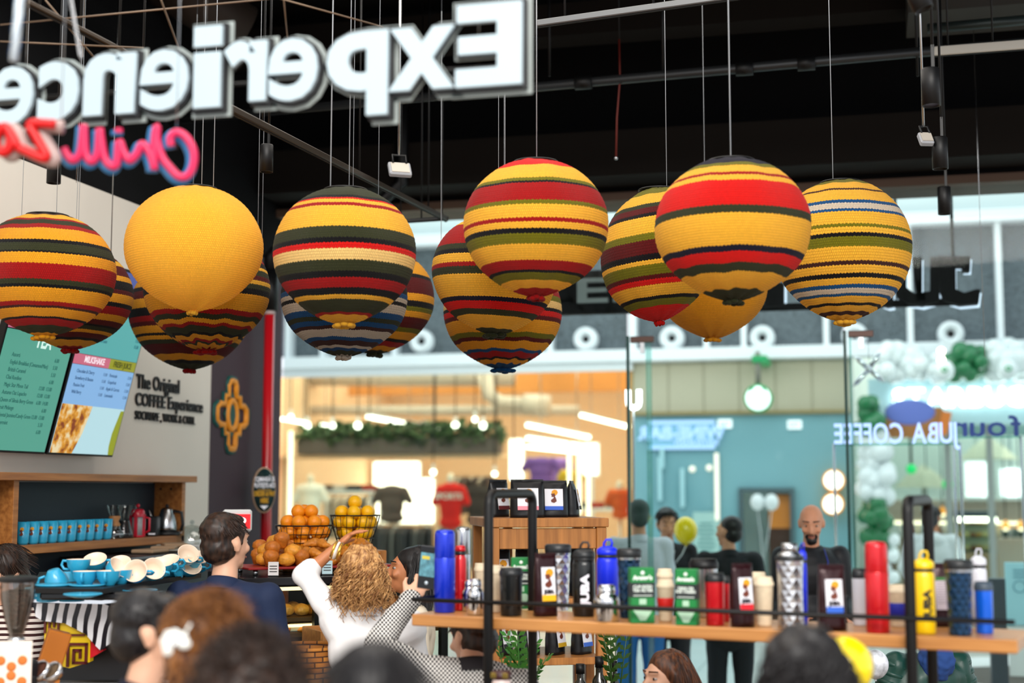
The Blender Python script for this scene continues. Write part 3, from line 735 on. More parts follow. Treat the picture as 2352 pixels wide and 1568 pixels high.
for i, (px, py, r, lab) in enumerate([(706, 976, 11, 'round spot lamp at the left end of the planter'), (763, 977, 10, 'round spot lamp beside the second linear light'), (822, 977, 11, 'round spot lamp left of the slanting linear light'), (1046, 977, 11, 'round spot lamp over the right half of the planter'),
        (1110, 977, 11, 'round spot lamp near the right end of the planter'), (1091, 963, 8, 'small upright spot lamp near the planter end'), (995, 1084, 9, 'round lamp below the planter left of the red shirt'), (1180, 1097, 9, 'round lamp near the black handle hoop'), (1136, 1088, 8, 'dim round lamp above the dark shirts'), (668, 957, 8, 'small spot lamp at the far left end of the clothes shop')]):
    c = Y(px, py, 22.8); o = thing('spot_lamp', lab, 'lamp', c, 0, 'round spot lamps in the clothes shop')
    rr = r/FPX*22.8*.75
    MB().ball((0, 0, 0), rr, 14).build('lamp_globe', strip, o); MB().cyl((0, .0, rr*.7), rr*.6, .1, 12).build('lamp_socket', wf, o)
    MB().tube([(0, 0, rr*.7+.1), (0, 0, 4.65-c.z)], .01, 5).build('lamp_cord', black, o)
# planter
def foliage(name, label, cat, box, n, size, col, seed, parent=None):
    rnd = random.Random(seed); mb = MB(); (x0, x1), (y0, y1), (z0_, z1_) = box
    for i in range(n):
        p = Vector((rnd.uniform(x0, x1), rnd.uniform(y0, y1), z0_+(z1_-z0_)*rnd.random()**1.2)); a = rnd.random()*6.28; t = rnd.uniform(-.6, .9); s = size*rnd.uniform(.6, 1.3)
        d = Vector((cos(a)*cos(t), sin(a)*cos(t), sin(t))); u = d.orthogonal()*.35
        mb.add([p, p+d*s*.5+u*s, p+d*s, p+d*s*.5-u*s], [(0, 1, 2, 3)], 0, True)
    o = mb.build(name, mat('leaf_'+str(col), col, .5), parent)
    if parent is None: tag(o, label, cat); 
    return stuff(o) if parent is None else o
pa, pb = Y(690, 1044, 23), Y(1150, 1044, 23)
o = thing('plant_trough', 'long grey hanging trough overflowing with green plants in the clothes shop', 'planter', (pa.x, 23, pa.z))
Lp = pb.x-pa.x; hp = Y(690, 1010, 23).z-pa.z
MB().box((Lp/2, 0, hp/2), (Lp, .35, hp), bev=.01).build('trough', mat('trough_grey', '#5d5450', .7), o)
foliage('foliage', '', '', ((0, Lp), (-.2, .2), (hp*.7, hp*2.0)), 1600, .13, '#2d4a1c', 3, o)
for k in (0.02, .35, .68, .98): MB().tube([(Lp*k, 0, hp), (Lp*k, 0, 4.65-pa.z)], .012, 5).build('suspension_rod', black, o)
tag(MB().box(((Y(640, 1048, 23.2).x+Y(1160, 1048, 23.2).x)/2, 23.2, Y(900, 1048, 23.2).z), (Y(1160, 1048, 23.2).x-Y(640, 1048, 23.2).x, .5, .06)).build('display_shelf', peach), 'long peach shelf board under the plant trough', 'shelf')
# glowing niche walls
def glow(px0, py0, px1, py1, y, lab, m=warm, nm='light_panel'):
    a, b = Y(px0, py1, y), Y(px1, py0, y); o = thing(nm, lab, 'light panel', ((a.x+b.x)/2, y, a.z))
    MB().box((0, 0, (b.z-a.z)/2), (b.x-a.x, .06, b.z-a.z), bev=.01).build('panel_diffuser', m, o); MB().box((0, .05, (b.z-a.z)/2), (b.x-a.x+.06, .04, b.z-a.z+.06)).build('panel_frame', wf, o)
    MB().box((0, .05, -a.z/2), (.1, .04, a.z)).build('panel_post', wf, o)
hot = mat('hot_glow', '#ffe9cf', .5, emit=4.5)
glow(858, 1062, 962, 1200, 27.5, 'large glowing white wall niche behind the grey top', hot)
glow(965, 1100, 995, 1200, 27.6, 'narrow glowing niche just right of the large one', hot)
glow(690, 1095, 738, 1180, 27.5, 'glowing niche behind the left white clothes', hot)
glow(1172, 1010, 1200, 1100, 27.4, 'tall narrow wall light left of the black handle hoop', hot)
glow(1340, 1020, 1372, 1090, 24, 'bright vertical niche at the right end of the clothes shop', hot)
for i, (px, p0, p1) in enumerate([(1308, 1015, 1180), (1330, 1015, 1180), (1352, 1040, 1200), (665, 990, 1190)]):
    a, b = Y(px, p1, 22), Y(px, p0, 22)
    o = thing('vertical_light', ['vertical light strip left of three beside the purple shirts', 'middle vertical light strip beside the purple shirts', 'right vertical light strip beside the purple shirts', 'thin vertical light strip at the far left of the clothes shop'][i], 'light', (a.x, 22, 0), 0, 'vertical light strips'); MB().box((0, 0, (a.z+b.z)/2), (.05, .05, b.z-a.z)).build('light_tube', warm, o); MB().box((0, .04, b.z/2), (.04, .03, b.z)).build('light_post', white, o)
# torsos, shirts
def torso(px, py0, py1, y, col, lab, w=.42, neck=True, emit=0, text_=None, nm='shirt_display'):
    a, b = Y(px, py1, y), Y(px, py0, y); h = b.z-a.z
    o = thing(nm, lab, 'shirt', (a.x, y, a.z))
    mb = MB(); mb.ball((0, 0, h*.78), (w*.5, .12, h*.2), 18); mb.ball((0, 0, h*.45), (w*.42, .12, h*.4), 18); mb.ball((0, 0, h*.12), (w*.45, .12, h*.15), 18)
    for s in (-1, 1): capsule(mb, (s*w*.42, 0, h*.82), (s*w*.62, 0, h*.55), .075, .065)
    q = mb.build('shirt_body', mat('shirt_'+col, col, .85), o); remesh(q, .025, 3)
    if neck:
        n = MB(); n.ball((0, 0, h*1.06), (.06, .07, .09), 12); n.cyl((0, 0, h*.88), .045, h*.15, 12); n.build('mannequin_neck', mat('mannequin', '#f1e3d0', .4), o)
    MB().cyl((0, 0, -a.z), .02, a.z+h*.1, 8).build('display_pole', steel, o); MB().cyl((0, 0, -a.z), .16, .02, 20).build('display_base', steel, o)
    if text_: text('shirt_print', text_, .13, mat('print_white', '#e8dcd0', .6), o, (0, -.135, h*.62), depth=.004, offset=.004)
    return o
torso(900, 1110, 1200, 22.5, '#5b4d48', 'dark grey sleeveless top on a stand before the glowing niche', .5, False)
torso(1035, 1105, 1212, 21.6, '#d8180c', 'bright red T-shirt with a pale arched print on a mannequin', .42, True, text_='SPORTS')
torso(1100, 1110, 1205, 23, '#38302e', 'dark shirt on a stand right of the red T-shirt', .5, False)
torso(1425, 1120, 1190, 21.3, '#e05a14', 'orange top on a stand beside the left door edge', .3, True)
torso(712, 1105, 1200, 22.5, '#f0ece4', 'white top on a stand at the far left of the clothes shop', .45, True)
torso(1243, 1048, 1110, 24.2, '#6c4a9a', 'purple shirt left of the two purple ones', .5, False)
torso(1283, 1050, 1108, 25.4, '#8862b4', 'lighter purple shirt right of the two purple ones', .36, False)
torso(1312, 1080, 1120, 23.2, '#c9a41c', 'mustard shirt low beside the purple ones', .3, False)
# racks with garments
rnd = random.Random(5)
for ri, (px0, px1, py, y, lab, cols) in enumerate([(745, 860, 1135, 24, 'pale garment rack at left with grey and white clothes', ['#e8dfd2', '#40383a', '#c9beb2', '#8b7a70']), (860, 1000, 1205, 22, 'low garment rack under the grey top with dark clothes', ['#5a5250', '#4a4546', '#3c3a40', '#d5d9dc', '#6e6764']),
        (1000, 1110, 1205, 22.5, 'low garment rack under the red shirt with grey clothes', ['#a49a90', '#6f6a68', '#c0b5aa']), (1040, 1140, 1090, 25, 'high rail on the rear wall with dark clothes', ['#3b3030', '#5c4a44', '#b3a596'])]):
    a, b = Y(px0, py, y), Y(px1, py, y); L = b.x-a.x
    o = thing('garment_rack', lab, 'garment rack', (a.x, y, 0))
    MB().tube([(0, 0, 0), (0, 0, a.z), (L, 0, a.z), (L, 0, 0)], .02, 8).build('rack_frame', mat('brass_rail', '#c8a884', .35, .7), o)
    n = int(L/.075)
    for i in range(n):
        x = .06+i*.075; h = rnd.uniform(.65, .8)
        g = MB(); g.prism([(-.24, -.12), (-.05, -.03), (.05, -.03), (.24, -.12), (.26, -.35), (.2, -h), (-.2, -h), (-.26, -.35)], -.018, .018)
        q = g.build('garment', mat('cloth_'+cols[i % len(cols)], cols[rnd.randrange(len(cols))], .85), None, (a.x+x, y, a.z), rz=pi/2+rnd.uniform(-.25, .25))
        tag(q, 'garment on a hanger of the '+lab.split(' with')[0], 'garment', 'garments on the '+lab.split(' with')[0])
# small tables with folded goods
for i, (px, py, y, lab) in enumerate([(800, 1130, 23, 'white display table with folded goods, nearer the red pipe'), (1210, 1160, 23.5, 'white display table with folded goods behind the coffee bags'), (1390, 1170, 23.5, 'white display table near the orange top')]):
    a = Y(px, py, y); o = thing('display_table', lab, 'table', (a.x, y, 0), 0, 'display tables of the clothes shop')
    MB().box((0, 0, a.z), (1.1, .6, .05), bev=.01).build('tabletop', wf, o)
    for sx in (-.5, .5):
        for sy in (-.25, .25): MB().box((sx, sy, a.z/2-.02), (.04, .04, a.z-.02)).build('leg', wf, o)
    for j in range(4):
        col = ['#6a5a52', '#c9beb4', '#303438', '#a03020'][(i+j) % 4]
        tag(MB().box((a.x-.39+j*.26, y, a.z+.025+.05), (.2, .3, .1), bev=.02).build('folded_clothes', mat('cloth_'+col, col, .85)), 'pile of folded clothes on the '+lab, 'clothes', 'folded clothes on the '+lab)
# ------------------------------------------------------------ teal front
sbox('wall_teal_fascia', xb, xc, YS+.12, YS+.3, Y(1700, 948).z, zc, mat('beige_fascia', '#b7b09a', .7))
sbox('trim_40', xb, xc, YS+.05, YS+.14, Y(1700, 951).z, Y(1700, 943).z, mat('brass_edge', '#9a8a5e', .4, .5))
for i in range(1, 6):
    x = xb+(xc-xb)*i/6; sbox('trim_%d' % (40+i), x-.006, x+.006, YS+.11, YS+.13, Y(1700, 948).z, zc, mat('joint', '#9b957f', .7))
teal = mat('teal_wall', '#7aaab4', .22, coat=.3, noise_amt=.06, nscale=.7)
dx0, dx1 = Y(1703, 1200).x, Y(1818, 1200).x; dz = Y(1703, 1130).z
zf = Y(1700, 951).z
sbox('wall_teal_left', xb, dx0, YS+.12, YS+.25, 0, zf, teal)
sbox('wall_teal_right', dx1, xc, YS+.12, YS+.25, 0, zf, teal)
sbox('wall_teal_over_door', dx0, dx1, YS+.12, YS+.25, dz, zf, teal)
sbox('wall_teal_passage', dx0-.1, dx1+.6, YS+1.4, YS+1.5, 0, dz+.2, mat('passage', '#b8cdd0', .6))
d = thing('service_door', 'half-open brown door with warm reflections in the teal wall', 'door', (dx1, YS+.14, 0)); 
MB().box((-.16, .1, dz/2), (.32, .06, dz-.02), bev=.005).build('door_leaf', mat('door_brown', '#3c2214', .4), d)
MB().box((-.16, .06, dz*.86), (.3, .02, dz*.24)).build('door_panel', mat('door_orange', '#c77a2c', .4), d)  # warm orange reflection on the leaf, put in as a coloured slab
MB().tube([(-.28, .05, dz*.42), (-.28, 0, dz*.42), (-.2, 0, dz*.42)], .012, 8).build('door_handle', steel, d)
f = thing('door_frame', 'grey steel frame around the doorway in the teal wall', 'door frame', (0, 0, 0))
for nm, (x0, x1, a, b) in {'jamb': (dx0-.04, dx0+.02, 0, dz), 'jamb.001': (dx1-.02, dx1+.04, 0, dz), 'head': (dx0-.04, dx1+.04, dz, dz+.06)}.items():
    MB().box(((x0+x1)/2, YS+.1, (a+b)/2), (x1-x0, .1, b-a)).build(nm, mat('frame_grey', '#50646a', .5, .4), f)
# pendant sign, exit, lamps
c = Y(1742, 915, YS-.6); rr = 32/FPX*(YS-.6)
o = thing('round_pendant_sign', 'round glowing green and white coffee shop sign on a grey stem', 'sign', c)
Mx = Matrix.Rotation(pi/2, 4, 'X')
MB().lathe([(1e-4, -.06), (rr, -.06), (rr, .06), (1e-4, .06)], 40, M=Mx, cap=False).build('sign_drum', mat('sign_green', '#0a7a46', .4, emit=.6), o)
MB().lathe([(1e-4, .061), (rr*.86, .061), (rr*.86, .066), (1e-4, .068)], 40, M=Mx, cap=False).build('sign_face', mat('sign_face', '#eafff4', .4, emit=1.3), o)
mb = MB()
for s in (-1, 1):
    mb.prism([(s*rr*.12, rr*.85), (s*rr*.5, rr*.72), (s*rr*.62, rr*.45), (s*rr*.45, rr*.52), (s*rr*.3, rr*.68)][::s], -.075, -.068)
    mb.prism([(s*rr*.55, 0), (s*rr*.62, -.02), (s*rr*.6, -.06), (s*rr*.52, -.05)][::s], -.075, -.068)
mb.build('sign_crown', mat('sign_green'), o)
MB().cyl((0, 0, rr*.98), .035, zc-c.z-rr+.05, 10).build('sign_stem', mat('stem_grey', '#77756c', .5), o)
o = thing('bracket_cap', 'small green reflection-bright bracket where the round sign hangs', 'bracket', Y(1745, 828, YS-.6)); MB().box((0, .3, .02), (.2, .75, .09), bev=.01).build('bracket_box', mat('sign_green'), o)  # green glow on the bracket comes from its emissive colour
for i, (px, py, lab) in enumerate([(1915, 1103, 'upper of the two round glowing wall lamps on the teal wall'), (1913, 1157, 'lower of the two round glowing wall lamps on the teal wall')]):
    c = Y(px, py, YS); r_ = 24/FPX*YS; o = thing('round_wall_lamp', lab, 'wall lamp', c, 0, 'round wall lamps')
    MB().lathe([(r_, -.12), (r_, .06), (r_*.95, .075), (r_*.84, .07)], 36, cap=False, M=Mx).build('lamp_rim', mat('copper_rim', '#e08a2c', .3, .3, emit=1.1), o)
    MB().lathe([(r_*.85, .068), (r_*.6, .072), (1e-4, .074)], 36, cap=False, M=Mx).build('lamp_diffuser', mat('lamp_warm', '#fff3df', .5, emit=2.6), o)
def board(px0, py0, px1, py1, y, nm, cat, lab, m, face=None, parent=None, pole=False, t=.04, fr=None):
    a, b = OY(px0, py1, y), OY(px1, py0, y); o = thing(nm, lab, cat, ((a.x+b.x)/2, y, a.z)); w_, h_ = b.x-a.x, b.z-a.z
    MB().box((0, 0, h_/2), (w_, t, h_), bev=.004).build(nm+'_board', m, o); return o, w_, h_
for i, (px, py) in enumerate(((1825, 975), (1665, 973))):
    o, w_, h_ = board(px-16, py-10, px+16, py+10, YS+.08, 'emergency_sign', 'sign', ['small white lit emergency sign on the right part of the teal wall', 'small dim emergency sign above the thin vertical light'][i], mat('exit_white', '#e8eef0', .4, emit=.8 if i == 0 else .3))
    text('sign_lettering', 'EXIT', .07, mat('exit_grey', '#9ab0b8', .5), o, (0, -.024, h_*.3), depth=.003, offset=.002)
o, w_, h_ = board(1490, 965, 1642, 1032, YS+.09, 'wine_sign', 'sign', 'pale lavender framed sign with blurred letters on the teal wall', mat('lavender', '#7fb4cf', .4, emit=.15))  # mirrored neon sign reflection, put in as a faintly glowing board
for z in (.06, .94): MB().box((0, -.03, h_*z), (w_, .02, .05)).build('sign_frame', mat('lav_line', '#a9c6f0', .4, emit=.5), o)
text('sign_lettering', 'WINE-BAR', .25, mat('lav_line'), o, (0, -.03, h_*.36), depth=.01, offset=.012, mirror=True)  # mirrored lettering of the neon sign's reflection
text('sign_subtitle', 'RESTAURANT', .1, mat('lav_line'), o, (.2, -.03, h_*.14), depth=.01, offset=.004, mirror=True)
o, w_, h_ = board(1593, 1176, 1652, 1300, YS+.07, 'notice_poster', 'poster', 'pale green notice with lines of small text on the teal wall', mat('notice', '#a9cdc8', .5))
for i in range(9): MB().box((0, -.025, h_*(.15+i*.08)), (w_*(.7-.1*(i % 3)), .004, .025)).build('notice_line', mat('notice_ink', '#6a9a9a', .6), o)
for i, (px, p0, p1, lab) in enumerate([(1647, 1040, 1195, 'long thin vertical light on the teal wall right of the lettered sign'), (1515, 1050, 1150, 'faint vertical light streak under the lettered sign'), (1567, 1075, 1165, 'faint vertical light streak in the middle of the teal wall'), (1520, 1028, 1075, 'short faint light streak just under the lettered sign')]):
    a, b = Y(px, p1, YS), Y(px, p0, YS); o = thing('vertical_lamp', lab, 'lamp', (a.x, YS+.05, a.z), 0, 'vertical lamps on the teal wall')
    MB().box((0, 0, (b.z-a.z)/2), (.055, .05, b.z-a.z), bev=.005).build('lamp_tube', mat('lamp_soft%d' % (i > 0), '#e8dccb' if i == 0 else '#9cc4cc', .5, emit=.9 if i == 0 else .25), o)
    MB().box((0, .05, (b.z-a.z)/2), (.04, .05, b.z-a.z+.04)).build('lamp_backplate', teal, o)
for px, py, lab in ((1590, 1077, 'small round light dot left of the pair on the teal wall'), (1629, 1074, 'small round light dot right of the pair on the teal wall')):
    c = Y(px, py, YS+.1); tag(MB().ball((0, 0, 0), .045, 12).build('button_lamp', mat('lamp_soft0'), None, c), lab, 'lamp', 'button lamps')
# white balloons
ball_w = mat('balloon_white', '#dfe6e8', .25, coat=.3); ball_g = mat('balloon_green', '#0c6b3c', .2, coat=.4); ball_y = mat('balloon_yellow', '#f2d80c', .2, coat=.4)
def balloon(c, r, m, lab, string=None, group=None, sy=1.18):
    o = thing('balloon', lab, 'balloon', c, 0, group)
    MB().lathe([(1e-4, -r*sy*1.05)]+[(r*cos(-pi/2+pi*i/16)*(1 if i > 8 else .97+.03*i/8), r*sy*sin(-pi/2+pi*i/16)) for i in range(1, 16)]+[(1e-4, r*sy)], 24, cap=False).build('balloon_skin', m, o)
    MB().lathe([(.004, -r*sy), (r*.1, -r*sy-r*.12)], 10).build('balloon_knot', m, o)
    if string:
        b = Vector(string)-Vector(c); a = Vector((0, 0, -r*sy-r*.1))
        MB().tube([a, a.lerp(b, .5)+Vector((.01, 0, 0)), b], .006, 6).build('balloon_string', mat('string', '#c9cfd2', .6), o)
    return o
for px, lab in ((1740, 'left of the two white balloons before the doorway'), (1772, 'right of the two white balloons before the doorway')):
    balloon(Y(px, 1153, YS-1), 16/FPX*18.6, ball_w, lab, Y(1752, 1290, YS-1), 'white balloons at the doorway')
tag(MB().tube([Y(1752, 1290, YS-1), Vector((Y(1752, 1290, YS-1).x, YS-1, 0))], .012, 8).build('balloon_stand', white), 'thin white stand holding the two white balloons', 'stand')
# ------------------------------------------------------------ coffee shop at the right
sbox('wall_right_shop_rear', xc, xd, 26, 26.1, 0, 4.7, mat('right_rear', '#cfd8d4', .7))
sbox('ceiling_right_shop', xc, xd, YS+.3, 26, 4.5, 4.6, mat('right_ceiling', '#d8d4c8', .7))
sbox('wall_right_shop_divider', xc-.05, xc+.05, YS+.15, 26, 0, 4.7, mat('right_div', '#b4bdb8', .7))
pz1, pz0 = Y(2150, 868).z, Y(2150, 958).z
sbox('wall_right_fascia', xc+.25, xd, YS-.1, YS+.1, pz0-.1, pz1, mat('fascia_glow', '#9fbfc6', .4, emit=.12))
struct(MB().box(((xc+xd)/2, YS+.1, pz0/2), (xd-xc, .02, pz0-.1)).build('window_6', gm))
sg = thing('coffee_shop_sign', 'large glowing white capital letters over the shop with the balloon arch', 'sign', (0, 0, 0))
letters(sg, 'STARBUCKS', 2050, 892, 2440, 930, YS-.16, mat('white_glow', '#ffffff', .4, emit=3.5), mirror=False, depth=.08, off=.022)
for i, px in enumerate((2172, 2268)):
    sbox('trim_%d' % (60+i), Y(px, 900).x-.04, Y(px, 900).x+.04, YS-.05, YS+.08, 0, pz1, mat('mullion_grey', '#8e9490', .5, .3))
sbox('wall_right_shop_spandrel', xc+.3, xd, YS+.3, YS+.4, Y(2100, 1000).z, pz0-.1, mat('spandrel', '#c6d4d2', .6))
# balloon garland
rnd = random.Random(11)
def cluster(px0, px1, py0, py1, n, m, what, rp=(16, 22), y=YS-.45, path=None):
    for i in range(n):
        px, py = rnd.uniform(px0, px1), rnd.uniform(py0, py1); r = rnd.uniform(*rp)/FPX*y
        c = Y(px, py, y+rnd.uniform(-.12, .2))
        o = tag(MB().ball((0, 0, 0), (r, r, r*1.08), 18).build('balloon', m, None, c, rot=(rnd.random(), rnd.random(), 0)), 'balloon packed in the '+what, 'balloon', what)
cluster(2025, 2155, 800, 862, 38, ball_w, 'white part of the garland over the shop sign')
cluster(2165, 2255, 806, 862, 24, ball_g, 'green part of the garland over the shop sign')
cluster(2275, 2352, 800, 860, 22, ball_w, 'white part of the garland at the right picture edge', (18, 26))
cluster(1976, 2014, 925, 990, 16, ball_g, 'upper green part of the garland column')
cluster(1985, 2040, 990, 1150, 52, ball_w, 'white part of the garland column')
cluster(1986, 2032, 1155, 1240, 22, ball_g, 'lower green part of the garland column')
cluster(2030, 2055, 1240, 1345, 8, ball_w, 'lowest white part of the garland column', (12, 18))
for px, py, lab in ((2168, 850, 'white balloon with a small green round emblem left of the two'), (2314, 848, 'white balloon with a small green round emblem near the right edge')):
    c = Y(px, py, YS-.8); r = 23/FPX*(YS-.8); o = thing('balloon', lab, 'balloon', c)
    MB().ball((0, 0, 0), (r, r, r*1.03), 24).build('balloon_skin', ball_w, o)
    e = MB().lathe([(1e-4, 0), (r*.3, 0), (r*.3, .006), (1e-4, .008)], 24, M=Matrix.Translation((0, -r*.98, 0)) @ Mx, cap=False); e.build('balloon_emblem', mat('sign_green'), o)
    e = MB().lathe([(1e-4, 0), (r*.14, 0), (r*.14, .004), (1e-4, .006)], 16, M=Matrix.Translation((0, -r*.98-.008, 0)) @ Mx, cap=False); e.build('emblem_centre', ball_w, o)
    MB().lathe([(.004, -r), (r*.1, -r-.02)], 8).build('balloon_knot', ball_w, o)
for px, py in ((2162, 806), (2162, 826)):
    c = Y(px, py, YS-1.1); tag(MB().ball((0, 0, 0), .045, 12).build('bulb', strip, None, c), 'tiny bright bulb beside the green balloons, '+('upper' if py < 810 else 'lower')+' of two', 'bulb')
    MB()
# star shaped foil balloon
o = thing('foil_star', 'shiny silver four-armed foil star left of the white balloons', 'decoration', Y(1996, 848, 11.4))
for a, l in ((.6, .17), (2.3, .16), (3.9, .19), (5.5, .15)):
    MB().lathe([(1e-4, 0), (.02, .02), (.022, l*.7), (1e-4, l)], 8, M=Matrix.Rotation(a, 4, 'Y')).build('star_arm', chrome, o)
MB().ball((0, 0, 0), .035, 12).build('star_core', chrome, o); MB().tube([(0, 0, .02), (0, 0, 1.3)], .003, 4).build('star_thread', steel, o)
# mirrored letters; the lavender shop name is a reflection built as glowing letters
gs = thing('window_lettering', 'lavender mirrored capital letters glowing on the glass below the big white sign', 'lettering', (0, 0, 0))
letters(gs, 'JUBA COFFEE', 1915, 972, 2205, 1016, YG+.9, mat('lav_glow', '#b8c4ff', .4, emit=1.0), mirror=True, depth=.03, off=.02)
a = OY(1915, 1018, YG+.9); b = OY(2205, 1018, YG+.9); MB().box(((a.x+b.x)/2, YG+.9, a.z-.01), (b.x-a.x, .02, .02)).build('lettering_rail', glass('fin_glass'), gs)  # added rail under the reflected shop name
for x in (a.x, b.x): MB().cyl((x, YG+.9, 0), .01, a.z, 8).build('lettering_post', steel, gs)  # added posts carrying the reflected shop name
gs = thing('window_lettering', 'navy blue mirrored serif letters on the glass at the right edge', 'lettering', (0, 0, 0))
letters(gs, 'four', 2190, 955, 2345, 1000, YG+1.2, mat('navy_letter', '#2b3f9a', .5), mirror=True, depth=.02, off=.015)
a = OY(2190, 1002, YG+1.2); b = OY(2345, 1002, YG+1.2); MB().box(((a.x+b.x)/2, YG+1.2, a.z-.008), (b.x-a.x, .02, .016)).build('lettering_rail', glass('fin_glass'), gs)
for x in (a.x, b.x): MB().cyl((x, YG+1.2, 0), .01, a.z, 8).build('lettering_post', steel, gs)
# cafe interior bits
for i, (a_, lab) in enumerate([((2220, 1062, 2268, 1140), 'left white menu screen in the right-hand coffee shop'), ((2299, 1078, 2345, 1140), 'right white menu screen in the right-hand coffee shop')]):
    o, w_, h_ = board(*a_, 24.5, 'menu_screen', 'screen', lab, mat('screen_white', '#ffffff', .4, emit=2.2)); MB().box((0, .04, h_/2), (w_+.08, .05, h_+.08)).build('screen_bezel', white, o)
    MB().box((0, .04, h_+.9), (.04, .04, 1.9)).build('screen_mount', steel, o)
o, w_, h_ = board(2035, 935, 2165, 1005, YS-.3, 'mural_board', 'mural', 'brown and blue painted board behind the mirrored lettering', mat('mural_brown', '#a56c38', .7, noise_amt=.3, nscale=3)); MB().box((.32, -.03, h_*.7), (.12, .02, .3), M=Matrix.Rotation(.25, 4, 'Y')).build('mural_flag', mat('mural_orange', '#d8782c', .6), o); MB().ball((-.05, -.02, h_*.85), (.32, .03, .17), 20).build('mural_shape', mat('mural_blue', '#6878c8', .6), o)  # brown board with a blue and an orange patch
MB().tube([(0, .02, h_*.5), (0, .25, h_*.5)], .03, 8).build('mural_post', steel, o)
for i, (px, py, lab) in enumerate([(2270, 1040, 'large beige parasol standing in the coffee shop'), (2120, 1105, 'pale parasol left of the menu screens')]):
    c = Y(px, py, 23.5); o = thing('parasol', lab, 'parasol', (c.x, c.y, 0)); r = 62/FPX*23.5
    MB().lathe([(r, c.z-.1), (r*.5, c.z+.12), (.02, c.z+.26)], 8, smooth=False, cap=False).build('parasol_canopy', mat('canvas', '#cfc8b0', .8), o); MB().cyl((0, 0, 0), .03, c.z+.2, 10).build('parasol_pole', steel, o)
for px, py, lab in ((2093, 1077, 'small green glowing dot in the grey box'), (2176, 1112, 'small green glowing dot under the dark pole')):
    c = Y(px, py, 22.5); o = thing('hanging_sign_dot', lab, 'sign', c); MB().lathe([(1e-4, 0), (.075, 0), (.075, .05), (1e-4, .05)], 20, M=Mx, cap=False).build('dot_disc', mat('dot_green', '#0fae5c', .4, emit=1.2), o)
    MB().cyl((0, 0, .05), .02, max(.1, 4.5-c.z-.05), 8).build('dot_stem', black, o)
# pastry cabinet
cx0, cx1 = Y(2195, 1200, 21.6).x, Y(2290, 1200, 21.6).x; zt_ = Y(2200, 1180, 21.6).z
o = thing('pastry_cabinet', 'tall lit glass pastry cabinet beside the person in the white hoodie', 'cabinet', (cx0, 21.6, 0)); Wc = cx1-cx0
MB().box((Wc/2, .3, .5), (Wc, .6, 1.0), bev=.01).build('cabinet_base', mat('cab_wood', '#9a7a58', .5), o)
MB().box((Wc/2, .58, (zt_+1)/2), (Wc, .04, zt_-1)).build('cabinet_back', mat('cab_back', '#d8c7a4', .6), o)
MB().box((Wc/2, .3, zt_), (Wc, .6, .08)).build('cabinet_top', mat('cab_dark', '#38404a', .5), o)
MB().box((Wc/2, .02, zt_-.08), (Wc, .03, .06)).build('cabinet_light', strip, o)
for k in range(3): MB().box((Wc/2, .3, 1.02+(zt_-1)*k/3), (Wc, .5, .02)).build('cabinet_shelf', glass('fin_glass'), o)
rnd2 = random.Random(4)
for k in range(3):
    for j in range(6):
        q = MB().ball((0, 0, 0), (.05, .06, .04), 12).build('pastry', mat('pastry_%d' % (j % 3), ['#c98a3c', '#e0c080', '#8a4a20'][j % 3], .6), None, (cx0+.08+j*(Wc-.15)/5, 21.85, 1.07+(zt_-1)*k/3)); tag(q, 'small pastry in the lit pastry cabinet, '+['lowest', 'middle', 'top'][k]+' shelf', 'pastry', 'pastries in the lit cabinet, shelf '+['low', 'middle', 'top'][k])
sbox('trim_70', Y(2070, 1300).x, xd, 23.6, 23.9, 0, 1.15, mat('bar_grey', '#a89c8e', .6))
o, w_, h_ = board(2312, 1292, 2400, 1435, 13.2, 'blue_poster', 'poster', 'light blue advertising board with faint round face drawing at the right edge', mat('poster_blue', '#9fd2de', .5)); MB().box((0, .03, -OY(2312, 1435, 13.2).z/2+.02), (w_*.9, .03, OY(2312, 1435, 13.2).z)).build('poster_stand', white, o)
MB().tube([(-.05+.05*cos(t), -.025, h_*.62+.05*sin(t)) for t in [2*pi*i/20 for i in range(20)]], .004, 5, close=True).build('poster_drawing', mat('draw_blue', '#5b92a6', .5), o)
for i in range(3): MB().box((-.05, -.024, h_*.88-i*.03), (.1, .003, .012)).build('poster_line', mat('draw_blue'), o)
sbox('pillar_1', Y(2270, 1300, 12).x, Y(2308, 1300, 12).x, 12, 12.15, 0, 1.2, mat('col_dark', '#27323c', .4))
# mall floor curve with lamps (planter rim)
c = OZ(2265, 1520, 0); o = thing('floor_planter', 'low white curved planter rim on the mall floor at lower right', 'planter', (c.x+.3, 12.9, 0))
MB().lathe([(1.3, 0), (1.3, .35), (1.15, .38), (1.1, .3)], 48, cap=False).build('planter_rim', white, o); MB().cyl((0, 0, 0), 1.1, .3, 40).build('planter_soil', mat('soil', '#55504a', .9), o)

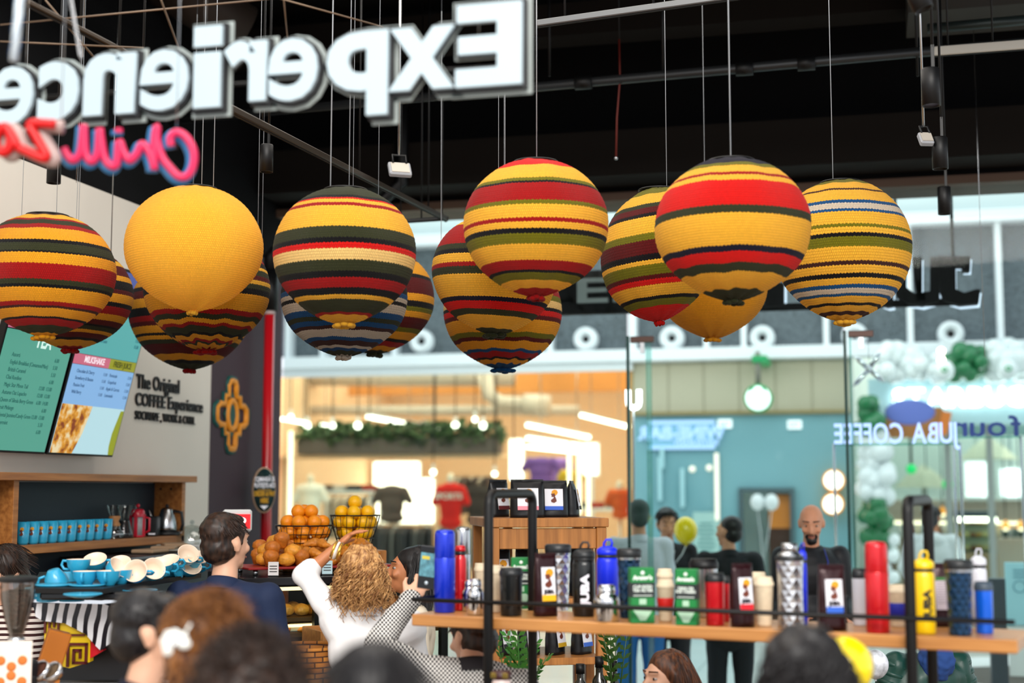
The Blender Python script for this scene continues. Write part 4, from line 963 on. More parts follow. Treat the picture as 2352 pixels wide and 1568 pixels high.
# back bar, strings and shelves of the right-hand shop
a, b = Y(2040, 1205, 24.6), Y(2352, 1150, 24.6)
o = thing('back_bar', 'beige back bar with warm strip lights behind the person in the white hoodie', 'bar', (a.x, 24.6, 0)); Wb = b.x-a.x+1
MB().box((Wb/2, .2, b.z-.16), (Wb, .4, .34), bev=.01).build('upper_band', mat('band_beige', '#a8988a', .6), o)
MB().box((Wb/2, .3, .55), (Wb, .5, 1.1), bev=.01).build('bar_base', mat('bar_brown', '#7c5a40', .6), o)
MB().box((Wb/2, .0, b.z-.36), (Wb, .04, .04)).build('bar_light', warm, o)
for k in range(9): MB().cyl((.2+k*Wb/9, .1, 1.1), .03, b.z-.34-1.1, 8).build('bar_post', wf, o)
rnd = random.Random(8)
for k in range(22):
    c_ = ['#d8c8a8', '#8a5a38', '#e8e0d0', '#3c5048', '#c08040'][rnd.randrange(5)]
    tag(MB().lathe([(1e-4, 0), (.05, 0), (.055, .14), (.03, .2), (.02, .24)], 12, cap=False).build('jar', mat('jar_'+c_, c_, .4), None, (a.x+.35+k*(Wb-.6)/22, 24.72, 1.101)), 'jar in the row on the back bar of the right-hand shop', 'jar', 'jars on the back bar')
mb = MB()
for k in range(60):
    x = Y(2045, 1000, 23).x+k*.028; mb.tube([(x, 23+.1*rnd.random(), Y(2045, 1160, 23).z+rnd.random()*.2), (x, 23, 4.5)], .006, 4)
o = stuff(mb.build('bead_curtain', mat('bead_pale', '#cfe0dc', .4))); tag(o, 'curtain of pale hanging strings in the right-hand shop', 'curtain')
for i, (px, py) in enumerate(((2130, 1180), (2165, 1180), (2205, 1190), (2310, 1212), (2345, 1212))):
    c = Y(px, py, 23.4); o = thing('pendant_lamp', ['first', 'second', 'third', 'fourth', 'fifth'][i]+' small warm pendant lamp from the left over the right-hand shop bar', 'lamp', c, 0, 'pendant lamps over the bar')
    MB().lathe([(.1, 0), (.03, .09), (.015, .12)], 16, cap=False).build('lamp_shade', mat('copper_rim'), o); MB().ball((0, 0, .0), .045, 12).build('lamp_bulb', warm, o); MB().tube([(0, 0, .1), (0, 0, 4.5-c.z)], .008, 5).build('lamp_cord', black, o)

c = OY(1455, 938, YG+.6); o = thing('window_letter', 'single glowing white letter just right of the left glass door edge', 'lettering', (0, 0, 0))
letters(o, 'U', 1437, 895, 1474, 938, YG+.6, mat('white_glow'), mirror=True, depth=.03, off=.06); MB().cyl((c.x, YG+.6, 0), .008, c.z+.01, 8).build('letter_post', steel, o)  # shop sign's reflection in the glass, put in as a glowing letter
# ------------------------------------------------------------ product rack in front
RZ = R(-11.6)
C0 = W(945, 1410, 5.0); ZS = C0.z
oak = wood('oak_board', '#a8703c', '#c68c50', .35, 0)
rack = thing('display_rack', 'black tube rack with long oak board full of bottles and a thin guard rail', 'rack', (C0.x, C0.y, 0), RZ)
LR, DR = 2.02, .34
MB().box((LR/2, DR/2, ZS-.02), (LR, DR, .04), bev=.004).build('shelf_board', oak, rack)
def loc_rack(px, py, z=ZS):
    p = OZ(px, py, z); return p
def hoop(px, dx=0):
    yf, yb, r = -.028, DR-.01, .017
    rr = rotz(ray(px, 1300), -RZ); cc = rotz((CAMP.x-C0.x, CAMP.y-C0.y, 0), -RZ); t = (yf-cc.y)/rr.y; x = cc.x+rr.x*t
    # top height from pixel 1122/1140
    H = CAMP.z+ray(px, dx).z*t; c = .035; pts = [(x, yf, 0)]
    pts += [(x, yf, H-c)]+[(x, yf+c-c*cos(t), H-c+c*sin(t)) for t in (R(25), R(50), R(75))]+[(x, yf+c, H)]
    pts += [(x, yb-c, H)]+[(x, yb-c+c*sin(t), H-c+c*cos(t)) for t in (R(25), R(50), R(75))]+[(x, yb, H-c), (x, yb, 0)]
    MB().tube(pts, r, 14).build('tube_frame', black, rack)
    return x
xh = [hoop(1122, 1134), hoop(2088, 1150)]
zr = ZS+.055
o = MB(); o.tube([(.06, DR-.02, zr+.0), (.03, -.045, zr), (LR+.0, -.045, zr)], .0075, 8); o.build('guard_rail', black, rack)
o = MB()
for x in xh: o.tube([(x, -.028, .35), (x, DR-.01, .35)], .012, 10)
o.tube([(xh[0], DR-.01, .35), (xh[1], DR-.01, .35)], .012, 10); o.build('cross_bar', black, rack)
MB().box(((xh[0]+xh[1])/2, DR/2, .42), (xh[1]-xh[0], DR-.06, .03), bev=.004).build('lower_board', oak, rack)
# ---- product kit
paint = lambda n, c, ro=.28, me=.35: mat('enamel_'+n, c, ro, me, coat=.4)
blu, red, yel, blk, whi = paint('blue', '#0f2fc4'), paint('red', '#c81420'), paint('yellow', '#f0c808', .35, 0), paint('black', '#101416', .35), paint('white', '#c9ccd6', .3, 0)
lblu = paint('light_blue', '#0a62e0'); navy = paint('navy', '#123a5c', .22, .8); bamboo = mat('bamboo_cup', '#d8c8ac', .7, noise_amt=.08, nscale=60)
plast = mat('black_plastic', '#1a1d20', .4); bplast = mat('blue_plastic', '#0d28d8', .35)
def at(px, py): p = OZ(px, py, ZS); return p, (cam.matrix_world.inverted() if False else None), ((p-CAMP).dot(CM @ Vector((0, 0, -1))))
def sized(px, py, wpx, ytop):
    p = OZ(px, py, ZS); d = (p-CAMP).dot(CM @ Vector((0, 0, -1)))
    r = wpx/2/FPX*d; p = OZ(px, py, ZS)
    # push back by its radius so that the front of the foot sits at the pixel
    h = (py-ytop)/FPX*d*1.0
    dirn = Vector((p.x-CAMP.x, p.y-CAMP.y, 0)).normalized()
    q = p+dirn*r*.5; q.z = ZS+.001
    return q, r, h
def container(nm, lab, cat, px, py, wpx, ytop, parts, n=40, rz=0, fn=None, group=None):
    q, r, h = sized(px, py, wpx, ytop)
    o = thing(nm, lab, cat, q, YAW+rz, group)
    for (pn, prof, m) in parts:
        MB().lathe([(max(a*r, 1e-4), b*h) for a, b in prof], n, cap=False, fn=fn if pn == 'bottle_body' else None).build(pn, m, o)
    return o, r, h
def facet(r, z, a, N=9, rows=.018):
    k = ((a*N/(2*pi)) + (int(z/rows) % 2)*.5) % 1
    return r*(1-.09*(.5-abs(k-.5))*2*(1 if (z % rows) < rows else 1)), z
def facet_prof(b0, b1, r0, r1, n=14): return [(r0+(r1-r0)*i/n, b0+(b1-b0)*i/n) for i in range(n+1)]
def thermos(lab, px, py, w_, yt, m, lid=None):
    c = .30
    return container('vacuum_flask', lab, 'flask', px, py, w_, yt, [
        ('bottle_body', [(0, 0), (.94, 0), (1, .01), (1, .655), (.985, .66)], m),
        ('cap', [(.96, .663), (.97, .667), (.95, .94), (.88, .975), (.7, .992), (0, 1)], lid or m)])
thermos('tall blue vacuum flask at the left end of the product board', 1021, 1407, 49, 1218, blu)
thermos('tall silver vacuum flask behind the blue one', 1063, 1396, 36, 1212, steel)
thermos('tall red vacuum flask right of the white tumbler', 2017, 1454, 54, 1245, red)
container('drinking_bottle', 'slim red bottle with dark band squeezed behind the tall blue flask', 'bottle', 1057, 1402, 28, 1254, [('bottle_body', [(0, 0), (.95, 0), (1, .02), (1, .78), (.8, .83), (.75, .85)], red), ('neck_band', [(.8, .85), (.85, .86), (.85, .9), (.7, .91)], plast), ('cap', [(.85, .91), (.9, .93), (.8, .99), (0, 1)], red)])
for lab, px, py, w_, yt in [('small chrome flask with rounded shoulders beside the tall blue flask', 1092, 1413, 40, 1331), ('small chrome flask peeking out behind its twin near the left hoop', 1078, 1404, 34, 1333), ('small wide chrome flask in front of the blue sports bottle', 1394, 1428, 60, 1344)]:
    container('steel_flask', lab, 'flask', px, py, w_, yt, [('bottle_body', [(0, 0), (.92, 0), (1, .03), (1, .55), (.97, .62), (.8, .7), (.68, .74), (.66, .78)], chrome), ('cap', [(.7, .78), (.73, .79), (.7, .84), (.66, .96), (.5, 1), (0, 1)], chrome)])
def cup(lab, px, py, w_, yt, band=None, word=False):
    ps = [('cup_body', [(0, 0), (.66, 0), (.72, .02), (.93, .82), (.95, .83)], bamboo), ('cup_lid', [(1, .82), (1, .89), (.9, .9), (.84, .98), (.8, 1), (.7, .985), (0, .98)], bamboo)]
    if band: ps.append(('grip_band', [(.79, .27), (.83, .28), (.93, .56), (.9, .57)], band))
    o, r, h = container('travel_cup', lab, 'cup', px, py, w_, yt, ps)
    return o
cup('cream travel cup behind the left hoop, front one of the pair', 1138, 1407, 34, 1300); cup('cream travel cup partly behind the black tumbler', 1165, 1400, 34, 1303); cup('faint cream travel cup left of the left hoop, at the back', 1103, 1394, 30, 1295)
cup('cream travel cup with a red grip between two green boxes', 1529, 1427, 42, 1334, mat('grip_red', '#c8140e', .6)); cup('cream travel cup standing behind the red-gripped one', 1528, 1412, 38, 1308)
cup('plain cream travel cup right of the red-labelled coffee bag', 1755, 1438, 48, 1327); cup('plain cream travel cup at the back, left of the chrome shaker', 1742, 1424, 42, 1316)
cup('cream travel cup with a blue grip by the right hoop', 2062, 1440, 46, 1345, mat('grip_blue', '#15209a', .6))
def tumbler(lab, px, py, w_, yt, m, lidm=plast, steelrim=False):
    return container('tumbler', lab, 'tumbler', px, py, w_, yt, [('bottle_body', [(0, 0), (.88, 0), (.92, .02), (.97, .8), (.98, .83)], m), ('lid', [(1, .83), (1.03, .85), (1.03, .93), (.95, .95), (.9, 1), (.6, .98), (0, .98)], lidm)])
tumbler('matt black tumbler right of the left hoop', 1174, 1415, 54, 1306, blk)
tumbler('metallic red tumbler with black lid in front of the steel mug', 1643, 1437, 46, 1318, red)
tumbler('slim dark red tumbler just right of the metallic red one', 1667, 1428, 20, 1324, red)
tumbler('white tumbler with dark lid left of the tall red flask', 1976, 1437, 34, 1308, whi)
tumbler('large brushed steel mug with dark rim behind the red tumbler', 1618, 1418, 66, 1285, steel, black)
def facetted(lab, px, py, w_, yt, m, lid, shape='tumbler'):
    q, r, h = sized(px, py, w_, yt); o = thing('facetted_tumbler' if shape == 'tumbler' else 'facetted_shaker', lab, 'tumbler', q, YAW)
    mb = MB(); N = 10; rows = 11; vs = []; zt_ = .87 if shape == 'tumbler' else .80
    for i in range(rows+1):
        z = i/rows; 
        if shape == 'tumbler': rr = .80+.20*z**1.6
        else: rr = .92-.06*sin(pi*z)+.03*z
        for j in range(N):
            a = 2*pi*(j+(i % 2)*.5)/N; vs.append((rr*r*cos(a), rr*r*sin(a), z*h*zt_))
    fs = []
    for i in range(rows):
        for j in range(N):
            k = (j+1) % N
            a, b, c, d = i*N+j, i*N+k, (i+1)*N+j, (i+1)*N+k
            fs += ([(a, b, c), (b, d, c)] if i % 2 == 0 else [(a, d, c), (a, b, d)])
    mb.add(vs, fs, 0, False); mb.build('facetted_body', m, o)
    if shape == 'tumbler':
        MB().lathe([(r*.97, h*.86), (r*1.02, h*.875), (r*1.04, h*.97), (r*.98, h*.985), (r*.9, h), (r*.5, h*.985), (1e-4, h*.98)], 32, cap=False).build('lid', lid, o)
        MB().lathe([(r*1.0, h*.84), (r*1.01, h*.875)], 32, cap=False).build('rim_ring', steel, o)
    else:
        MB().lathe([(r*.98, h*.79), (r*1.0, h*.8), (r*1.0, h*.835), (r*.9, h*.85)], 32, cap=False).build('collar', plast, o)
        MB().lathe([(r*.85, h*.84), (r*.8, h*.87), (r*.5, h*.9), (r*.5, h*.91)], 32, cap=False).build('shoulder', steel, o)
        MB().lathe([(r*.52, h*.9), (r*.55, h*.905), (r*.55, h), (1e-4, h)], 32, cap=False).build('cap', steel, o)
fchr = mat('facet_chrome', '#d4d6dc', .3, 1)
facetted('chrome diamond-facetted tumbler with black lid behind the yellow-labelled bag', 1282, 1403, 60, 1252, fchr, plast)
facetted('dark navy facetted tumbler left of the first green box', 1446, 1420, 56, 1262, navy, plast)
facetted('large chrome diamond-facetted shaker left of the bearded man badge', 1817, 1440, 66, 1250, fchr, plast, 'shaker')
facetted('large dark blue facetted tumbler near the right end of the board', 2206, 1460, 64, 1288, navy, plast)
# sport bottles
def sport(lab, px, py, w_, yt, m, lidm, word=None, wcol=None, cut=.78):
    o, r, h = container('sports_bottle', lab, 'bottle', px, py, w_, yt, [('bottle_body', [(0, 0), (.93, 0), (1, .015), (1, .69), (.93, .735), (.85, .75)], m), ('neck_ring', [(.9, .75), (.93, .755), (.93, .785), (.85, .79)], plast), ('cap', [(.97, .79), (1, .8), (.98, .86), (.7, .89), (.35, .91), (0, .91)], lidm)])
    MB().tube([(-r*.35, 0, h*.88), (-r*.3, 0, h*.95), (-r*.1, 0, h*.995), (r*.35, 0, h*.995), (r*.45, 0, h*.95), (r*.35, 0, h*.89)], r*.11, 8).build('carry_loop', lidm, o)
    if word:
        t = text('lettering', word, r*.95, wcol, o, (0, 0, h*.36), depth=.001, offset=.002, sx=1.25)
        for v in t.data.vertices:
            x, y, z = v.co; X, Z = -(z-r*.33), x
            v.co = (X, -r*1.004+y*.5, Z)
    return o
wl = mat('print_light', '#eaeaf6', .5); dl = mat('print_dark', '#2a2208', .5)
sport('black bottle with white vertical lettering and a carry loop', 1342, 1416, 52, 1247, blk, plast, 'JUBA', wl)
sport('blue sports bottle with a flip spout behind the small chrome flask', 1396, 1405, 50, 1241, bplast, bplast)
sport('yellow sports bottle with dark vertical lettering at the right hoop', 2125, 1456, 50, 1268, yel, yel, 'JUBA', dl)
sport('pale grey sports bottle with bent spout behind the rightmost blue bottle', 2252, 1440, 36, 1262, whi, whi)
sport('narrow blue bottle hidden behind the chrome shaker', 1846, 1435, 20, 1248, bplast, bplast)
tumbler('small bright blue bottle with grey lid at the right end of the board', 2262, 1456, 42, 1338, lblu, mat('grey_lid', '#3c4a58', .5))
# coffee bags
skin_b, wrap_o = mat('emblem_brown', '#6a3020', .6), mat('emblem_orange', '#e09a18', .6)
bagdark = mat('bag_brown_foil', '#2a0d12', .28, .3); bagblk = mat('bag_black', '#121418', .38, .1)
def emblem(parent, c, s, y, body=None):
    """woman's head in profile with a wrapped headscarf above a swirl"""
    mb = MB()
    head = [(-.10, .02), (-.16, .06), (-.12, .10), (-.17, .17), (-.11, .28), (.0, .34), (.10, .25), (.10, .10), (.02, .02)]
    mb.prism([(c[0]+x*s, c[1]+z*s) for x, z in head], y-.0006, y)
    mb.prism([(c[0]+x*s, c[1]+z*s) for x, z in [(.0, .04), (-.02, -.05), (-.18, -.16), (-.16, -.28), (0, -.34), (.16, -.24), (.14, -.12), (.08, .04)]], y-.0006, y)
    mb.build('emblem_head', skin_b, parent)
    mb = MB(); mb.prism([(c[0]+x*s, c[1]+z*s) for x, z in [(-.13, .2), (-.12, .36), (.02, .46), (.18, .42), (.24, .28), (.16, .14), (.08, .12), (.04, .24)]], y-.0010, y-.0002)
    mb.build('emblem_headscarf', wrap_o, parent)
def bag(lab, q, w_, h, d, m, strip_, rz=0, word='JUBA', body='#ffffff', foil=True, back=False, lean=0, labh=(.28, .80), cat='coffee bag', group=None, small=False):
    o = thing('coffee_bag', lab, cat, q, YAW+rz, group)
    mb = MB(); n = 12; vs = []; cols = 10
    for side in (-1, 1):
        for i in range(n+1):
            t = i/n; dd = d/2*(1-t**3.0)+.003; ww = w_/2*(1-.04*t)
            for j in range(cols+1):
                u = -1+2*j/cols; pil = (1-abs(u)**4*.55)
                wr = .004*noise.noise(Vector((u*3+q.x*9, t*6, side*2)))
                vs.append((u*ww, side*(dd*pil)+wr, t*h))
    K = (n+1)*(cols+1); fs = []
    for s in range(2):
        for i in range(n):
            for j in range(cols):
                a = s*K+i*(cols+1)+j; f = (a, a+1, a+cols+2, a+cols+1); fs.append(f if s == 0 else f[::-1])
    for i in range(n):
        for j in (0, cols):
            a = i*(cols+1)+j; b = a+cols+1; f = (a, b, b+K, a+K); fs.append(f if j == 0 else f[::-1])
    for j in range(cols):
        a = j; fs.append((a, a+K, a+K+1, a+1)); a = n*(cols+1)+j; fs.append((a, a+1, a+1+K, a+K))
    mb.add(vs, fs, 0, True); mb.build('bag_body', m, o)
    MB().box((0, 0, h*1.0), (w_*.96, .008, .012), bev=.002).build('top_seal', m, o)
    a, b = labh; yl = -(d/2*(1-((a+b)/2)**3)+.006); sl = math.atan2(d/2*(b**3-a**3), h*(b-a))
    if back: lc = mat('label_grey', '#b9aeb6', .6)
    else: lc = mat('label_white', '#e6e8f0', .6)
    lb = link('label_holder', None, o, (0, yl, h*(a+b)/2)); lb.rotation_euler = (-sl, 0, 0)
    lw, lh = w_*.62, h*(b-a)
    # the label card is a part; its print are sub-parts
    bpy.data.objects.remove(lb)
    card = MB().box((0, 0, 0), (lw, .0012, lh)).build('label_card', lc, o, (0, yl, h*(a+b)/2)); card.rotation_euler = (-sl, 0, 0)
    if strip_: MB().box((0, -.0012, -lh*.41), (lw, .0012, lh*.18)).build('label_strip', mat('label_'+strip_, strip_, .6), card)
    if back:
        MB().box((0, -.0012, lh*.46), (lw, .0014, lh*.1)).build('label_strip', mat('label_green', '#2c6a2c', .6), card)
        if not small:
            for k in range(9): MB().box((0, -.0012, lh*(.34-.08*k)), (lw*.8, .001, lh*.014)).build('label_line', mat('label_ink', '#6a6068', .6), card)
    elif not small:
        emblem(card, (0, lh*.13), lh*.72, -.0012)
        text('label_word', word, lw*.30, mat('label_black', '#241c28', .6), card, (0, -.0018, -lh*.27), depth=.0006, offset=.002)
    else:
        emblem(card, (0, lh*.1), lh*.8, -.0012)
    return o
def shelf_bag(lab, px, py, w_, yt, strip_, **k):
    q, r, h = sized(px, py, w_, yt); return bag(lab, q, r*2, h, r*1.0, bagdark, strip_, **k)
shelf_bag('dark coffee bag with white label and yellow strip, turned left', 1253, 1416, 56, 1276, '#f0b810', rz=.45, labh=(.25, .8))
shelf_bag('dark coffee bag with white label and red strip beside the red tumbler', 1706, 1441, 56, 1300, '#d81828', rz=.4)
shelf_bag('dark coffee bag with white label and blue strip right of the badge', 1912, 1449, 64, 1303, '#2860c8', rz=.12)
shelf_bag('dark coffee bag showing its printed back behind the yellow bottle', 2163, 1440, 50, 1300, None, back=True)
# green tea filter boxes
gbox = mat('carton_green', '#0f7a38', .5); gblk = mat('carton_black', '#1a2024', .5)
def carton(lab, px, py, w_, yt, lines, rz):
    q, r, h = sized(px, py, w_, yt); o = thing('filter_carton', lab, 'carton', q, YAW+rz, None); ww = r*2*.86; d = ww*.7
    MB().box((0, d/2, h/2), (ww, d, h), bev=.002).build('carton_body', gbox, o)
    MB().box((0, d/2, h*.60), (ww+.001, d+.001, h*.27)).build('black_band', gblk, o)
    wm = mat('carton_white', '#e4efe6', .6)
    text('carton_brand', "Aroma's", ww*.24, wm, o, (0, -.001, h*.79), depth=.0008, offset=.0012)
    MB().lathe([(1e-4, 0), (ww*.09, 0), (ww*.07, .001), (1e-4, .001)], 16, M=Matrix.Translation((0, -.0006, h*.91)) @ Matrix.Rotation(pi/2, 4, 'X'), cap=False).build('brand_mark', wm, o)
    text('carton_title', lines, ww*.17, wm, o, (0, -.0014, h*.635), depth=.0006, offset=.0004, line=.9)
    mb = MB(); mb.prism([(-ww*.42, h*.24), (-ww*.12, h*.05), (ww*.12, h*.05), (ww*.42, h*.24), (ww*.25, h*.3), (-ww*.25, h*.3)], -.001, 0); mb.prism([(-ww*.15, h*.34), (ww*.15, h*.34), (ww*.15, h*.44), (-ww*.15, h*.44)], -.001, 0)
    mb.build('filter_drawing', mat('filter_pale', '#a9cdb2', .6), o)
    MB().box((0, -.001, h*.5), (ww*.8, .0008, h*.012)).build('carton_line', wm, o)
carton('green filter carton with black band, half behind the black tumbler', 1197, 1400, 54, 1283, 'TEEFILTER\nFÜR TASSEN', 0)
carton('green filter carton reading cup-sized tea filter, left of the red-gripped cup', 1477, 1433, 64, 1307, 'CUP-SIZED\nTEA FILTER', .1)
carton('green filter carton right of the red-gripped cup, showing its side', 1576, 1438, 58, 1310, 'TEEFILTER\nFÜR TASSEN', -.35)
# ------------------------------------------------------------ wooden shelf unit behind
pine = wood('honey_pine', '#96602c', '#b87a3c', .45, 2)
d7 = 7.0; P = W(1134, 1190, d7); zt7 = P.z; un = thing('wooden_shelf_unit', 'honey-coloured open wooden shelf unit with black coffee bags behind the board', 'shelf unit', (P.x, P.y, 0), YAW+.18)
UW, UD = .54, .52; post = .05
for nm, x, y in (('post', 0, 0), ('post', UW*.3, UD), ('post', UW*1.0, 0), ('post', UW, UD), ('post', 0, UD), ('post', UW+.0, UD*.5)):
    MB().box((x, y, (zt7-.045)/2), (post if y == 0 else .045, post, zt7-.045), bev=.003).build(nm, pine, un)
lv = [zt7-.0]+[W(1134, p, d7).z for p in (1375, 1510)]+[.3]
for z in lv:
    if z == lv[0]: MB().box((UW/2, UD/2, z-.022), (UW+.07, UD+.07, .045), bev=.004).build('top_board', pine, un)
    else: MB().box((UW/2, UD/2, z-.0175), (UW+.02, UD, .035), bev=.003).build('shelf_board', pine, un)
MB().box((UW/2, .0, lv[0]-.1), (UW-.05, .03, .1), bev=.003).build('front_rail', pine, un)
MB().box((UW, UD/2, lv[0]-.09), (.03, UD, .05)).build('side_rail', pine, un)
def ub(lab, x, y, z, w_, h, lblc, rz=0, m=bagblk, small=False, grp=None, body=None):
    v = Matrix.Rotation(YAW+.18, 4, 'Z') @ Vector((x, y, 0)); q = Vector((P.x+v.x, P.y+v.y, z+.001))
    o = bag(lab, q, w_, h, w_*.55, m, lblc, rz=rz, word='', labh=(.2, .8), group=grp, small=True); return o
ub('black coffee bag with pink and white label on top of the wooden shelf unit', .19, .12, lv[0], .17, .185, '#e88a9a', .1)
ub('black coffee bag with blue and white label on top of the wooden shelf unit', .34, .2, lv[0], .15, .18, '#2a5cc8', .1)
ub('plain black coffee bag at the left of the bags on top of the unit', .08, .34, lv[0], .13, .185, '#5c1418', .8)
ub('plain black coffee bag turned sideways, right end of the unit top', .46, .3, lv[0], .13, .18, '#202020', 1.4)
names = ['left end', 'second from left', 'third from left', 'right end']
for i in range(4): ub('black coffee bag on the middle level of the wooden unit, '+names[i], .06+i*.14, .18, lv[1], .12, .235, ['#202020', '#c9b8c0', '#26262c', '#f0b810'][i], rz=[.5, .2, .9, .4][i])
for i in range(4): ub('black coffee bag on the lower level of the wooden unit, '+names[i], .07+i*.135, .16, lv[2], .125, .19, ['#26262c', '#d9a8b8', '#c8a020', '#3264c8'][i], rz=[.9, .7, 1.0, .9][i])
# oil bottles on the bottom level
for px, yt, lab in ((1333, 1525, 'dark glass oil bottle with black cap, left of two'), (1377, 1508, 'dark glass oil bottle with black cap, right of two and taller'), (1412, 1518, 'slim dark bottle with white label by the wooden unit')):
    p = W(px, 1590, 6.3); zb_ = p.z-.14; h = W(px, yt, 6.3).z-zb_; r = .036 if 'slim' not in lab else .022
    o = thing('oil_bottle', lab, 'bottle', (p.x, p.y, zb_))
    MB().lathe([(1e-4, 0), (r, 0), (r, h*.55), (r*.9, h*.66), (r*.45, h*.74), (r*.42, h*.84)], 24, cap=False).build('bottle_glass', mat('dark_glass', '#1c1a12', .12, coat=.5), o)
    MB().cyl((0, 0, h*.84), r*.55, h*.16, 18).build('bottle_cap', black, o); MB().lathe([(r*1.01, h*.12), (r*1.01, h*.45)], 24, cap=False).build('bottle_label', mat('label_bone', '#c9c4b4', .6), o)
p = W(1375, 1590, 6.3)
o = thing('low_table', 'low wooden table carrying the oil bottles in front of the unit', 'table', (p.x, p.y, 0), YAW); MB().box((0, 0, p.z-.14-.02), (.36, .26, .04), bev=.004).build('tabletop', pine, o)
for sx in (-.15, .15):
    for sy in (-.1, .1): MB().box((sx, sy, (p.z-.18)/2), (.04, .04, p.z-.18)).build('leg', pine, o)
# jar with gold clamp on a small stand
p = W(1152, 1570, 4.6); o = thing('clip_jar', 'glass jar with a dark lid and gold clip at the bottom behind the left hoop', 'jar', (p.x, p.y, p.z-.1)); r = .032
MB().lathe([(1e-4, 0), (r, 0), (r, .1), (r*.85, .115)], 24, cap=False).build('jar_glass', mat('jar_pale', '#d8c4c0', .2), o); MB().lathe([(r*.9, .115), (r, .12), (r, .14), (1e-4, .142)], 24, cap=False).build('jar_lid', mat('lid_dark', '#3a1c20', .4), o)
for s in (-1, 1): MB().box((s*r*.6, -r*.95, .13), (.018, .006, .016), bev=.001).build('jar_clip', mat('brass_clip', '#a89048', .3, .8), o)
o = thing('round_stool', 'small round dark stool holding the clip jar', 'stool', (p.x, p.y, 0)); MB().cyl((0, 0, p.z-.13), .12, .03, 28).build('seat', black, o)
for k in range(3): MB().tube([(.09*cos(k*2.1), .09*sin(k*2.1), p.z-.13), (.15*cos(k*2.1), .15*sin(k*2.1), 0)], .012, 8).build('leg', black, o)
# plants: zamioculcas in pot
def frond(mb, base, tip, n, ll, rnd, mi=0):
    base, tip = Vector(base), Vector(tip); d = tip-base; u = d.cross(Vector((0, 0, 1))); u = u.normalized() if u.length > .01 else Vector((1, 0, 0)); w_ = u.cross(d).normalized()
    mb.tube([base, base.lerp(tip, .5)+Vector((0, 0, .02)), tip], [.004, .003, .0015], 5, mi)
    for i in range(n):
        t = .25+.75*i/(n-1); p = base.lerp(tip, t)+Vector((0, 0, .02*sin(pi*t)))
        for s in (-1, 1):
            q = (u*s+d.normalized()*.7+w_*rnd.uniform(-.3, .5)).normalized()*ll*(1-.4*abs(t-.6)); n_ = q.cross(d).normalized()
            k = q.cross(n_).normalized()*ll*.22
            mb.add([p, p+q*.5+k, p+q, p+q*.5-k], [(0, 1, 2, 3)], mi, True)
def plant(lab, px, py, d, fr, col, n=9, ll=.05, potpx=1640, nm='potted_plant', seed=1):
    rnd = random.Random(seed); p = W(px, py, d); o = thing(nm, lab, 'plant', (p.x, p.y, 0), YAW)
    zb_ = W(px, potpx, d).z; mb = MB()
    for (tx, ty) in fr:
        t = W(tx, ty, d)-Vector((p.x, p.y, 0)); t = Matrix.Rotation(-YAW, 3, 'Z') @ t; t.y += rnd.uniform(-.1, .1)
        frond(mb, (rnd.uniform(-.03, .03), rnd.uniform(-.03, .03), zb_), t, n, ll, rnd)
    mb.build('leaves', mat('leaf_'+col, col, .35), o)
    MB().lathe([(1e-4, zb_-.3), (.1, zb_-.3), (.13, zb_-.02), (.12, zb_), (.11, zb_-.03), (1e-4, zb_-.03)], 24, cap=False).build('pot', mat('pot_grey', '#4a4a48', .7), o)
    MB().box((0, 0, (zb_-.3)/2), (.3, .3, zb_-.3), bev=.01).build('plant_stand', pine, o)
plant('green leafy potted plant with feathery fronds behind the left hoop', 1195, 1600, 5.9, [(1165, 1465), (1190, 1455), (1180, 1495), (1215, 1500), (1232, 1482), (1260, 1515), (1245, 1530), (1140, 1470), (1205, 1475), (1170, 1520)], '#3c7a2c', 9, .05, seed=2)
plant('dark green plant just under the right part of the oak board near the unit', 1405, 1560, 6.3, [(1400, 1455), (1420, 1450), (1440, 1452), (1395, 1470), (1385, 1460)], '#2a4a18', 7, .05, seed=3)
# ------------------------------------------------------------ wall behind the bar
def X(px, py, x=XW): return OX(px, py, x)
ink = mat('wall_ink', '#1a1414', .6)
def walltext(s, px0, py0, px1, py1, m, nm='wall_lettering', lab=None, off=.01, depth=.012, x=XW, parent=None):
    """text on the left wall between pixel corners (baseline-left, top-right)"""
    a = X(px0, py1, x+.004); b = X(px1, py0, x+.004)
    me = textmesh(s, 1, depth=depth, offset=off, align='LEFT')
    xs = [v.co.x for v in me.vertices]; zs = [v.co.z for v in me.vertices]; x0, x1 = min(xs), max(xs); z1_ = max(zs)
    L = b.y-a.y; Hh = X(px0, py0, x+.004).z-a.z
    for v in me.vertices:
        u = (v.co.x-x0)/(x1-x0)*L; z = v.co.z/z1_*Hh; d = v.co.y
        v.co = (d*-1 if False else -d, u, z)
    me.flip_normals() if False else None
    me.materials.clear(); me.materials.append(m); me.name = nm
    o = link(nm, me, parent, (x+.008, a.y, a.z)); return o
L_ = thing('wall_lettering', 'three lines of black raised lettering on the cream wall beside the menu screens', 'lettering', (0, 0, 0))
walltext('The Original', 312, 857, 411, 890, ink, 'lettering_line', parent=L_, off=.012)
walltext('COFFEE Experience', 310, 900, 465, 930, ink, 'lettering_line', parent=L_, off=.012)
walltext('SOCIALIZE , WORK & CHILL', 309, 942, 447, 962, ink, 'lettering_line', parent=L_, off=.0)
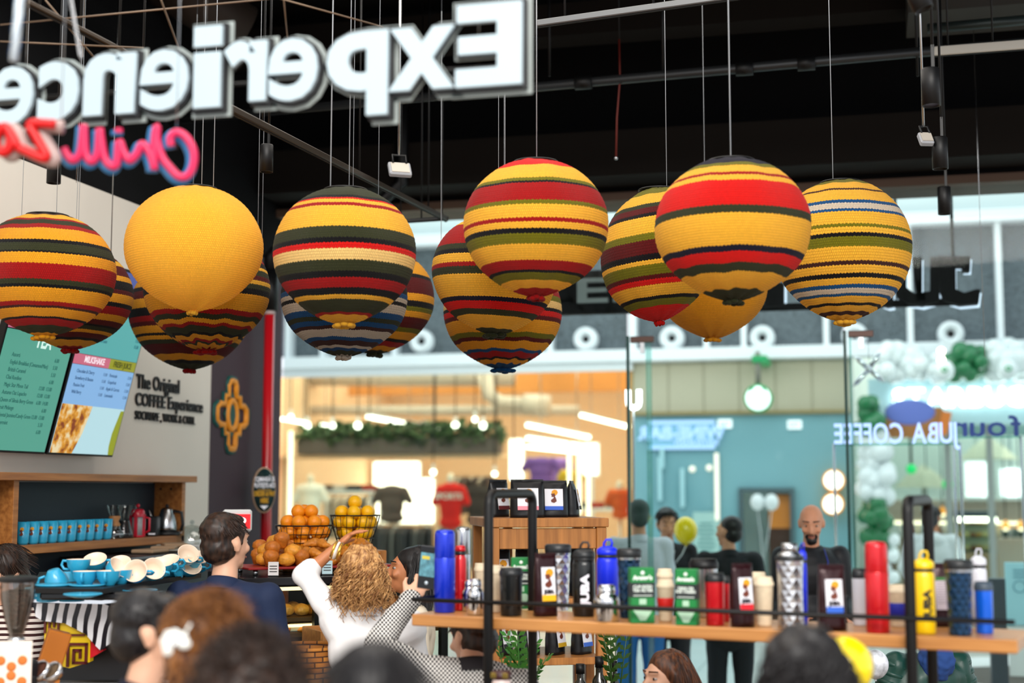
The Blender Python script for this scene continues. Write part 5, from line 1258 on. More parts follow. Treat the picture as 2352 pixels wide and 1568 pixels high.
# menu screens
_x = XW+.12; yA = X(-60, 1000, _x).y; yB = X(103, 1042, _x).y; yC = X(108, 1042, _x).y; yD = X(259, 1048, _x).y
zS = X(259, 1050).z; hS = 1.06; lean = R(14.5)
def screen(lab, y0, y1, items):
    L = y1-y0; o = thing('menu_screen', lab, 'screen', (XW+.10, y0, zS)); o.rotation_euler = (0, lean, 0)
    MB().box((0, L/2, hS/2), (.04, L, hS), bev=.004).build('screen_bezel', black, o)
    MB().box((-.10, L/2, hS*.35), (.18, .3, .4)).build('screen_mount', black, o)
    for (u0, u1, v0, v1, col, e) in items['areas']:
        MB().box((.0215, L*(u0+u1)/2, hS*(v0+v1)/2), (.002, L*(u1-u0), hS*(v1-v0))).build('screen_area', mat('scr_'+col, '#101010' , .35, emit=e, ecol=col), o)
    for (s, u, v, h, col, al, off) in items['text']:
        me = textmesh(s, h, depth=.001, offset=off, align=al)
        for vv in me.vertices: vv.co = (-vv.co.y+.0245, vv.co.x*.8+L*u, vv.co.z+hS*v)
        me.materials.clear(); me.materials.append(mat('scrt_'+col, '#101010', .5, emit=.8, ecol=col)); link('screen_text', me, o)
    return o
teal1, teal2 = '#5cae98', '#58b0ae'
rows1 = ['Assorti', 'English Breakfast (Cinnamon/Mint)', 'British Caramel', 'Chai Rooibos', 'Magic Star Moon Tail', 'Autumn Oat Lapacho', 'Queen of Silesia Berry Green', 'Fruit Melange', 'Oriental Jasmine/Candy Green', 'Peppermint', 'Ginger']
pr1 = ['6.00', '5.50', '5.50', '6.00', '12.00  13.00', '12.00  13.00', '6.00  14.00', '6.00', '12.00  13.00', '5.50', '6.00']
t1 = [('TEA', .44, .52, .10, '#d4f4e8', 'LEFT', .003)]+[(r, .16, .46-i*.036, .030, '#1c5a52', 'LEFT', 0) for i, r in enumerate(rows1)]+[(r, .84, .46-i*.036, .030, '#1c5a52', 'RIGHT', 0) for i, r in enumerate(pr1)]
screen('left menu screen, green with the heading TEA and a pink band on top', yA, yB, dict(areas=[(.02, .98, .012, .585, teal1, .62), (.02, .98, .59, .75, '#d97a9c', .62), (.02, .98, .755, .985, '#4fa8a6', .62)], text=t1))
pr2 = ['Chocolate & Cherry', 'Strawberry & Banana', 'Passion Fruit', 'Wild Berry']; pr3 = ['Portocale', 'Grapefruit', 'Apple & Carrots', 'Lemonade']
t2 = [('MILKSHAKE', .17, .486, .05, '#fbe4ec', 'LEFT', .001), ('FRESH JUICE', .62, .486, .045, '#3a3c08', 'LEFT', .001)]
t2 += [(r, .1, .43-i*.036, .027, '#2c5078', 'LEFT', 0) for i, r in enumerate(pr2)]+[(r, .6, .43-i*.036, .027, '#2c5078', 'LEFT', 0) for i, r in enumerate(pr3)]+[('13.00', .5, .43-i*.036, .025, '#4a6a90', 'LEFT', 0) for i in range(4)]+[('12.00', .96, .43-i*.036, .025, '#4a6a90', 'RIGHT', 0) for i in range(4)]
t2 += [('15.00', .94, .60+i*.034, .028, '#1c5a6a', 'RIGHT', 0) for i in range(8)]+[('Iced Latte', .3, .60, .028, '#1c5a6a', 'LEFT', 0)]
sc2 = screen('right menu screen, blue and teal with a fruit drink picture at its foot', yC, yD, dict(areas=[(.02, .98, .012, .265, '#b4d8e0', .8), (.02, .98, .265, .47, '#86b4e4', .75), (.02, .56, .472, .525, '#dd6c88', .62), (.56, .98, .472, .525, '#a4a40c', .62), (.02, .98, .527, .87, teal2, .68), (.02, .98, .87, .985, '#4c58a8', .62)], text=t2))
def drinkmat(nt, p):
    tc = nt.nodes.new('ShaderNodeTexCoord'); n = nt.nodes.new('ShaderNodeTexNoise'); n.inputs['Scale'].default_value = 16; n.inputs['Detail'].default_value = 3
    nt.links.new(tc.outputs['Object'], n.inputs[0]); r = nt.nodes.new('ShaderNodeValToRGB'); e = r.color_ramp.elements
    e[0].color = lin('#8a3c14'); e[0].position = .38; e[1].color = lin('#f4e0b0'); e[1].position = .62; k = e.new(.5); k.color = lin('#e8a028')
    nt.links.new(n.outputs[0], r.inputs[0]); nt.links.new(r.outputs[0], p.inputs['Emission Color']); p.inputs['Emission Strength'].default_value = .7; p.inputs['Base Color'].default_value = (.01, .01, .01, 1)
Ls = yD-yC; mb = MB(); mb.v = [(.0232, Ls*u, hS*v) for u, v in [(.02, .012), (.34, .012), (.42, .12), (.45, .2), (.47, .265), (.02, .265)]]; mb.f = [(0, 1, 2, 3, 4, 5)]; mb.m = [0]; mb.sm = [False]; mb.build('drink_picture', texmat('drink', drinkmat), sc2)
mb = MB(); mb.v = [(.0232, Ls*u, hS*v) for u, v in [(.98, .012), (.98, .255), (.93, .255), (.88, .13), (.88, .06), (.9, .012)]]; mb.f = [(0, 1, 2, 3, 4, 5)]; mb.m = [0]; mb.sm = [False]; mb.build('lime_picture', mat('lime', '#101010', .5, emit=.6, ecol='#a4ac10'), sc2)
# emblem on aubergine wall
og, gg = mat('emblem_ochre', '#d98a1c', .5), mat('emblem_teal', '#0f4a44', .6)
ey = X(529, 950).y; ez = X(529, 953).z; es = .26
em = thing('wall_emblem', 'ochre stepped cross ornament with dark green core on the aubergine wall', 'ornament', (XW+.006, ey, ez))
q = [(0.0, 1.0), (.2, .98), (.26, .85), (.26, .55), (.5, .55), (.52, .3), (.8, .3), (.98, .2), (1.0, 0)]
pts = [(.0, u*es*.92, v*es*.92) for u, v in q]; pts += [(0, u*es*.92, -v*es*.92) for u, v in q[::-1][1:]]; pts += [(0, -u*es*.92, -v*es*.92) for u, v in q[1:]]; pts += [(0, -u*es*.92, v*es*.92) for u, v in q[::-1][1:-1]]
MB().tube(pts, .026, 8, close=True).build('emblem_outline', og, em)
MB().tube([(0, .075*cos(t), .10*sin(t)) for t in [2*pi*i/24 for i in range(24)]], .026, 8, close=True).build('emblem_ring', og, em)
Mr = Matrix.Rotation(pi/2, 4, 'Z'); mb = MB(); mb.prism([(0, es*.62), (es*.5, 0), (0, -es*.62), (-es*.5, 0)], -.01, .0, M=Mr); mb.build('emblem_core', gg, em)
MB().tube([(-.004, p[1]*1.16, p[2]*1.08) for p in pts], .022, 6, close=True).build('emblem_shadow_line', gg, em)  # dark green line around the ochre outline
# round order sign on pipe
o = thing('order_sign', 'oval dark green order here sign with pale rim fixed to the red pipe', 'sign', W(604, 1125, 10.1), YAW+.45)
d = 10.1; rx, rz_ = 27/FPX*d, 52/FPX*d; Me = Matrix.Scale(rx/rz_, 4, (1, 0, 0)) @ Mx
MB().lathe([(1e-4, 0), (rz_, 0), (rz_, .03), (1e-4, .03)], 48, M=Me, cap=False).build('sign_rim', mat('rim_pale', '#d8b89c', .4), o)
MB().lathe([(1e-4, .031), (rz_*.94, .031), (rz_*.94, .036), (1e-4, .036)], 48, M=Me, cap=False).build('sign_face', mat('sign_dark', '#0c2e30', .5), o)
pw, yw = mat('sign_white', '#e8e8f0', .5, emit=.2), mat('sign_yellow', '#e0a820', .5, emit=.1)
text('sign_words', 'COMANDĂ ȘI\nPLĂTEȘTE AICI', .036, pw, o, (0, -.04, .062), depth=.002, offset=.001, sx=.62, sy=1.2)
text('sign_words', 'ORDER & PAY\nHERE', .040, yw, o, (0, -.04, -.042), depth=.002, offset=.001, sx=.62, sy=1.2)
MB().box((0, -.038, .0), (rx*1.2, .002, .004)).build('sign_divider', yw, o)
mb = MB(); mb.prism([(-.03, -.11), (.03, -.11), (0, -.137)], -.04, -.036); mb.build('sign_arrow', pw, o)
MB().box((0, .06, 0), (.03, .14, .05)).build('sign_clamp', black, o)
# card terminal / screen near man's head
o = thing('payment_display', 'white framed payment display with a glowing red picture on the counter', 'display', W(545, 1195, 7.6), YAW+.1)
w_, h_ = 66/FPX*7.6, 50/FPX*7.6
MB().box((0, 0, 0), (w_, .03, h_), bev=.01).build('display_case', white, o); MB().box((.02, -.018, -.004), (w_*.66, .004, h_*.66)).build('display_picture', mat('disp_red', '#d01018', .4, emit=.8), o)
MB().ball((.03, -.018, 0), (.02, .006, .018), 12).build('display_glow', mat('disp_pink', '#ffd8d8', .4, emit=2), o); MB().tube([(0, .03, 0), (0, .03, W(545, 1340, 7.6).z-W(545, 1195, 7.6).z)], .02, 10).build('display_stand', white, o)
# back shelf
XS = XW+.21
honey = wood('honey_oak', '#8a5424', '#b0743a', .45, 1)
zt_ = X(420, 1100, XS).z; zs_ = X(420, 1229, XS).z; y0s, y1s = 4.6, X(427, 1150, XS).y
o = thing('bar_shelf_unit', 'honey oak wall shelf with dark back holding cups and coffee makers', 'shelf unit', (0, 0, 0))
xm = (XW+XS)/2; dw = XS-XW-.01
MB().box((xm+.01, (y0s+y1s)/2+.04, zt_-.0), (dw+.05, y1s-y0s+.1, .04), bev=.003).build('top_board', honey, o)
MB().box((xm, (y0s+y1s)/2, zs_-.022), (dw, y1s-y0s, .045), bev=.003).build('shelf_board', honey, o)
MB().box((xm, (y0s+y1s)/2, zs_-.42), (dw, y1s-y0s, .04), bev=.003).build('shelf_board', honey, o)
ym = X(38, 1180, XS).y
for y, zb_ in ((y0s, .9), (ym, .9), (y1s-.02, zs_-.04)): MB().box((xm, y, (zt_+zb_)/2), (dw, .045, zt_-zb_), bev=.002).build('side_panel', honey, o)
MB().box((XW+.012, (y0s+y1s)/2, (zt_+.9)/2), (.012, y1s-y0s-.05, zt_-.95)).build('back_panel', mat('slate_back', '#16242e', .6), o)
MB().box((XW+.012, (ym+y1s+.0)/2, (zs_+.9)/2), (.01, y1s-ym, zs_-.9)).build('back_panel', mat('slate_back'), o)
for y in (ym-.1, y1s-.045):
    for k in (.06, .13): MB().ball((XW+k, y, zt_-.06), .008, 8).build('screw_cap', black, o)
# blue tumblers in a row on the shelf
tealc = mat('cup_turquoise', '#2a9cc4', .35, coat=.4)
def on_shelf(px, py=None): 
    p = X(px, 1240, XW+.13); return Vector((XW+.13, p.y, zs_+.001))
root0 = None
pxs = [52, 75, 96, 118, 139, 161, 184, 203, 223, 244]
ordn = ['first', 'second', 'third', 'fourth', 'fifth', 'sixth', 'seventh', 'eighth', 'ninth', 'tenth']
for i, px in enumerate(pxs):
    lab = ordn[i]+' turquoise ceramic tumbler from the left in the shelf row'
    p = on_shelf(px)
    if i == 0:
        o = root0 = thing('ceramic_tumbler', lab, 'cup', p, YAW+.1, 'turquoise tumblers in a row'); r, h = .034, .115
        MB().lathe([(1e-4, 0), (r*.72, 0), (r*.85, .012), (r, h), (r*.92, h), (r*.78, .02), (1e-4, .015)], 28, cap=False).build('cup_body', tealc, o)
        emblem(o, (.0, h*.55), .055, -r*.97)
    else: dup(root0, p, label=lab)
# dark rims row behind (espresso glass etc.)
# chemex-like brewer, dripper, press, kettle
p = on_shelf(262); o = thing('pour_over_brewer', 'hourglass pour-over brewer with wooden collar at the end of the cup row', 'brewer', p); gl2 = glass('clear_glass', '#dfe6e6', .9)
MB().lathe([(.05, 0), (.055, .02), (.03, .08), (.016, .1), (.03, .13), (.05, .19)], 24, cap=False).build('brewer_glass', gl2, o); MB().lathe([(.03, .07), (.034, .08), (.022, .1), (.034, .12), (.03, .13)], 20, cap=False).build('wooden_collar', mat('collar_wood', '#a87444', .5), o)
p = on_shelf(285); o = thing('glass_server', 'small glass jug with white writing and a dripper on top', 'jug', p); MB().lathe([(1e-4, 0), (.055, 0), (.05, .03), (.032, .09), (.03, .1)], 24, cap=False).build('jug_body', mat('smoky_glass', '#23262a', .1, coat=.5), o)
for k in range(4): MB().box((0, -.05+.006*k, .025+k*.016), (.05-.007*k, .003, .006)).build('writing_line', pw, o)
MB().lathe([(.018, .1), (.045, .17), (.047, .19)], 20, cap=False).build('dripper_cone', gl2, o); MB().tube([(.04, 0, .13), (.07, 0, .17), (.06, 0, .2)], .005, 6).build('dripper_handle', gl2, o)
p = on_shelf(315); o = thing('french_press', 'red french press coffee maker with a glass window', 'coffee maker', p, YAW); rp = mat('press_red', '#b80f2c', .35, coat=.3)
MB().cyl((0, 0, .0), .038, .012, 24).build('press_base', rp, o); MB().cyl((0, 0, .012), .033, .11, 24).build('glass_beaker', mat('beaker', '#9aa0a4', .15), o)
for a in range(3): MB().box((.037*cos(a*1.57-3.14+.0), .037*sin(a*1.57-3.14), .07), (.018, .018, .13)).build('frame_strut', rp, o)
MB().lathe([(.04, .12), (.041, .15), (.03, .165), (1e-4, .168)], 24, cap=False).build('press_lid', rp, o); MB().ball((0, 0, .185), .012, 12).build('plunger_knob', rp, o); MB().tube([(.035, .0, .12), (.07, 0, .11), (.07, 0, .04), (.035, 0, .02)], .007, 8).build('press_handle', rp, o)
p = on_shelf(382); o = thing('gooseneck_kettle', 'brushed steel gooseneck kettle on a black base near the shelf end', 'kettle', p, YAW)
MB().cyl((0, 0, 0), .08, .022, 28).build('kettle_base', plast, o); MB().lathe([(1e-4, .022), (.062, .022), (.063, .05), (.055, .1), (.038, .155), (.03, .168), (1e-4, .172)], 32, cap=False).build('kettle_body', steel, o)
MB().tube([(-.055, 0, .04), (-.085, 0, .06), (-.095, 0, .11), (-.11, 0, .15), (-.125, 0, .158)], [.009, .007, .006, .005, .004], 10).build('gooseneck_spout', steel, o)
MB().ball((0, 0, .18), .012, 12).build('kettle_knob', plast, o); MB().tube([(.04, 0, .15), (.09, 0, .14), (.1, 0, .07), (.09, 0, .03)], .01, 8).build('kettle_handle', plast, o)
p = on_shelf(352); o = thing('scale_box', 'small black box between the french press and the kettle', 'box', p, YAW); MB().box((0, 0, .06), (.06, .08, .12), bev=.006).build('box_body', plast, o); MB().box((0, -.041, .015), (.04, .002, .008)).build('box_print', pw, o)
# coffee bag in the left compartment (green and yellow label)
p = Vector((XW+.12, X(13, 1240, XW+.13).y, zs_+.001))
o = bag('black coffee bag with green, white and yellow label in the left shelf compartment', p, .11, .21, .06, bagblk, '#f0c010', rz=.15, small=True)
# ------------------------------------------------------------ espresso machine
DM = 5.6
def PM(px, py, d=DM): return W(px, py, d)
def local(o, v): return o.matrix_world.inverted() @ v
mo = PM(270, 1350); ZT = PM(200, 1352, 5.7).z
mach = thing('espresso_machine', 'long espresso machine wrapped in black and white zebra stripes with a cup tray', 'coffee machine', (mo.x, mo.y, 0), YAW-.0)
inv = (Matrix.Translation((mo.x, mo.y, 0)) @ Matrix.Rotation(YAW, 4, 'Z')).inverted()
def lp(px, py, d=DM): return inv @ PM(px, py, d)
def zebra(nt, p):
    tc = nt.nodes.new('ShaderNodeTexCoord'); wv = nt.nodes.new('ShaderNodeTexWave'); wv.inputs['Scale'].default_value = 7.5; wv.inputs['Distortion'].default_value = 2.6; wv.inputs['Detail'].default_value = 1.0; wv.inputs['Detail Scale'].default_value = 1.2
    mp = nt.nodes.new('ShaderNodeMapping'); mp.inputs['Rotation'].default_value = (0, R(-9), 0); mp.inputs['Scale'].default_value = (1, .3, 1)
    nt.links.new(tc.outputs['Object'], mp.inputs[0]); nt.links.new(mp.outputs[0], wv.inputs[0]); r = nt.nodes.new('ShaderNodeValToRGB'); r.color_ramp.interpolation = 'CONSTANT'
    r.color_ramp.elements[0].color = lin('#0e0c18'); r.color_ramp.elements[1].position = .42; r.color_ramp.elements[1].color = lin('#e8ebf2')
    nt.links.new(wv.outputs[0], r.inputs[0]); return r.outputs[0]
zm = texmat('zebra_wrap', zebra, .3)
def outline(px): return [(lp(*p).x, lp(*p).z) for p in px]
mb = MB(); mb.prism(outline([(76, 1385), (238, 1385), (252, 1392), (262, 1425), (262, 1470), (235, 1492), (222, 1480), (200, 1455), (150, 1430), (100, 1425), (84, 1415)]), 0, .06); mb.build('side_panel', zm, mach)
mb = MB(); mb.prism(outline([(262, 1425), (285, 1425), (300, 1470), (262, 1475)]), .02, .1); mb.build('side_panel', zm, mach)
mb = MB(); mb.prism(outline([(74, 1371), (235, 1378), (320, 1368), (320, 1376), (238, 1386), (74, 1382)]), -.01, .1); mb.build('chrome_trim', chrome, mach)
mb = MB(); mb.prism(outline([(252, 1386), (310, 1378), (300, 1425), (268, 1425)]), .01, .05); mb.build('vent_panel', mat('vent_dark', '#2a2a34', .4), mach)
for k in range(6): 
    a = lp(256+k*1.5, 1391+k*6.5); b = lp(306-k*1.5, 1386+k*6.5); MB().tube([(a.x, 0, a.z), (b.x, 0, b.z)], .0035, 6).build('vent_slat', steel, mach)
# body
a, b = lp(95, 1345), lp(470, 1345); zt_m = a.z
MB().box(((a.x+b.x)/2, .42, (zt_m-.1+1.12)/2), (b.x-a.x, .5, zt_m-.1-1.12), bev=.02).build('machine_body', mat('machine_black', '#0c0c10', .3), mach)
# tray top (slants: right end further back)
mb = MB(); tv = [inv @ PM(72, 1356, 5.35), inv @ PM(235, 1356, 5.3), inv @ PM(300, 1340, 5.6), inv @ PM(462, 1318, 6.3), inv @ PM(462, 1300, 6.7), inv @ PM(90, 1320, 6.4)]
zt_m = (inv @ PM(235, 1352, 5.3)).z
tv = [Vector((v.x, v.y, zt_m)) for v in tv]; n = len(tv)
mb.add([(v.x, v.y, zt_m) for v in tv]+[(v.x, v.y, zt_m-.02) for v in tv], [tuple(range(n)), tuple(range(n, 2*n))[::-1]]+[(i, i+n, (i+1) % n+n, (i+1) % n) for i in range(n)], 0, False)
mb.build('cup_tray', black, mach)
MB().box(((tv[1].x)*.6-.03, tv[1].y+.16, zt_m-.035), (.46, .1, .03), bev=.008).build('front_band', mat('machine_gloss', '#07070b', .15), mach)
# yellow and red painted panels beneath
mb = MB(); mb.prism(outline([(100, 1423), (150, 1428), (200, 1452), (206, 1470), (206, 1520), (160, 1534), (100, 1520)]), .03, .08); mb.build('yellow_panel', mat('panel_yellow', '#ecc80c', .4), mach)
dr = mat('panel_maroon', '#5a1210', .4)
def spiral(c, s, nm): 
    pts = [(-1, 1), (1, 1), (1, -1.2), (-1, -1.2)] ; path = [(-1, -1.3), (-1, 1), (1, 1), (1, -1.0), (-.35, -1.0), (-.35, .35), (.35, .35), (.35, -.4)]
    a = lp(*c); mb = MB()
    for (x0, z0_), (x1, z1_) in zip(path, path[1:]): mb.box((a.x+(x0+x1)/2*s, .022, a.z+(z0_+z1_)/2*s), (abs(x1-x0)*s+s*.28, .012, abs(z1_-z0_)*s+s*.28))
    mb.build(nm, dr, mach)
spiral((178, 1500), .036, 'spiral_pattern'); spiral((118, 1432), .026, 'spiral_pattern')
a = lp(165, 1458); MB().box((a.x, .022, a.z), (.1, .012, .007)).build('pattern_line', dr, mach)
mb = MB(); mb.prism(outline([(206, 1468), (224, 1482), (236, 1494), (206, 1512)]), .035, .08); mb.build('red_panel', mat('panel_red', '#d01024', .4), mach)
MB().box((-.1, .35, 1.11), (1.0, .4, .06), bev=.01).build('machine_foot', steel, mach)
# cups on tray
cupm = tealc; cin = mat('cup_inside', '#e9d3bd', .4)
proto = None
def ccup(lab, px, py, d, tilt=0, roll=0, s=1, stack=0):
    global proto
    p = PM(px, py, d)
    if proto is None:
        o = thing('espresso_cup', lab, 'cup', p, 0, 'turquoise cups on the machine')
        MB().lathe([(1e-4, 0), (.022, 0), (.026, .005), (.042, .03), (.047, .058)], 32, cap=False).build('cup_body', cupm, o)
        MB().lathe([(.047, .058), (.044, .058), (.038, .03), (.02, .01), (1e-4, .009)], 32, cap=False).build('cup_inside', cin, o)
        MB().tube([(.042, 0, .05), (.062, 0, .052), (.068, 0, .036), (.058, 0, .02), (.036, 0, .018)], .0055, 8).build('cup_handle', cupm, o)
        proto = o
    else: o = dup(proto, p, label=lab)
    o.rotation_euler = (tilt, roll, YAW+stack); o.scale = (s, s, s); return o
cl = [(90, 1340, 5.6, pi, 0, 'upside-down cup at the far left of the cup tray', 2.9), (112, 1343, 5.5, 3.0, .0, 'second upside-down cup from the left on the cup tray', 3.1), (130, 1340, 5.55, pi, 0, 'upside-down cup under the topmost left cup', 2.6),
    (122, 1308, 5.6, 2.9, .25, 'tilted upside-down cup on top at the left of the tray', 3.3), (166, 1345, 5.5, pi, 0, 'upside-down cup left of the middle of the tray', .5), (195, 1346, 5.5, 0, 0, 'upright cup showing its handle in the front row', -1.5), (180, 1318, 5.6, 0, 0, 'upright cup resting on another behind the front row', 3.1),
    (205, 1309, 5.9, pi, .1, 'cup far back peeking above the rims, handle left', 3.1), (222, 1310, 5.8, .55, 0, 'cup with pale inside tipped forward, middle back', 0), (250, 1322, 5.6, .9, .35, 'large-looking tipped cup with pale inside in the middle', 1.0), (248, 1345, 5.5, 0, 0, 'upright cup under the tipped middle one', -1.5),
    (275, 1342, 5.6, 0, 0, 'upright cup right of the middle in front', -1.5), (278, 1317, 5.8, .6, 0, 'tipped cup behind the middle pair', 0), (318, 1322, 5.65, 1.15, 0, 'cup lying open toward the camera with round pale inside', 0), (345, 1318, 5.8, 1.1, .25, 'cup lying beside the open round one', .4),
    (372, 1318, 5.95, .4, .1, 'cup with handle in the right third of the tray', 0), (392, 1312, 6.05, .5, -.1, 'cup leaning against its neighbour in the right third', 0), (425, 1288, 6.15, .9, .3, 'topmost cup at the right end, open to the camera', .3), (430, 1316, 6.15, .9, .1, 'cup under the topmost right one', .5),
    (446, 1302, 6.2, .5, .4, 'outermost cup at the right end of the tray', 0), (305, 1345, 5.7, 0, 0, 'upright cup under the round open one', -1.4), (356, 1335, 5.9, 0, 0, 'low cup between the right-hand ones', -1.4), (408, 1330, 6.1, .3, 0, 'small low cup before the right end stack', -1.4), (152, 1312, 5.75, pi, 0, 'cup resting upside down behind the top left one', 1.2)]
for px, py, d, t, ro, lab, st in cl:
    if abs(t) > 2: py -= 0
    o = ccup('turquoise '+lab, px, py, d, t, ro, 1.0, st)
# saucers
for px, py, d, lab in ((200, 1350, 5.45, 'turquoise saucer under the front cups'), (122, 1350, 5.45, 'turquoise saucer under the left cups'), (320, 1362, 5.55, 'turquoise saucer glimpsed under the tray right'), (190, 1372, 5.2, 'turquoise saucer glimpsed under the tray left')):
    tag(MB().lathe([(1e-4, 0), (.03, 0), (.07, .012), (.068, .016), (.028, .006), (1e-4, .006)], 36, cap=False).build('saucer', cupm, None, PM(px, py, d)), lab, 'saucer')
# grinder
g = W(38, 1440, 4.9); gr = thing('coffee_grinder', 'coffee grinder with a clear bean hopper and black lid at the lower left', 'grinder', (g.x, g.y, 0)); s = 4.9/FPX
zt_ = W(38, 1326, 4.9).z; zb_ = W(38, 1462, 4.9).z
MB().lathe([(44*s, zt_), (44*s, zt_-.012), (40*s, zt_-.016)], 36, cap=False).build('hopper_lid_rim', plast, gr); MB().lathe([(1e-4, zt_+.008), (36*s, zt_+.004), (44*s, zt_)], 36, cap=False).build('hopper_lid', plast, gr)
MB().lathe([(39*s, zt_-.014), (38*s, zt_-.07), (30*s, zt_-.13), (17*s, zb_+.01), (16*s, zb_)], 36, cap=False).build('bean_hopper', glass('hopper_glass', '#c9bdb4', 1.5), gr)
def beans(nt, p):
    tc = nt.nodes.new('ShaderNodeTexCoord'); v = nt.nodes.new('ShaderNodeTexVoronoi'); v.inputs['Scale'].default_value = 95; nt.links.new(tc.outputs['Object'], v.inputs[0])
    r = nt.nodes.new('ShaderNodeValToRGB'); r.color_ramp.elements[0].color = lin('#5a3420'); r.color_ramp.elements[1].color = lin('#140a06'); r.color_ramp.elements[1].position = .6
    nt.links.new(v.outputs[0], r.inputs[0]); bp = nt.nodes.new('ShaderNodeBump'); bp.inputs['Strength'].default_value = 1; bp.inputs['Distance'].default_value = .006; bp.invert = True; nt.links.new(v.outputs[0], bp.inputs['Height']); nt.links.new(bp.outputs[0], p.inputs['Normal']); return r.outputs[0]
MB().lathe([(1e-4, zt_-.045), (20*s, zt_-.042), (35*s, zt_-.05), (35*s, zt_-.075), (27*s, zt_-.13), (14*s, zb_+.012), (1e-4, zb_+.01)], 32, cap=False).build('coffee_beans', texmat('beans', beans, .4), gr)
MB().lathe([(17*s, zb_), (19*s, zb_-.005), (19*s, zb_-.03), (22*s, zb_-.035), (26*s, zb_-.04), (30*s, zb_-.06), (30*s, zb_-.12), (33*s, zb_-.14), (33*s, 1.02)], 32, cap=False).build('grinder_body', steel, gr)
MB().box((.05, -.02, zb_-.12), (.055, .09, .09), bev=.008).build('grinder_head', plast, gr)
# bar counter below machine
barm = wood('bar_wood', '#5c3a20', '#7a5030', .5, 0)
p = W(250, 1600, 5.6); o = thing('bar_counter', 'dark bar counter carrying the espresso machine and grinder', 'counter', (p.x, p.y, 0), YAW); zc_ = 1.08
MB().box((-.39, .3, zc_-.02), (1.22, 1.1, .04), bev=.004).build('counter_top', mat('counter_stone', '#b8b0a8', .3), o); MB().box((-.39, .3, (zc_-.04)/2), (1.16, 1.04, zc_-.04)).build('counter_front', barm, o)
# wooden knock box, cloths, jars
p = W(122, 1500, 5.35); o = thing('wooden_box', 'leaning orange-brown wooden box before the zebra machine', 'box', p, YAW+.2, rot=(0, R(16), YAW+.35)); MB().box((0, 0, 0), (.085, .1, .17), bev=.005).build('box_body', mat('box_orange', '#b06414', .4), o); MB().box((0, 0, -.09), (.1, .12, .012)).build('box_foot', mat('box_orange'), o)
for i, (px, py) in enumerate(((70, 1540), (98, 1545), (126, 1548))):
    p = W(px, py, 4.9); o = thing('tea_sample_tin', ['leftmost', 'middle', 'rightmost'][i]+' open tilted tin with a glass lid at the lower left corner', 'tin', p, YAW, 'open sample tins', rot=(R(50), 0, YAW-.5))
    MB().lathe([(1e-4, 0), (.036, 0), (.036, .025), (.032, .025), (.032, .012)], 30, cap=False).build('tin_body', chrome, o); MB().lathe([(1e-4, .016), (.031, .013)], 30, cap=False).build('tea_leaves', mat('tea_%d' % i, ['#8a6428', '#4c2818', '#5a4834'][i], .9, noise_amt=.5, nscale=120), o)
p = W(30, 1530, 4.8); o = thing('patterned_card', 'white and orange patterned card standing beside the grinder', 'card', (p.x, p.y, p.z-.08), YAW+.2); MB().box((0, 0, .08), (.12, .006, .17)).build('card_sheet', mat('card_white', '#e8dcd0', .7), o)
for k in range(6): MB().ball((-.04+.035*(k % 3), -.004, .03+.05*(k//3)+.02*(k % 2)), (.016, .002, .016), 12).build('card_dot', mat('card_orange', '#c8702c', .7), o)
# metal oven / fridge at wall below shelf, cloche on top
zov = X(440, 1268, XW+.45).z; p = X(300, 1270, XW+.45); p2 = X(478, 1270, XW+.45)
o = thing('steel_cabinet', 'dark steel under-counter cabinet below the wall shelf', 'cabinet', (XW, p.y, 0)); Ly = p2.y-p.y
MB().box((.23, Ly/2, zov/2), (.45, Ly, zov), bev=.01).build('cabinet_body', mat('cab_steel', '#39363a', .4, .5), o); MB().box((.457, Ly/2, zov-.14), (.006, Ly*.9, .2)).build('cabinet_door', mat('cab_face', '#2c2a30', .3, .5), o)
MB().tube([(.48, Ly*.1, zov-.06), (.48, Ly*.9, zov-.06)], .008, 8).build('door_handle', steel, o)
p = X(440, 1262, XW+.25); o = thing('cake_dome', 'clear glass cake dome with knob on a white stand', 'dome', (XW+.25, p.y, zov+.001)); MB().lathe([(.12, .03), (.12, .08), (.09, .125), (.03, .145), (.012, .15)], 36, cap=False).build('glass_dome', glass('dome_glass', '#eef4f2', 2.0), o)
MB().lathe([(1e-4, 0), (.07, 0), (.02, .012), (.13, .022), (.13, .028), (1e-4, .028)], 36, cap=False).build('dome_plate', white, o); MB().ball((0, 0, .165), .014, 14).build('dome_knob', gl2, o)
for i, px in enumerate((345, 380, 400)):
    p = X(px, 1262, XW+.3); o = tag(MB().box((0, 0, .015+.0), (.14, .2, .02), bev=.006).build('folded_paper', mat('paper_tan', '#a08468', .8), None, (XW+.3, p.y, zov+.001+.012*i), rz=.3*i), ['lowest', 'middle', 'top'][i]+' folded brown paper stack left of the cake dome', 'paper')
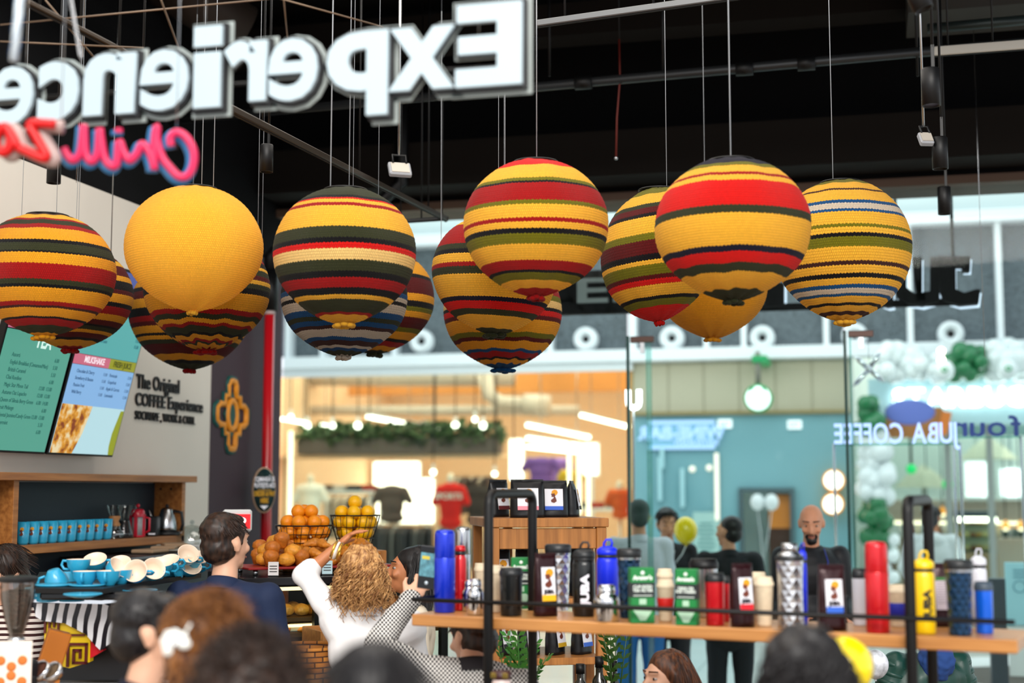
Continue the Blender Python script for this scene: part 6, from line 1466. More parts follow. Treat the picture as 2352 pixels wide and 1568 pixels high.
# ------------------------------------------------------------ hanging sign near the camera, read from behind
YQ = 3.7
sgn = thing('hanging_sign', 'big hanging sign of white bulging letters seen mirrored from behind at the top left', 'sign', OY(600, 230, YQ))
wsg = mat('sign_acrylic', '#a2b3bb', .45, emit=.08, ecol='#dcecf4'); dsg = mat('sign_return', '#0b0b10', .5); rsg = mat('sign_rim', '#8f9896', .4, emit=.1)
def fit_letter(ch, pxl, pxr, pyt, pyb, y, m, off, depth, grow, dy, parent, nm):
    a = OY(pxl, pyb, y); b = OY(pxr, pyt, y)
    me = textmesh(ch, 1, depth=depth, offset=off, align='LEFT', res=4)
    xs = [v.co.x for v in me.vertices]; zs = [v.co.z for v in me.vertices]
    if ch == 'i':
        q = MB(); q.box((0, 0, .27), (.26, depth, .54)); q.box((0, 0, .70), (.27, depth, .20)); bpy.data.meshes.remove(me); oo = q.build('i', m); me = oo.data; bpy.data.objects.remove(oo)
        xs = [v.co.x for v in me.vertices]; zs = [v.co.z for v in me.vertices]
    x0, x1, q0, q1 = min(xs), max(xs), min(zs), max(zs); Wd, Hh = b.x-a.x+2*grow, b.z-a.z+2*grow
    cx, cz = (a.x+b.x)/2, (a.z+b.z)/2
    for v in me.vertices:
        u = (v.co.x-x0)/(x1-x0)-.5; t = (v.co.z-q0)/(q1-q0)-.5
        v.co = (-u*Wd, v.co.y+dy, t*Hh)
    me.flip_normals(); me.materials.clear(); me.materials.append(m); me.name = nm
    return me, Vector((cx, y, cz))
LT = [('E', 1047, 1200, 2, 203), ('x', 893, 1045, 57, 212), ('p', 750, 893, 68, 272), ('e', 616, 732, 84, 236), ('r', 514, 615, 90, 238), ('i', 444, 512, 58, 250), ('e', 321, 436, 110, 258), ('n', 192, 314, 118, 268), ('c', 87, 185, 138, 280), ('e', -20, 80, 150, 290)]
for ch, l, r, t, b in LT:
    OF = .018 if ch == 'e' else .04
    me, c = fit_letter(ch, l, r, t, b, YQ, wsg, OF, .014, 0, 0, sgn, 'sign_letter')
    o = link('sign_letter', me, sgn, c-sgn.location)
    me2, _ = fit_letter(ch, l, r, t, b, YQ, dsg, OF, .02, .010, .018, sgn, 'letter_return'); link('letter_return', me2, o)
    me3, _ = fit_letter(ch, l, r, t, b, YQ, rsg, OF, .006, .020, .032, sgn, 'letter_rim'); link('letter_rim', me3, o)
for px in (470, 1100, 60):
    p = OY(px, 140 if px > 400 else 160, YQ+.03)-sgn.location; MB().tube([p, (p.x, p.y, ZC-sgn.location.z)], .0015, 5).build('hanging_wire', steel, sgn)
a = OY(-10, 230, YQ+.05)-sgn.location; b = OY(1195, 150, YQ+.05)-sgn.location; MB().tube([a, b], .005, 6).build('mounting_bar', black, sgn)
def neon(nm, lab, strokes, d, col, halo, r=.011, em=1.0, off=(-9, 4)):
    p0 = W(*strokes[0][0], d); o = thing(nm, lab, 'sign', p0)
    for st in strokes:
        P = [W(x, y, d) for x, y in st]
        # smooth with catmull-rom
        out = []
        for i in range(len(P)-1):
            p_, q_, r_, s_ = P[max(i-1, 0)], P[i], P[i+1], P[min(i+2, len(P)-1)]
            for k in range(6):
                t = k/6; out.append(.5*((2*q_)+(r_-p_)*t+(2*p_-5*q_+4*r_-s_)*t*t+(-p_+3*q_-3*r_+s_)*t**3))
        out.append(P[-1])
        MB().tube([q-p0 for q in out], r, 10).build('neon_tube', col, o)
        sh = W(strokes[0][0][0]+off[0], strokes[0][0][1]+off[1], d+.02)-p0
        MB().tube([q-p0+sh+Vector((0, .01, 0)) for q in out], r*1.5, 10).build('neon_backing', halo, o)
    p = Vector((0, .02, 0)); MB().tube([(0, .03, 0), (0, .03, .9)], .0012, 5).build('hanging_wire', steel, o); MB().tube([(0, .03, .9), (0, .03, ZC-p0.z)], .0012, 5).build('hanging_wire', steel, o)
    return o
S = 1/3.564
sc_ = lambda L: [(x*S, y*S) for x, y in L]
neon('neon_word', 'pink mirrored script word on blue-lit backing under the white sign', [
    sc_([(1400, 1195), (1395, 1125), (1450, 1082), (1530, 1130), (1585, 1240), (1580, 1360), (1530, 1440), (1460, 1440), (1390, 1370), (1330, 1290), (1285, 1150), (1285, 1035), (1265, 1150), (1262, 1390)]),
    sc_([(1262, 1360), (1225, 1250), (1165, 1180), (1120, 1260), (1060, 1310), (1010, 1240), (975, 1160), (955, 1340), (900, 1350), (850, 1270), (815, 1050)]),
    sc_([(815, 1050), (800, 1250), (750, 1320), (700, 1250), (685, 1020)]), sc_([(685, 1020), (660, 1240), (600, 1310), (545, 1260), (522, 1210)]), sc_([(972, 1050), (972, 1085)])], 3.9,
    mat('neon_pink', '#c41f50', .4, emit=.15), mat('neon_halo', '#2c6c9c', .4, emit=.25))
neon('neon_word', 'red mirrored zigzag letters at the left edge under the white sign', [
    sc_([(450, 1015), (250, 1015), (300, 1130), (375, 1295), (140, 1200)]), sc_([(140, 1200), (60, 1050), (0, 1060), (-40, 1150), (0, 1240), (60, 1230), (90, 1150), (60, 1050)])], 3.8,
    mat('neon_red', '#bc0408', .4, emit=.15), mat('neon_halo2', '#a8908c', .4), r=.013, off=(14, 5))
# ------------------------------------------------------------ pastry counter behind the suit man
zp = W(700, 1325, 6.8).z
p = W(560, 1330, 6.7); p2 = W(880, 1330, 7.0)
o = thing('pastry_counter', 'black pastry counter with glass front and lit shelves of baked goods', 'counter', (p.x, p.y, 0), math.atan2(p2.y-p.y, p2.x-p.x)); Lc = (p2-p).length+.35
MB().box((Lc/2, .35, zp-.02), (Lc, .7, .04), bev=.004).build('counter_top', mat('counter_black', '#121216', .2), o)
MB().box((Lc/2, .68, zp/2), (Lc, .04, zp-.04)).build('counter_back', mat('counter_brown', '#2a1a12', .6), o)
zsl = [W(700, q, 6.8).z for q in (1425, 1460, 1568)]
for z in zsl[:2]+[.45, .1]: MB().box((Lc/2, .36, z), (Lc-.03, .6, .02)).build('display_shelf', mat('shelf_brown', '#5c3c20', .4), o)
MB().box((Lc/2, .0, (zp+.3)/2), (Lc, .008, zp-.38)).build('front_glass', gm, o)
for x in (0.02, Lc*.35, Lc*.68, Lc-.02): MB().box((x, .02, zp/2), (.035, .04, zp-.04)).build('counter_post', black, o)
MB().box((Lc/2, .08, zp-.06), (Lc-.1, .03, .015)).build('shelf_light', mat('led_warm', '#ffd9a0', .5, emit=2), o)
MB().box((Lc/2, .08, zsl[0]-.03), (Lc-.1, .03, .012)).build('shelf_light', mat('led_warm'), o)
CM_ = Matrix.Translation(o.location) @ Matrix.Rotation(o.rotation_euler.z, 4, 'Z')
def cp(x, y, z): return CM_ @ Vector((x, y, z))
crust = [mat('crust_%d' % i, c, .5, noise_amt=.25, nscale=40, bump=.3) for i, c in enumerate(['#b8681c', '#d8902c', '#c47820', '#e0a040'])]
protos = {}
def pastry(kind, lab, pos, rz, s=1, group=None):
    if kind not in protos:
        mb = MB()
        if kind == 'croissant':
            for i in range(9):
                t = -1+i/4; a = t*1.1; r = .026*(1-.62*abs(t)); mb.ball((.06*sin(a), .05*(1-cos(a)), r*.8), (r*.75, r*1.1, r), 12)
        elif kind == 'muffin':
            mb.lathe([(1e-4, 0), (.026, 0), (.034, .035), (.04, .045), (.036, .065), (.018, .078), (1e-4, .08)], 20, cap=False)
        elif kind == 'bun': mb.ball((0, 0, .03), (.045, .045, .033), 18); mb.ball((.0, 0, .05), (.02, .02, .016), 10)
        q = mb.build(kind, crust[len(protos) % 4], None, pos, rz); protos[kind] = q
        if kind != 'muffin': remesh(q, .006, 2, disp=.003, dscale=60)
    else: q = dup(protos[kind], pos, rz); q.data = q.data
    q.scale = (s, s, s); return tag(q, lab, kind, group)
rnd = random.Random(21)
# tray of pastries on the counter
tr = thing('serving_tray', 'thin tray heaped with croissants and buns on the black counter', 'tray', cp(.1, .3, zp+.001), o.rotation_euler.z)
MB().box((.33, 0, .035), (.75, .36, .012), bev=.003).build('tray_board', mat('tray_red', '#8a1412', .4), tr)
for x in (.0, .66):
    for y in (-.14, .14): MB().cyl((x, y, 0), .012, .03, 10).build('tray_foot', steel, tr)
k = 0
for lay, n in ((0, 8), (1, 6), (2, 3)):
    for row in range(3 if lay < 2 else 2):
        for i in range(n):
            x = .06+(i+.5)*.62/n; y = .17+.11*row+.02*lay; kd = 'croissant' if x > .3 else ('bun' if (i+row) % 2 else 'muffin')
            pastry(kd, 'golden '+kd+' in the heap on the red tray', cp(x+.08, y, zp+.045+.042*lay), rnd.random()*6, 1.0, kd+'s heaped on the red tray'); k += 1
# wire baskets with oranges and lemons
orange = mat('orange_skin', '#e88a10', .35, bump=.2, bscale=200); lemon = mat('lemon_skin', '#f0b408', .35, bump=.2, bscale=200)
def basket(lab, c, r, h, nf, m, flab, rf, grp, fn='orange'):
    b = thing('wire_basket', lab, 'basket', c)
    mb = MB()
    for t, rr in ((0, .62), (.33, .76), (.66, .9), (1, 1)): mb.tube([(r*rr*cos(a), r*rr*sin(a), h*t) for a in [2*pi*i/28 for i in range(28)]], .0022 if t < 1 else .004, 5, close=True)
    for i in range(22):
        a = 2*pi*i/22; mb.tube([(r*.62*cos(a), r*.62*sin(a), 0), (r*.9*cos(a+.12), r*.9*sin(a+.12), h*.66), (r*cos(a+.16), r*sin(a+.16), h)], .0018, 4)
    mb.build('basket_wire', black, b); MB().cyl((0, 0, 0), r*.62, .004, 24).build('basket_floor', black, b)
    pr = None; cnt = 0
    layers = [(rf, 1, 0), ] 
    pos = []
    z = rf+.005
    while len(pos) < nf:
        rr = max(0, r*(.6+.4*min(1, z/h))-rf*1.02) if z < h else max(0, (r-rf)*(1-(z-h)/(rf*3.0)))
        m_ = max(1, int(2*pi*rr/(2.02*rf))) if rr > rf*.9 else 1
        for i in range(m_): a = 2*pi*i/m_+z*20; pos.append((rr*cos(a) if m_ > 1 else 0, rr*sin(a) if m_ > 1 else 0, z))
        if rr > rf*2.2: pos.append((0, 0, z))
        z += rf*1.45
        if z > h+rf*3.2: break
    for i, q in enumerate(pos[:nf]):
        if pr is None:
            pr = MB().ball((0, 0, 0), (rf, rf, rf*(.97 if fn == 'orange' else 1.0)), 16).build(fn, m, None, Vector(c)+Vector(q)); tag(pr, flab, fn, grp)
        else: w2 = dup(pr, Vector(c)+Vector(q))
basket('black wire basket of oranges behind the pastries', cp(.46, .53, zp+.101), .15, .13, 40, orange, 'shiny orange heaped in the wire basket behind the pastries', .037, 'oranges in the wire basket')
basket('taller wire basket of golden lemons right of the oranges', cp(.74, .54, zp+.101), .13, .18, 44, lemon, 'golden lemon heaped in the taller wire basket', .036, 'lemons in the taller basket', 'lemon')
tag(MB().box((0, 0, 0), (.56, .24, .098), bev=.004).build('basket_riser', pine, None, cp(.6, .55, zp+.05), o.rotation_euler.z), 'low wooden riser under the two fruit baskets', 'riser')
for i, (x, lab) in enumerate(((.16, 'small white price card left on the counter'), (.33, 'small white price card tilted beside the tray'), (.43, 'pale blue price card near the raised elbow'))):
    c = cp(x, .06, zp+.001); q = thing('price_card', lab, 'card', c, YAW+.1*i); MB().box((0, 0, .035), (.05, .004, .07)).build('card_sheet', mat('card_pale%d' % (i == 2), '#dcd8d8' if i < 2 else '#b8d4dc', .6), q)
    for j in range(3): MB().box((0, -.003, .05-.013*j), (.036, .001, .004)).build('card_line', ink, q)
    MB().box((0, .01, .003), (.05, .03, .006)).build('card_foot', black, q)
# goods inside the counter
for sh, (z, y0_) in enumerate(((zsl[0]+.012, .15), (zsl[1]+.012, .12), (.47, .15))):
    for i in range(11):
        for r_ in range(2):
            kd = ['bun', 'croissant', 'muffin'][(sh+i//4) % 3]
            pastry(kd, 'pastry on the '+['upper', 'middle', 'lowest'][sh]+' shelf inside the black counter', cp(.1+i*(Lc-.2)/11, y0_+.14*r_, z), rnd.random()*6, .9, 'pastries on the %s counter shelf' % ['upper', 'middle', 'lowest'][sh])
for i, (px, py, w2, h2, c_, lab) in enumerate(((675, 1370, 40, 55, '#d07020', 'orange packed snack bag behind the counter glass'), (735, 1372, 30, 40, '#2c8a70', 'green packet behind the counter glass'), (700, 1375, 26, 44, '#3a5aa0', 'blue packet behind the counter glass'))):
    q = tag(MB().box((0, 0, h2/FPX*3.4), (w2/FPX*6.8, .05, h2/FPX*6.8), bev=.01).build('snack_packet', mat('packet_%d' % i, c_, .35, noise_amt=.3, nscale=18), None, cp(.3+.18*i, .42, zsl[0]+.012), o.rotation_euler.z), lab, 'packet')
for i in range(3):
    q = thing('foil_cup_tray', ['left', 'middle', 'right'][i]+' pale paper tray on the upper counter shelf', 'tray', cp(.35+.22*i, .1, zsl[1]+.012), o.rotation_euler.z); MB().box((0, .04, .02), (.19, .1, .04), bev=.006).build('tray_paper', mat('paper_pale', '#c8ccc0', .7), q)
# wicker basket & crate
zb_ = W(700, 1560, 5.9).z
p = W(700, 1560, 5.95); q = thing('wicker_basket', 'golden brown woven wicker basket below the counter', 'basket', (p.x, p.y, zb_-.12), YAW)
def wick(nt, p_):
    tc = nt.nodes.new('ShaderNodeTexCoord'); br = nt.nodes.new('ShaderNodeTexBrick'); br.inputs['Scale'].default_value = 1; br.inputs['Brick Width'].default_value = .06; br.inputs['Row Height'].default_value = .022; br.inputs['Mortar Size'].default_value = .003
    br.inputs['Color1'].default_value = lin('#b87828'); br.inputs['Color2'].default_value = lin('#8a5018'); br.inputs['Mortar'].default_value = lin('#3a1c08')
    mp = nt.nodes.new('ShaderNodeMapping'); mp.inputs['Rotation'].default_value = (pi/2, 0, 0); nt.links.new(tc.outputs['Object'], mp.inputs[0]); nt.links.new(mp.outputs[0], br.inputs[0]); return br.outputs[0]
mb = MB(); wm = texmat('wicker', wick, .7)
mb.lathe([(.13, 0), (.155, .24), (.15, .25), (.14, .24), (.12, .01), (1e-4, .01)], 32, cap=False, fn=lambda r, z, a: (r*(1+.02*sin(16*a+z*130)), z)); mb.build('basket_weave', wm, q)
MB().tube([(.152*cos(t), .152*sin(t), .248) for t in [2*pi*i/32 for i in range(32)]], .009, 8, close=True).build('basket_rim', wm, q)
for i in range(7): 
    a = i*.9; pastry('croissant', 'croissant lying in the wicker basket', (p.x+.08*cos(a)*(i > 0), p.y+.08*sin(a)*(i > 0), zb_+.06), a, 1.1, 'croissants in the wicker basket')
q2 = thing('wooden_crate', 'shallow open wooden crate behind the wicker basket', 'crate', cp(.45, -.28, 0), CM_.to_euler().z); zt_c = W(700, 1450, 6.4).z
for (x, y, w2, d2) in ((0, -.14, .4, .012), (0, .14, .4, .012), (-.2, 0, .012, .28), (.2, 0, .012, .28)): MB().box((x, y, zt_c-.04), (w2, d2, .08), bev=.002).build('crate_board', oak, q2)
MB().box((0, 0, zt_c-.085), (.4, .28, .01)).build('crate_floor', oak, q2)
for sx in (-.18, .18):
    for sy in (-.12, .12): MB().box((sx, sy, (zt_c-.09)/2), (.03, .03, zt_c-.09)).build('crate_leg', oak, q2)
tag(MB().box((0, 0, (zb_-.12)/2), (.34, .34, zb_-.12), bev=.01).build('pedestal', pine, None, (p.x, p.y, 0), YAW), 'wooden pedestal holding the wicker basket', 'pedestal')
# ------------------------------------------------------------ people
skinA = mat('skin_light', '#c98f70', .5, noise_amt=.04, nscale=30); skinB = mat('skin_fair', '#d9a88c', .5); skinC = mat('skin_tan', '#b8764e', .5)
def hairmat(n, c1, c2):
    def b(nt, p):
        tc = nt.nodes.new('ShaderNodeTexCoord'); mp = nt.nodes.new('ShaderNodeMapping'); mp.inputs['Scale'].default_value = (60, 60, 12); x = nt.nodes.new('ShaderNodeTexNoise'); x.inputs['Scale'].default_value = 1.2
        nt.links.new(tc.outputs['Object'], mp.inputs[0]); nt.links.new(mp.outputs[0], x.inputs[0]); r = nt.nodes.new('ShaderNodeValToRGB')
        r.color_ramp.elements[0].color = lin(c1); r.color_ramp.elements[1].color = lin(c2); r.color_ramp.elements[0].position = .35; r.color_ramp.elements[1].position = .7
        nt.links.new(x.outputs[0], r.inputs[0]); return r.outputs[0]
    return texmat('hair_'+n, b, .45)
Hblack = hairmat('black', '#08070a', '#1c181a'); Hbrown = hairmat('brown', '#2a140a', '#6b3c1c'); Hblond = hairmat('blond', '#7a4c24', '#d9a86c'); Hdark = hairmat('dark_brown', '#140b08', '#3a2418'); Hauburn = hairmat('auburn', '#4a2410', '#a86e38')
def V(*a): return Vector(a)
def skeleton(pose):
    """metres for a 1.75 m figure facing -y; left is +x when seen from the front (figure's left = +x)"""
    J = dict(pelvis=V(0, 0, .95), waist=V(0, 0, 1.08), chest=V(0, .005, 1.30), neckb=V(0, .015, 1.46), neckt=V(0, .0, 1.54), head=V(0, -.01, 1.63))
    for s, n in ((1, 'L'), (-1, 'R')):
        J['sho'+n] = V(s*.175, .01, 1.42); J['elb'+n] = V(s*.215, .03, 1.14); J['wri'+n] = V(s*.215, -.06, .90)
        J['hip'+n] = V(s*.09, 0, .92); J['kne'+n] = V(s*.1, -.01, .50); J['ank'+n] = V(s*.105, .02, .09)
    J.update({k: V(*v) for k, v in pose.items()})
    return J
def headparts(mb, J, turn, nod, fem=False):
    """skull, jaw, nose, ears, lips; returns the head matrix"""
    H = Matrix.Translation(J['head']) @ Matrix.Rotation(turn, 4, 'Z') @ Matrix.Rotation(nod, 4, 'X')
    w_ = .95 if fem else 1
    mb.ball((0, .02, .03), (.074*w_, .092, .088), 20, M=H); mb.ball((0, -.02, .0), (.064*w_, .07, .095), 20, M=H)
    mb.ball((0, -.035, -.055), (.048*w_, .05, .05), 16, M=H); mb.ball((0, -.072, -.088), (.022, .018, .018), 12, M=H)
    capsule_M(mb, (0, -.085, .02), (0, -.107, -.022), .008, .013, H); mb.ball((-.012, -.098, -.025), (.009, .009, .008), 8, M=H); mb.ball((.012, -.098, -.025), (.009, .009, .008), 8, M=H)
    for s in (-1, 1):
        capsule_M(mb, (s*.012, -.086, .035), (s*.045, -.072, .038), .009, .008, H); mb.ball((s*.04, -.066, -.018), (.022, .02, .02), 10, M=H)
        mb.ball((s*.075*w_, .012, -.005), (.009, .019, .031), 12, M=H); mb.ball((s*.079*w_, .02, .004), (.008, .016, .02), 10, M=H)
    mb.ball((0, -.088, -.050), (.022, .01, .006), 10, M=H); mb.ball((0, -.086, -.059), (.02, .011, .007), 10, M=H)
    return H
def capsule_M(mb, a, b, ra, rb, M_):
    a = M_ @ Vector(a); b = M_ @ Vector(b); capsule(mb, a, b, ra, rb, 10)
def hand(mb, w_, e, curl=.5, side=1, up=None, k=1.0):
    d = (w_-e).normalized(); n = (up if up is not None else Vector((0, -1, 0))); n = (n-d*n.dot(d)).normalized(); x = d.cross(n)*side
    F = Matrix((x, d, n)).transposed().to_4x4(); F.translation = w_
    mb.ball((0, .045*k, 0), (.038*k, .05*k, .016*k), 14, M=F)
    for i, L in enumerate((.068, .078, .072, .056)):
        bx = (-.03+.021*i)*k; a = Vector((bx, .085*k, 0)); c1 = curl*.7; c2 = curl*1.5; L = L*k
        b = a+Vector((bx*.12, cos(c1)*L*.5, sin(c1)*L*.5)); c = b+Vector((0, cos(c2)*L*.5, sin(c2)*L*.5))
        capsule_M(mb, a, b, .0095*k, .009*k, F); capsule_M(mb, b, c, .0088*k, .0072*k, F)
    a = Vector((-.034, .02, .004))*k; b = a+Vector((-.022, .03, .012))*k; c = b+Vector((-.004, .03, .014))*k
    capsule_M(mb, a, b, .013*k, .0105*k, F); capsule_M(mb, b, c, .0105*k, .008*k, F)
    return F
def person(lab, px, ptop, d, yaw, h=1.75, pose={}, skin=skinA, top=None, bottom=None, hair=None, hairstyle='short', turn=0, nod=0, vox=.011, fem=False, seat=0, collar=None, open_=False, fold=.01, sleeve=1, curl=.5, beard=False, lean=0, shoes=black, extra=None, upL=None, upR=None, bulk=1.0, hairseed=1, face=True, eyes=True, hs=1.0, topmat2=None, topz=None):
    """px, ptop: pixel of the crown; d depth; yaw=0 faces the camera, pi away"""
    crown = W(px, ptop, d)
    k = h/1.75
    J = skeleton(pose)
    Ht = headM = None
    zoff = crown.z-(J['head'].z+.118*hs)*k
    o = thing('person', lab, 'person', (crown.x, crown.y, 0 if abs(zoff) < .0 else zoff), YAW+yaw)
    o.scale = (k, k, k)
    shift = Vector((-J['head'].x, -J['head'].y, 0)); 
    for n in J: J[n] = J[n]+shift
    b = MB()
    H = headparts(b, J, turn, nod, fem)
    capsule(b, J['neckb'], J['neckt'], .058 if not fem else .05, .05 if not fem else .045); capsule(b, J['neckt'], J['head']+V(0, .01, -.02), .05, .05)
    w_ = (.15 if fem else .17)*bulk
    def torsob(mb, g, low=True):
        ch, wa, pe = J['chest'], J['waist'], J['pelvis']
        mb.ball(ch+V(0, 0, .02), (w_+g, .105*bulk+g, .17+g), 20); mb.ball(wa, (w_*.84+g, .095*bulk+g, .16+g), 20)
        if low: mb.ball(pe+V(0, 0, .0), ((.165 if fem else .16)*bulk+g, .11*bulk+g, .13+g), 20)
        for n in 'LR': capsule(mb, J['neckb']+V(0, .01, -.03), J['sho'+n], .05+g, .052+g); capsule(mb, ch, J['sho'+n]+V(0, 0, -.03), .09+g, .058+g)
    def arm(mb, n, g, part=1):
        s, e, w2 = J['sho'+n], J['elb'+n], J['wri'+n]
        f = .88 if fem else 1
        capsule(mb, s, e, .055*f*bulk+g, .041*f*bulk+g)
        if part > 0: capsule(mb, e, e.lerp(w2, part), .042*f*bulk+g, (.042*(1-part)+.028*part)*f+g)
    def leg(mb, n, g): capsule(mb, J['hip'+n], J['kne'+n], .085+g, .055+g); capsule(mb, J['kne'+n], J['ank'+n], .055+g, .04+g)
    torsob(b, -.012)
    for n in 'LR':
        arm(b, n, -.003); leg(b, n, -.01)
        hand(b, J['wri'+n], J['elb'+n], curl, side=(1 if n == 'R' else -1), up={'L': upL, 'R': upR}[n])
        capsule(b, J['ank'+n], J['ank'+n]+V(0, -.12, -.045), .035, .03)
    body = b.build('body', skin, o); remesh(body, vox, 3)
    if eyes:
        for s in (-1, 1):
            e = MB(); e.ball((s*.031, -.071, .012), (.0125, .0105, .007), 12, M=H); e.build('eye', mat('eye_white', '#a89c94', .3), o)
            e = MB(); e.ball((s*.031, -.0805, .012), (.006, .003, .006), 10, M=H); e.build('iris', mat('iris', '#1c120c', .2), o)
        e = MB(); e.ball((0, -.0915, -.0545), (.021, .0085, .007), 12, M=H); e.build('lips', mat('lips', '#a04a44' if fem else '#98584a', .4), o)
        for s in (-1, 1):
            e = MB(); capsule_M(e, (s*.015, -.0895, .041), (s*.05, -.0735, .042), .0045, .003, H); e.build('eyebrow', hair or Hblack, o)
    if top:
        t = MB(); torsob(t, .014)
        for n in 'LR': arm(t, n, .013, sleeve)
        if open_:   # jacket skirt
            t.ball(J['pelvis']+V(0, 0, -.04), (.19*bulk, .135*bulk, .17), 20)
        q = t.build('jacket' if open_ else 'shirt', top, o); remesh(q, vox, 4, disp=fold, dscale=11, dz=.8)
        col = MB(); base = J['neckb']; tilt_ = Matrix.Translation(base+V(0, .005, -.01)) @ Matrix.Rotation(R(18), 4, 'X')
        col.lathe([(.078, -.01), (.072, .03), (.066, .042), (.062, .04), (.068, .0)], 28, M=tilt_, cap=False); col.build('collar', collar or top, o)
        if open_ or collar:
            c2 = MB(); c2.prism([(-.035, .0), (.035, .0), (.0, -.2)], -.135*bulk, -.12*bulk, M=Matrix.Translation(J['neckb']+V(0, .0, -.02))); c2.build('shirt_front', mat('shirt_white', '#d8dce4', .7), o)
        for n in 'LR':
            if sleeve >= 1:
                cf = MB(); a = J['elb'+n]; w2 = J['wri'+n]; capsule(cf, a.lerp(w2, .93), a.lerp(w2, .985), .043, .043); cf.build('cuff', topmat2 or top, o)
    bt = MB(); 
    for n in 'LR': leg(bt, n, .014)
    bt.ball(J['pelvis']+V(0, 0, -.02), (.168*bulk, .118*bulk, .13), 18)
    q = bt.build('trousers', bottom or mat('trouser_dark', '#14161e', .8), o); remesh(q, max(vox, .012), 3, disp=.008, dscale=9)
    for n in 'LR':
        s_ = MB(); a = J['ank'+n]; capsule(s_, a+V(0, .03, -.05), a+V(0, -.13, -.06), .04, .034); s_.box((a.x, a.y-.05, a.z-.088), (.08, .25, .02), bev=.004); s_.build('shoe', shoes, o)
    if hair: dohair(o, H, hair, hairstyle, hairseed, fem)
    if beard:
        e = MB(); e.ball((0, -.062, -.085), (.036, .034, .032), 14, M=H); e.ball((0, -.098, -.042), (.026, .008, .006), 10, M=H)
        for s in (-1, 1): capsule_M(e, (s*.03, -.07, -.06), (s*.026, -.088, -.042), .012, .006, H)
        q = e.build('beard', Hblack, o); remesh(q, .006, 2, disp=.003, dscale=60)
    return o, J, H
def strands(mb, rnd, H, n, root, flow, length, rad, curlr=0, curlf=0, seg=7, mi=0, spread=.15):
    for _ in range(n):
        p, nrm = root(rnd); v = flow(p, nrm, rnd); L = length*rnd.uniform(.6, 1.15); pts = []
        ph = rnd.random()*6.28; cf = curlf*rnd.uniform(.7, 1.3); a = v.orthogonal().normalized(); b = v.cross(a).normalized()
        q = p.copy(); dirn = (nrm*.6+v).normalized()
        for i in range(seg+1):
            t = i/seg; off = (a*cos(ph+cf*t)+b*sin(ph+cf*t))*curlr*min(1, t*3)
            pts.append(H @ (q+off)); dirn = (dirn+v*.5+Vector((0, 0, -.10))).normalized(); q = q+dirn*L/seg
        mb.tube(pts, [rad*(1-.6*i/seg) for i in range(seg+1)], 4, mi, cap=False)
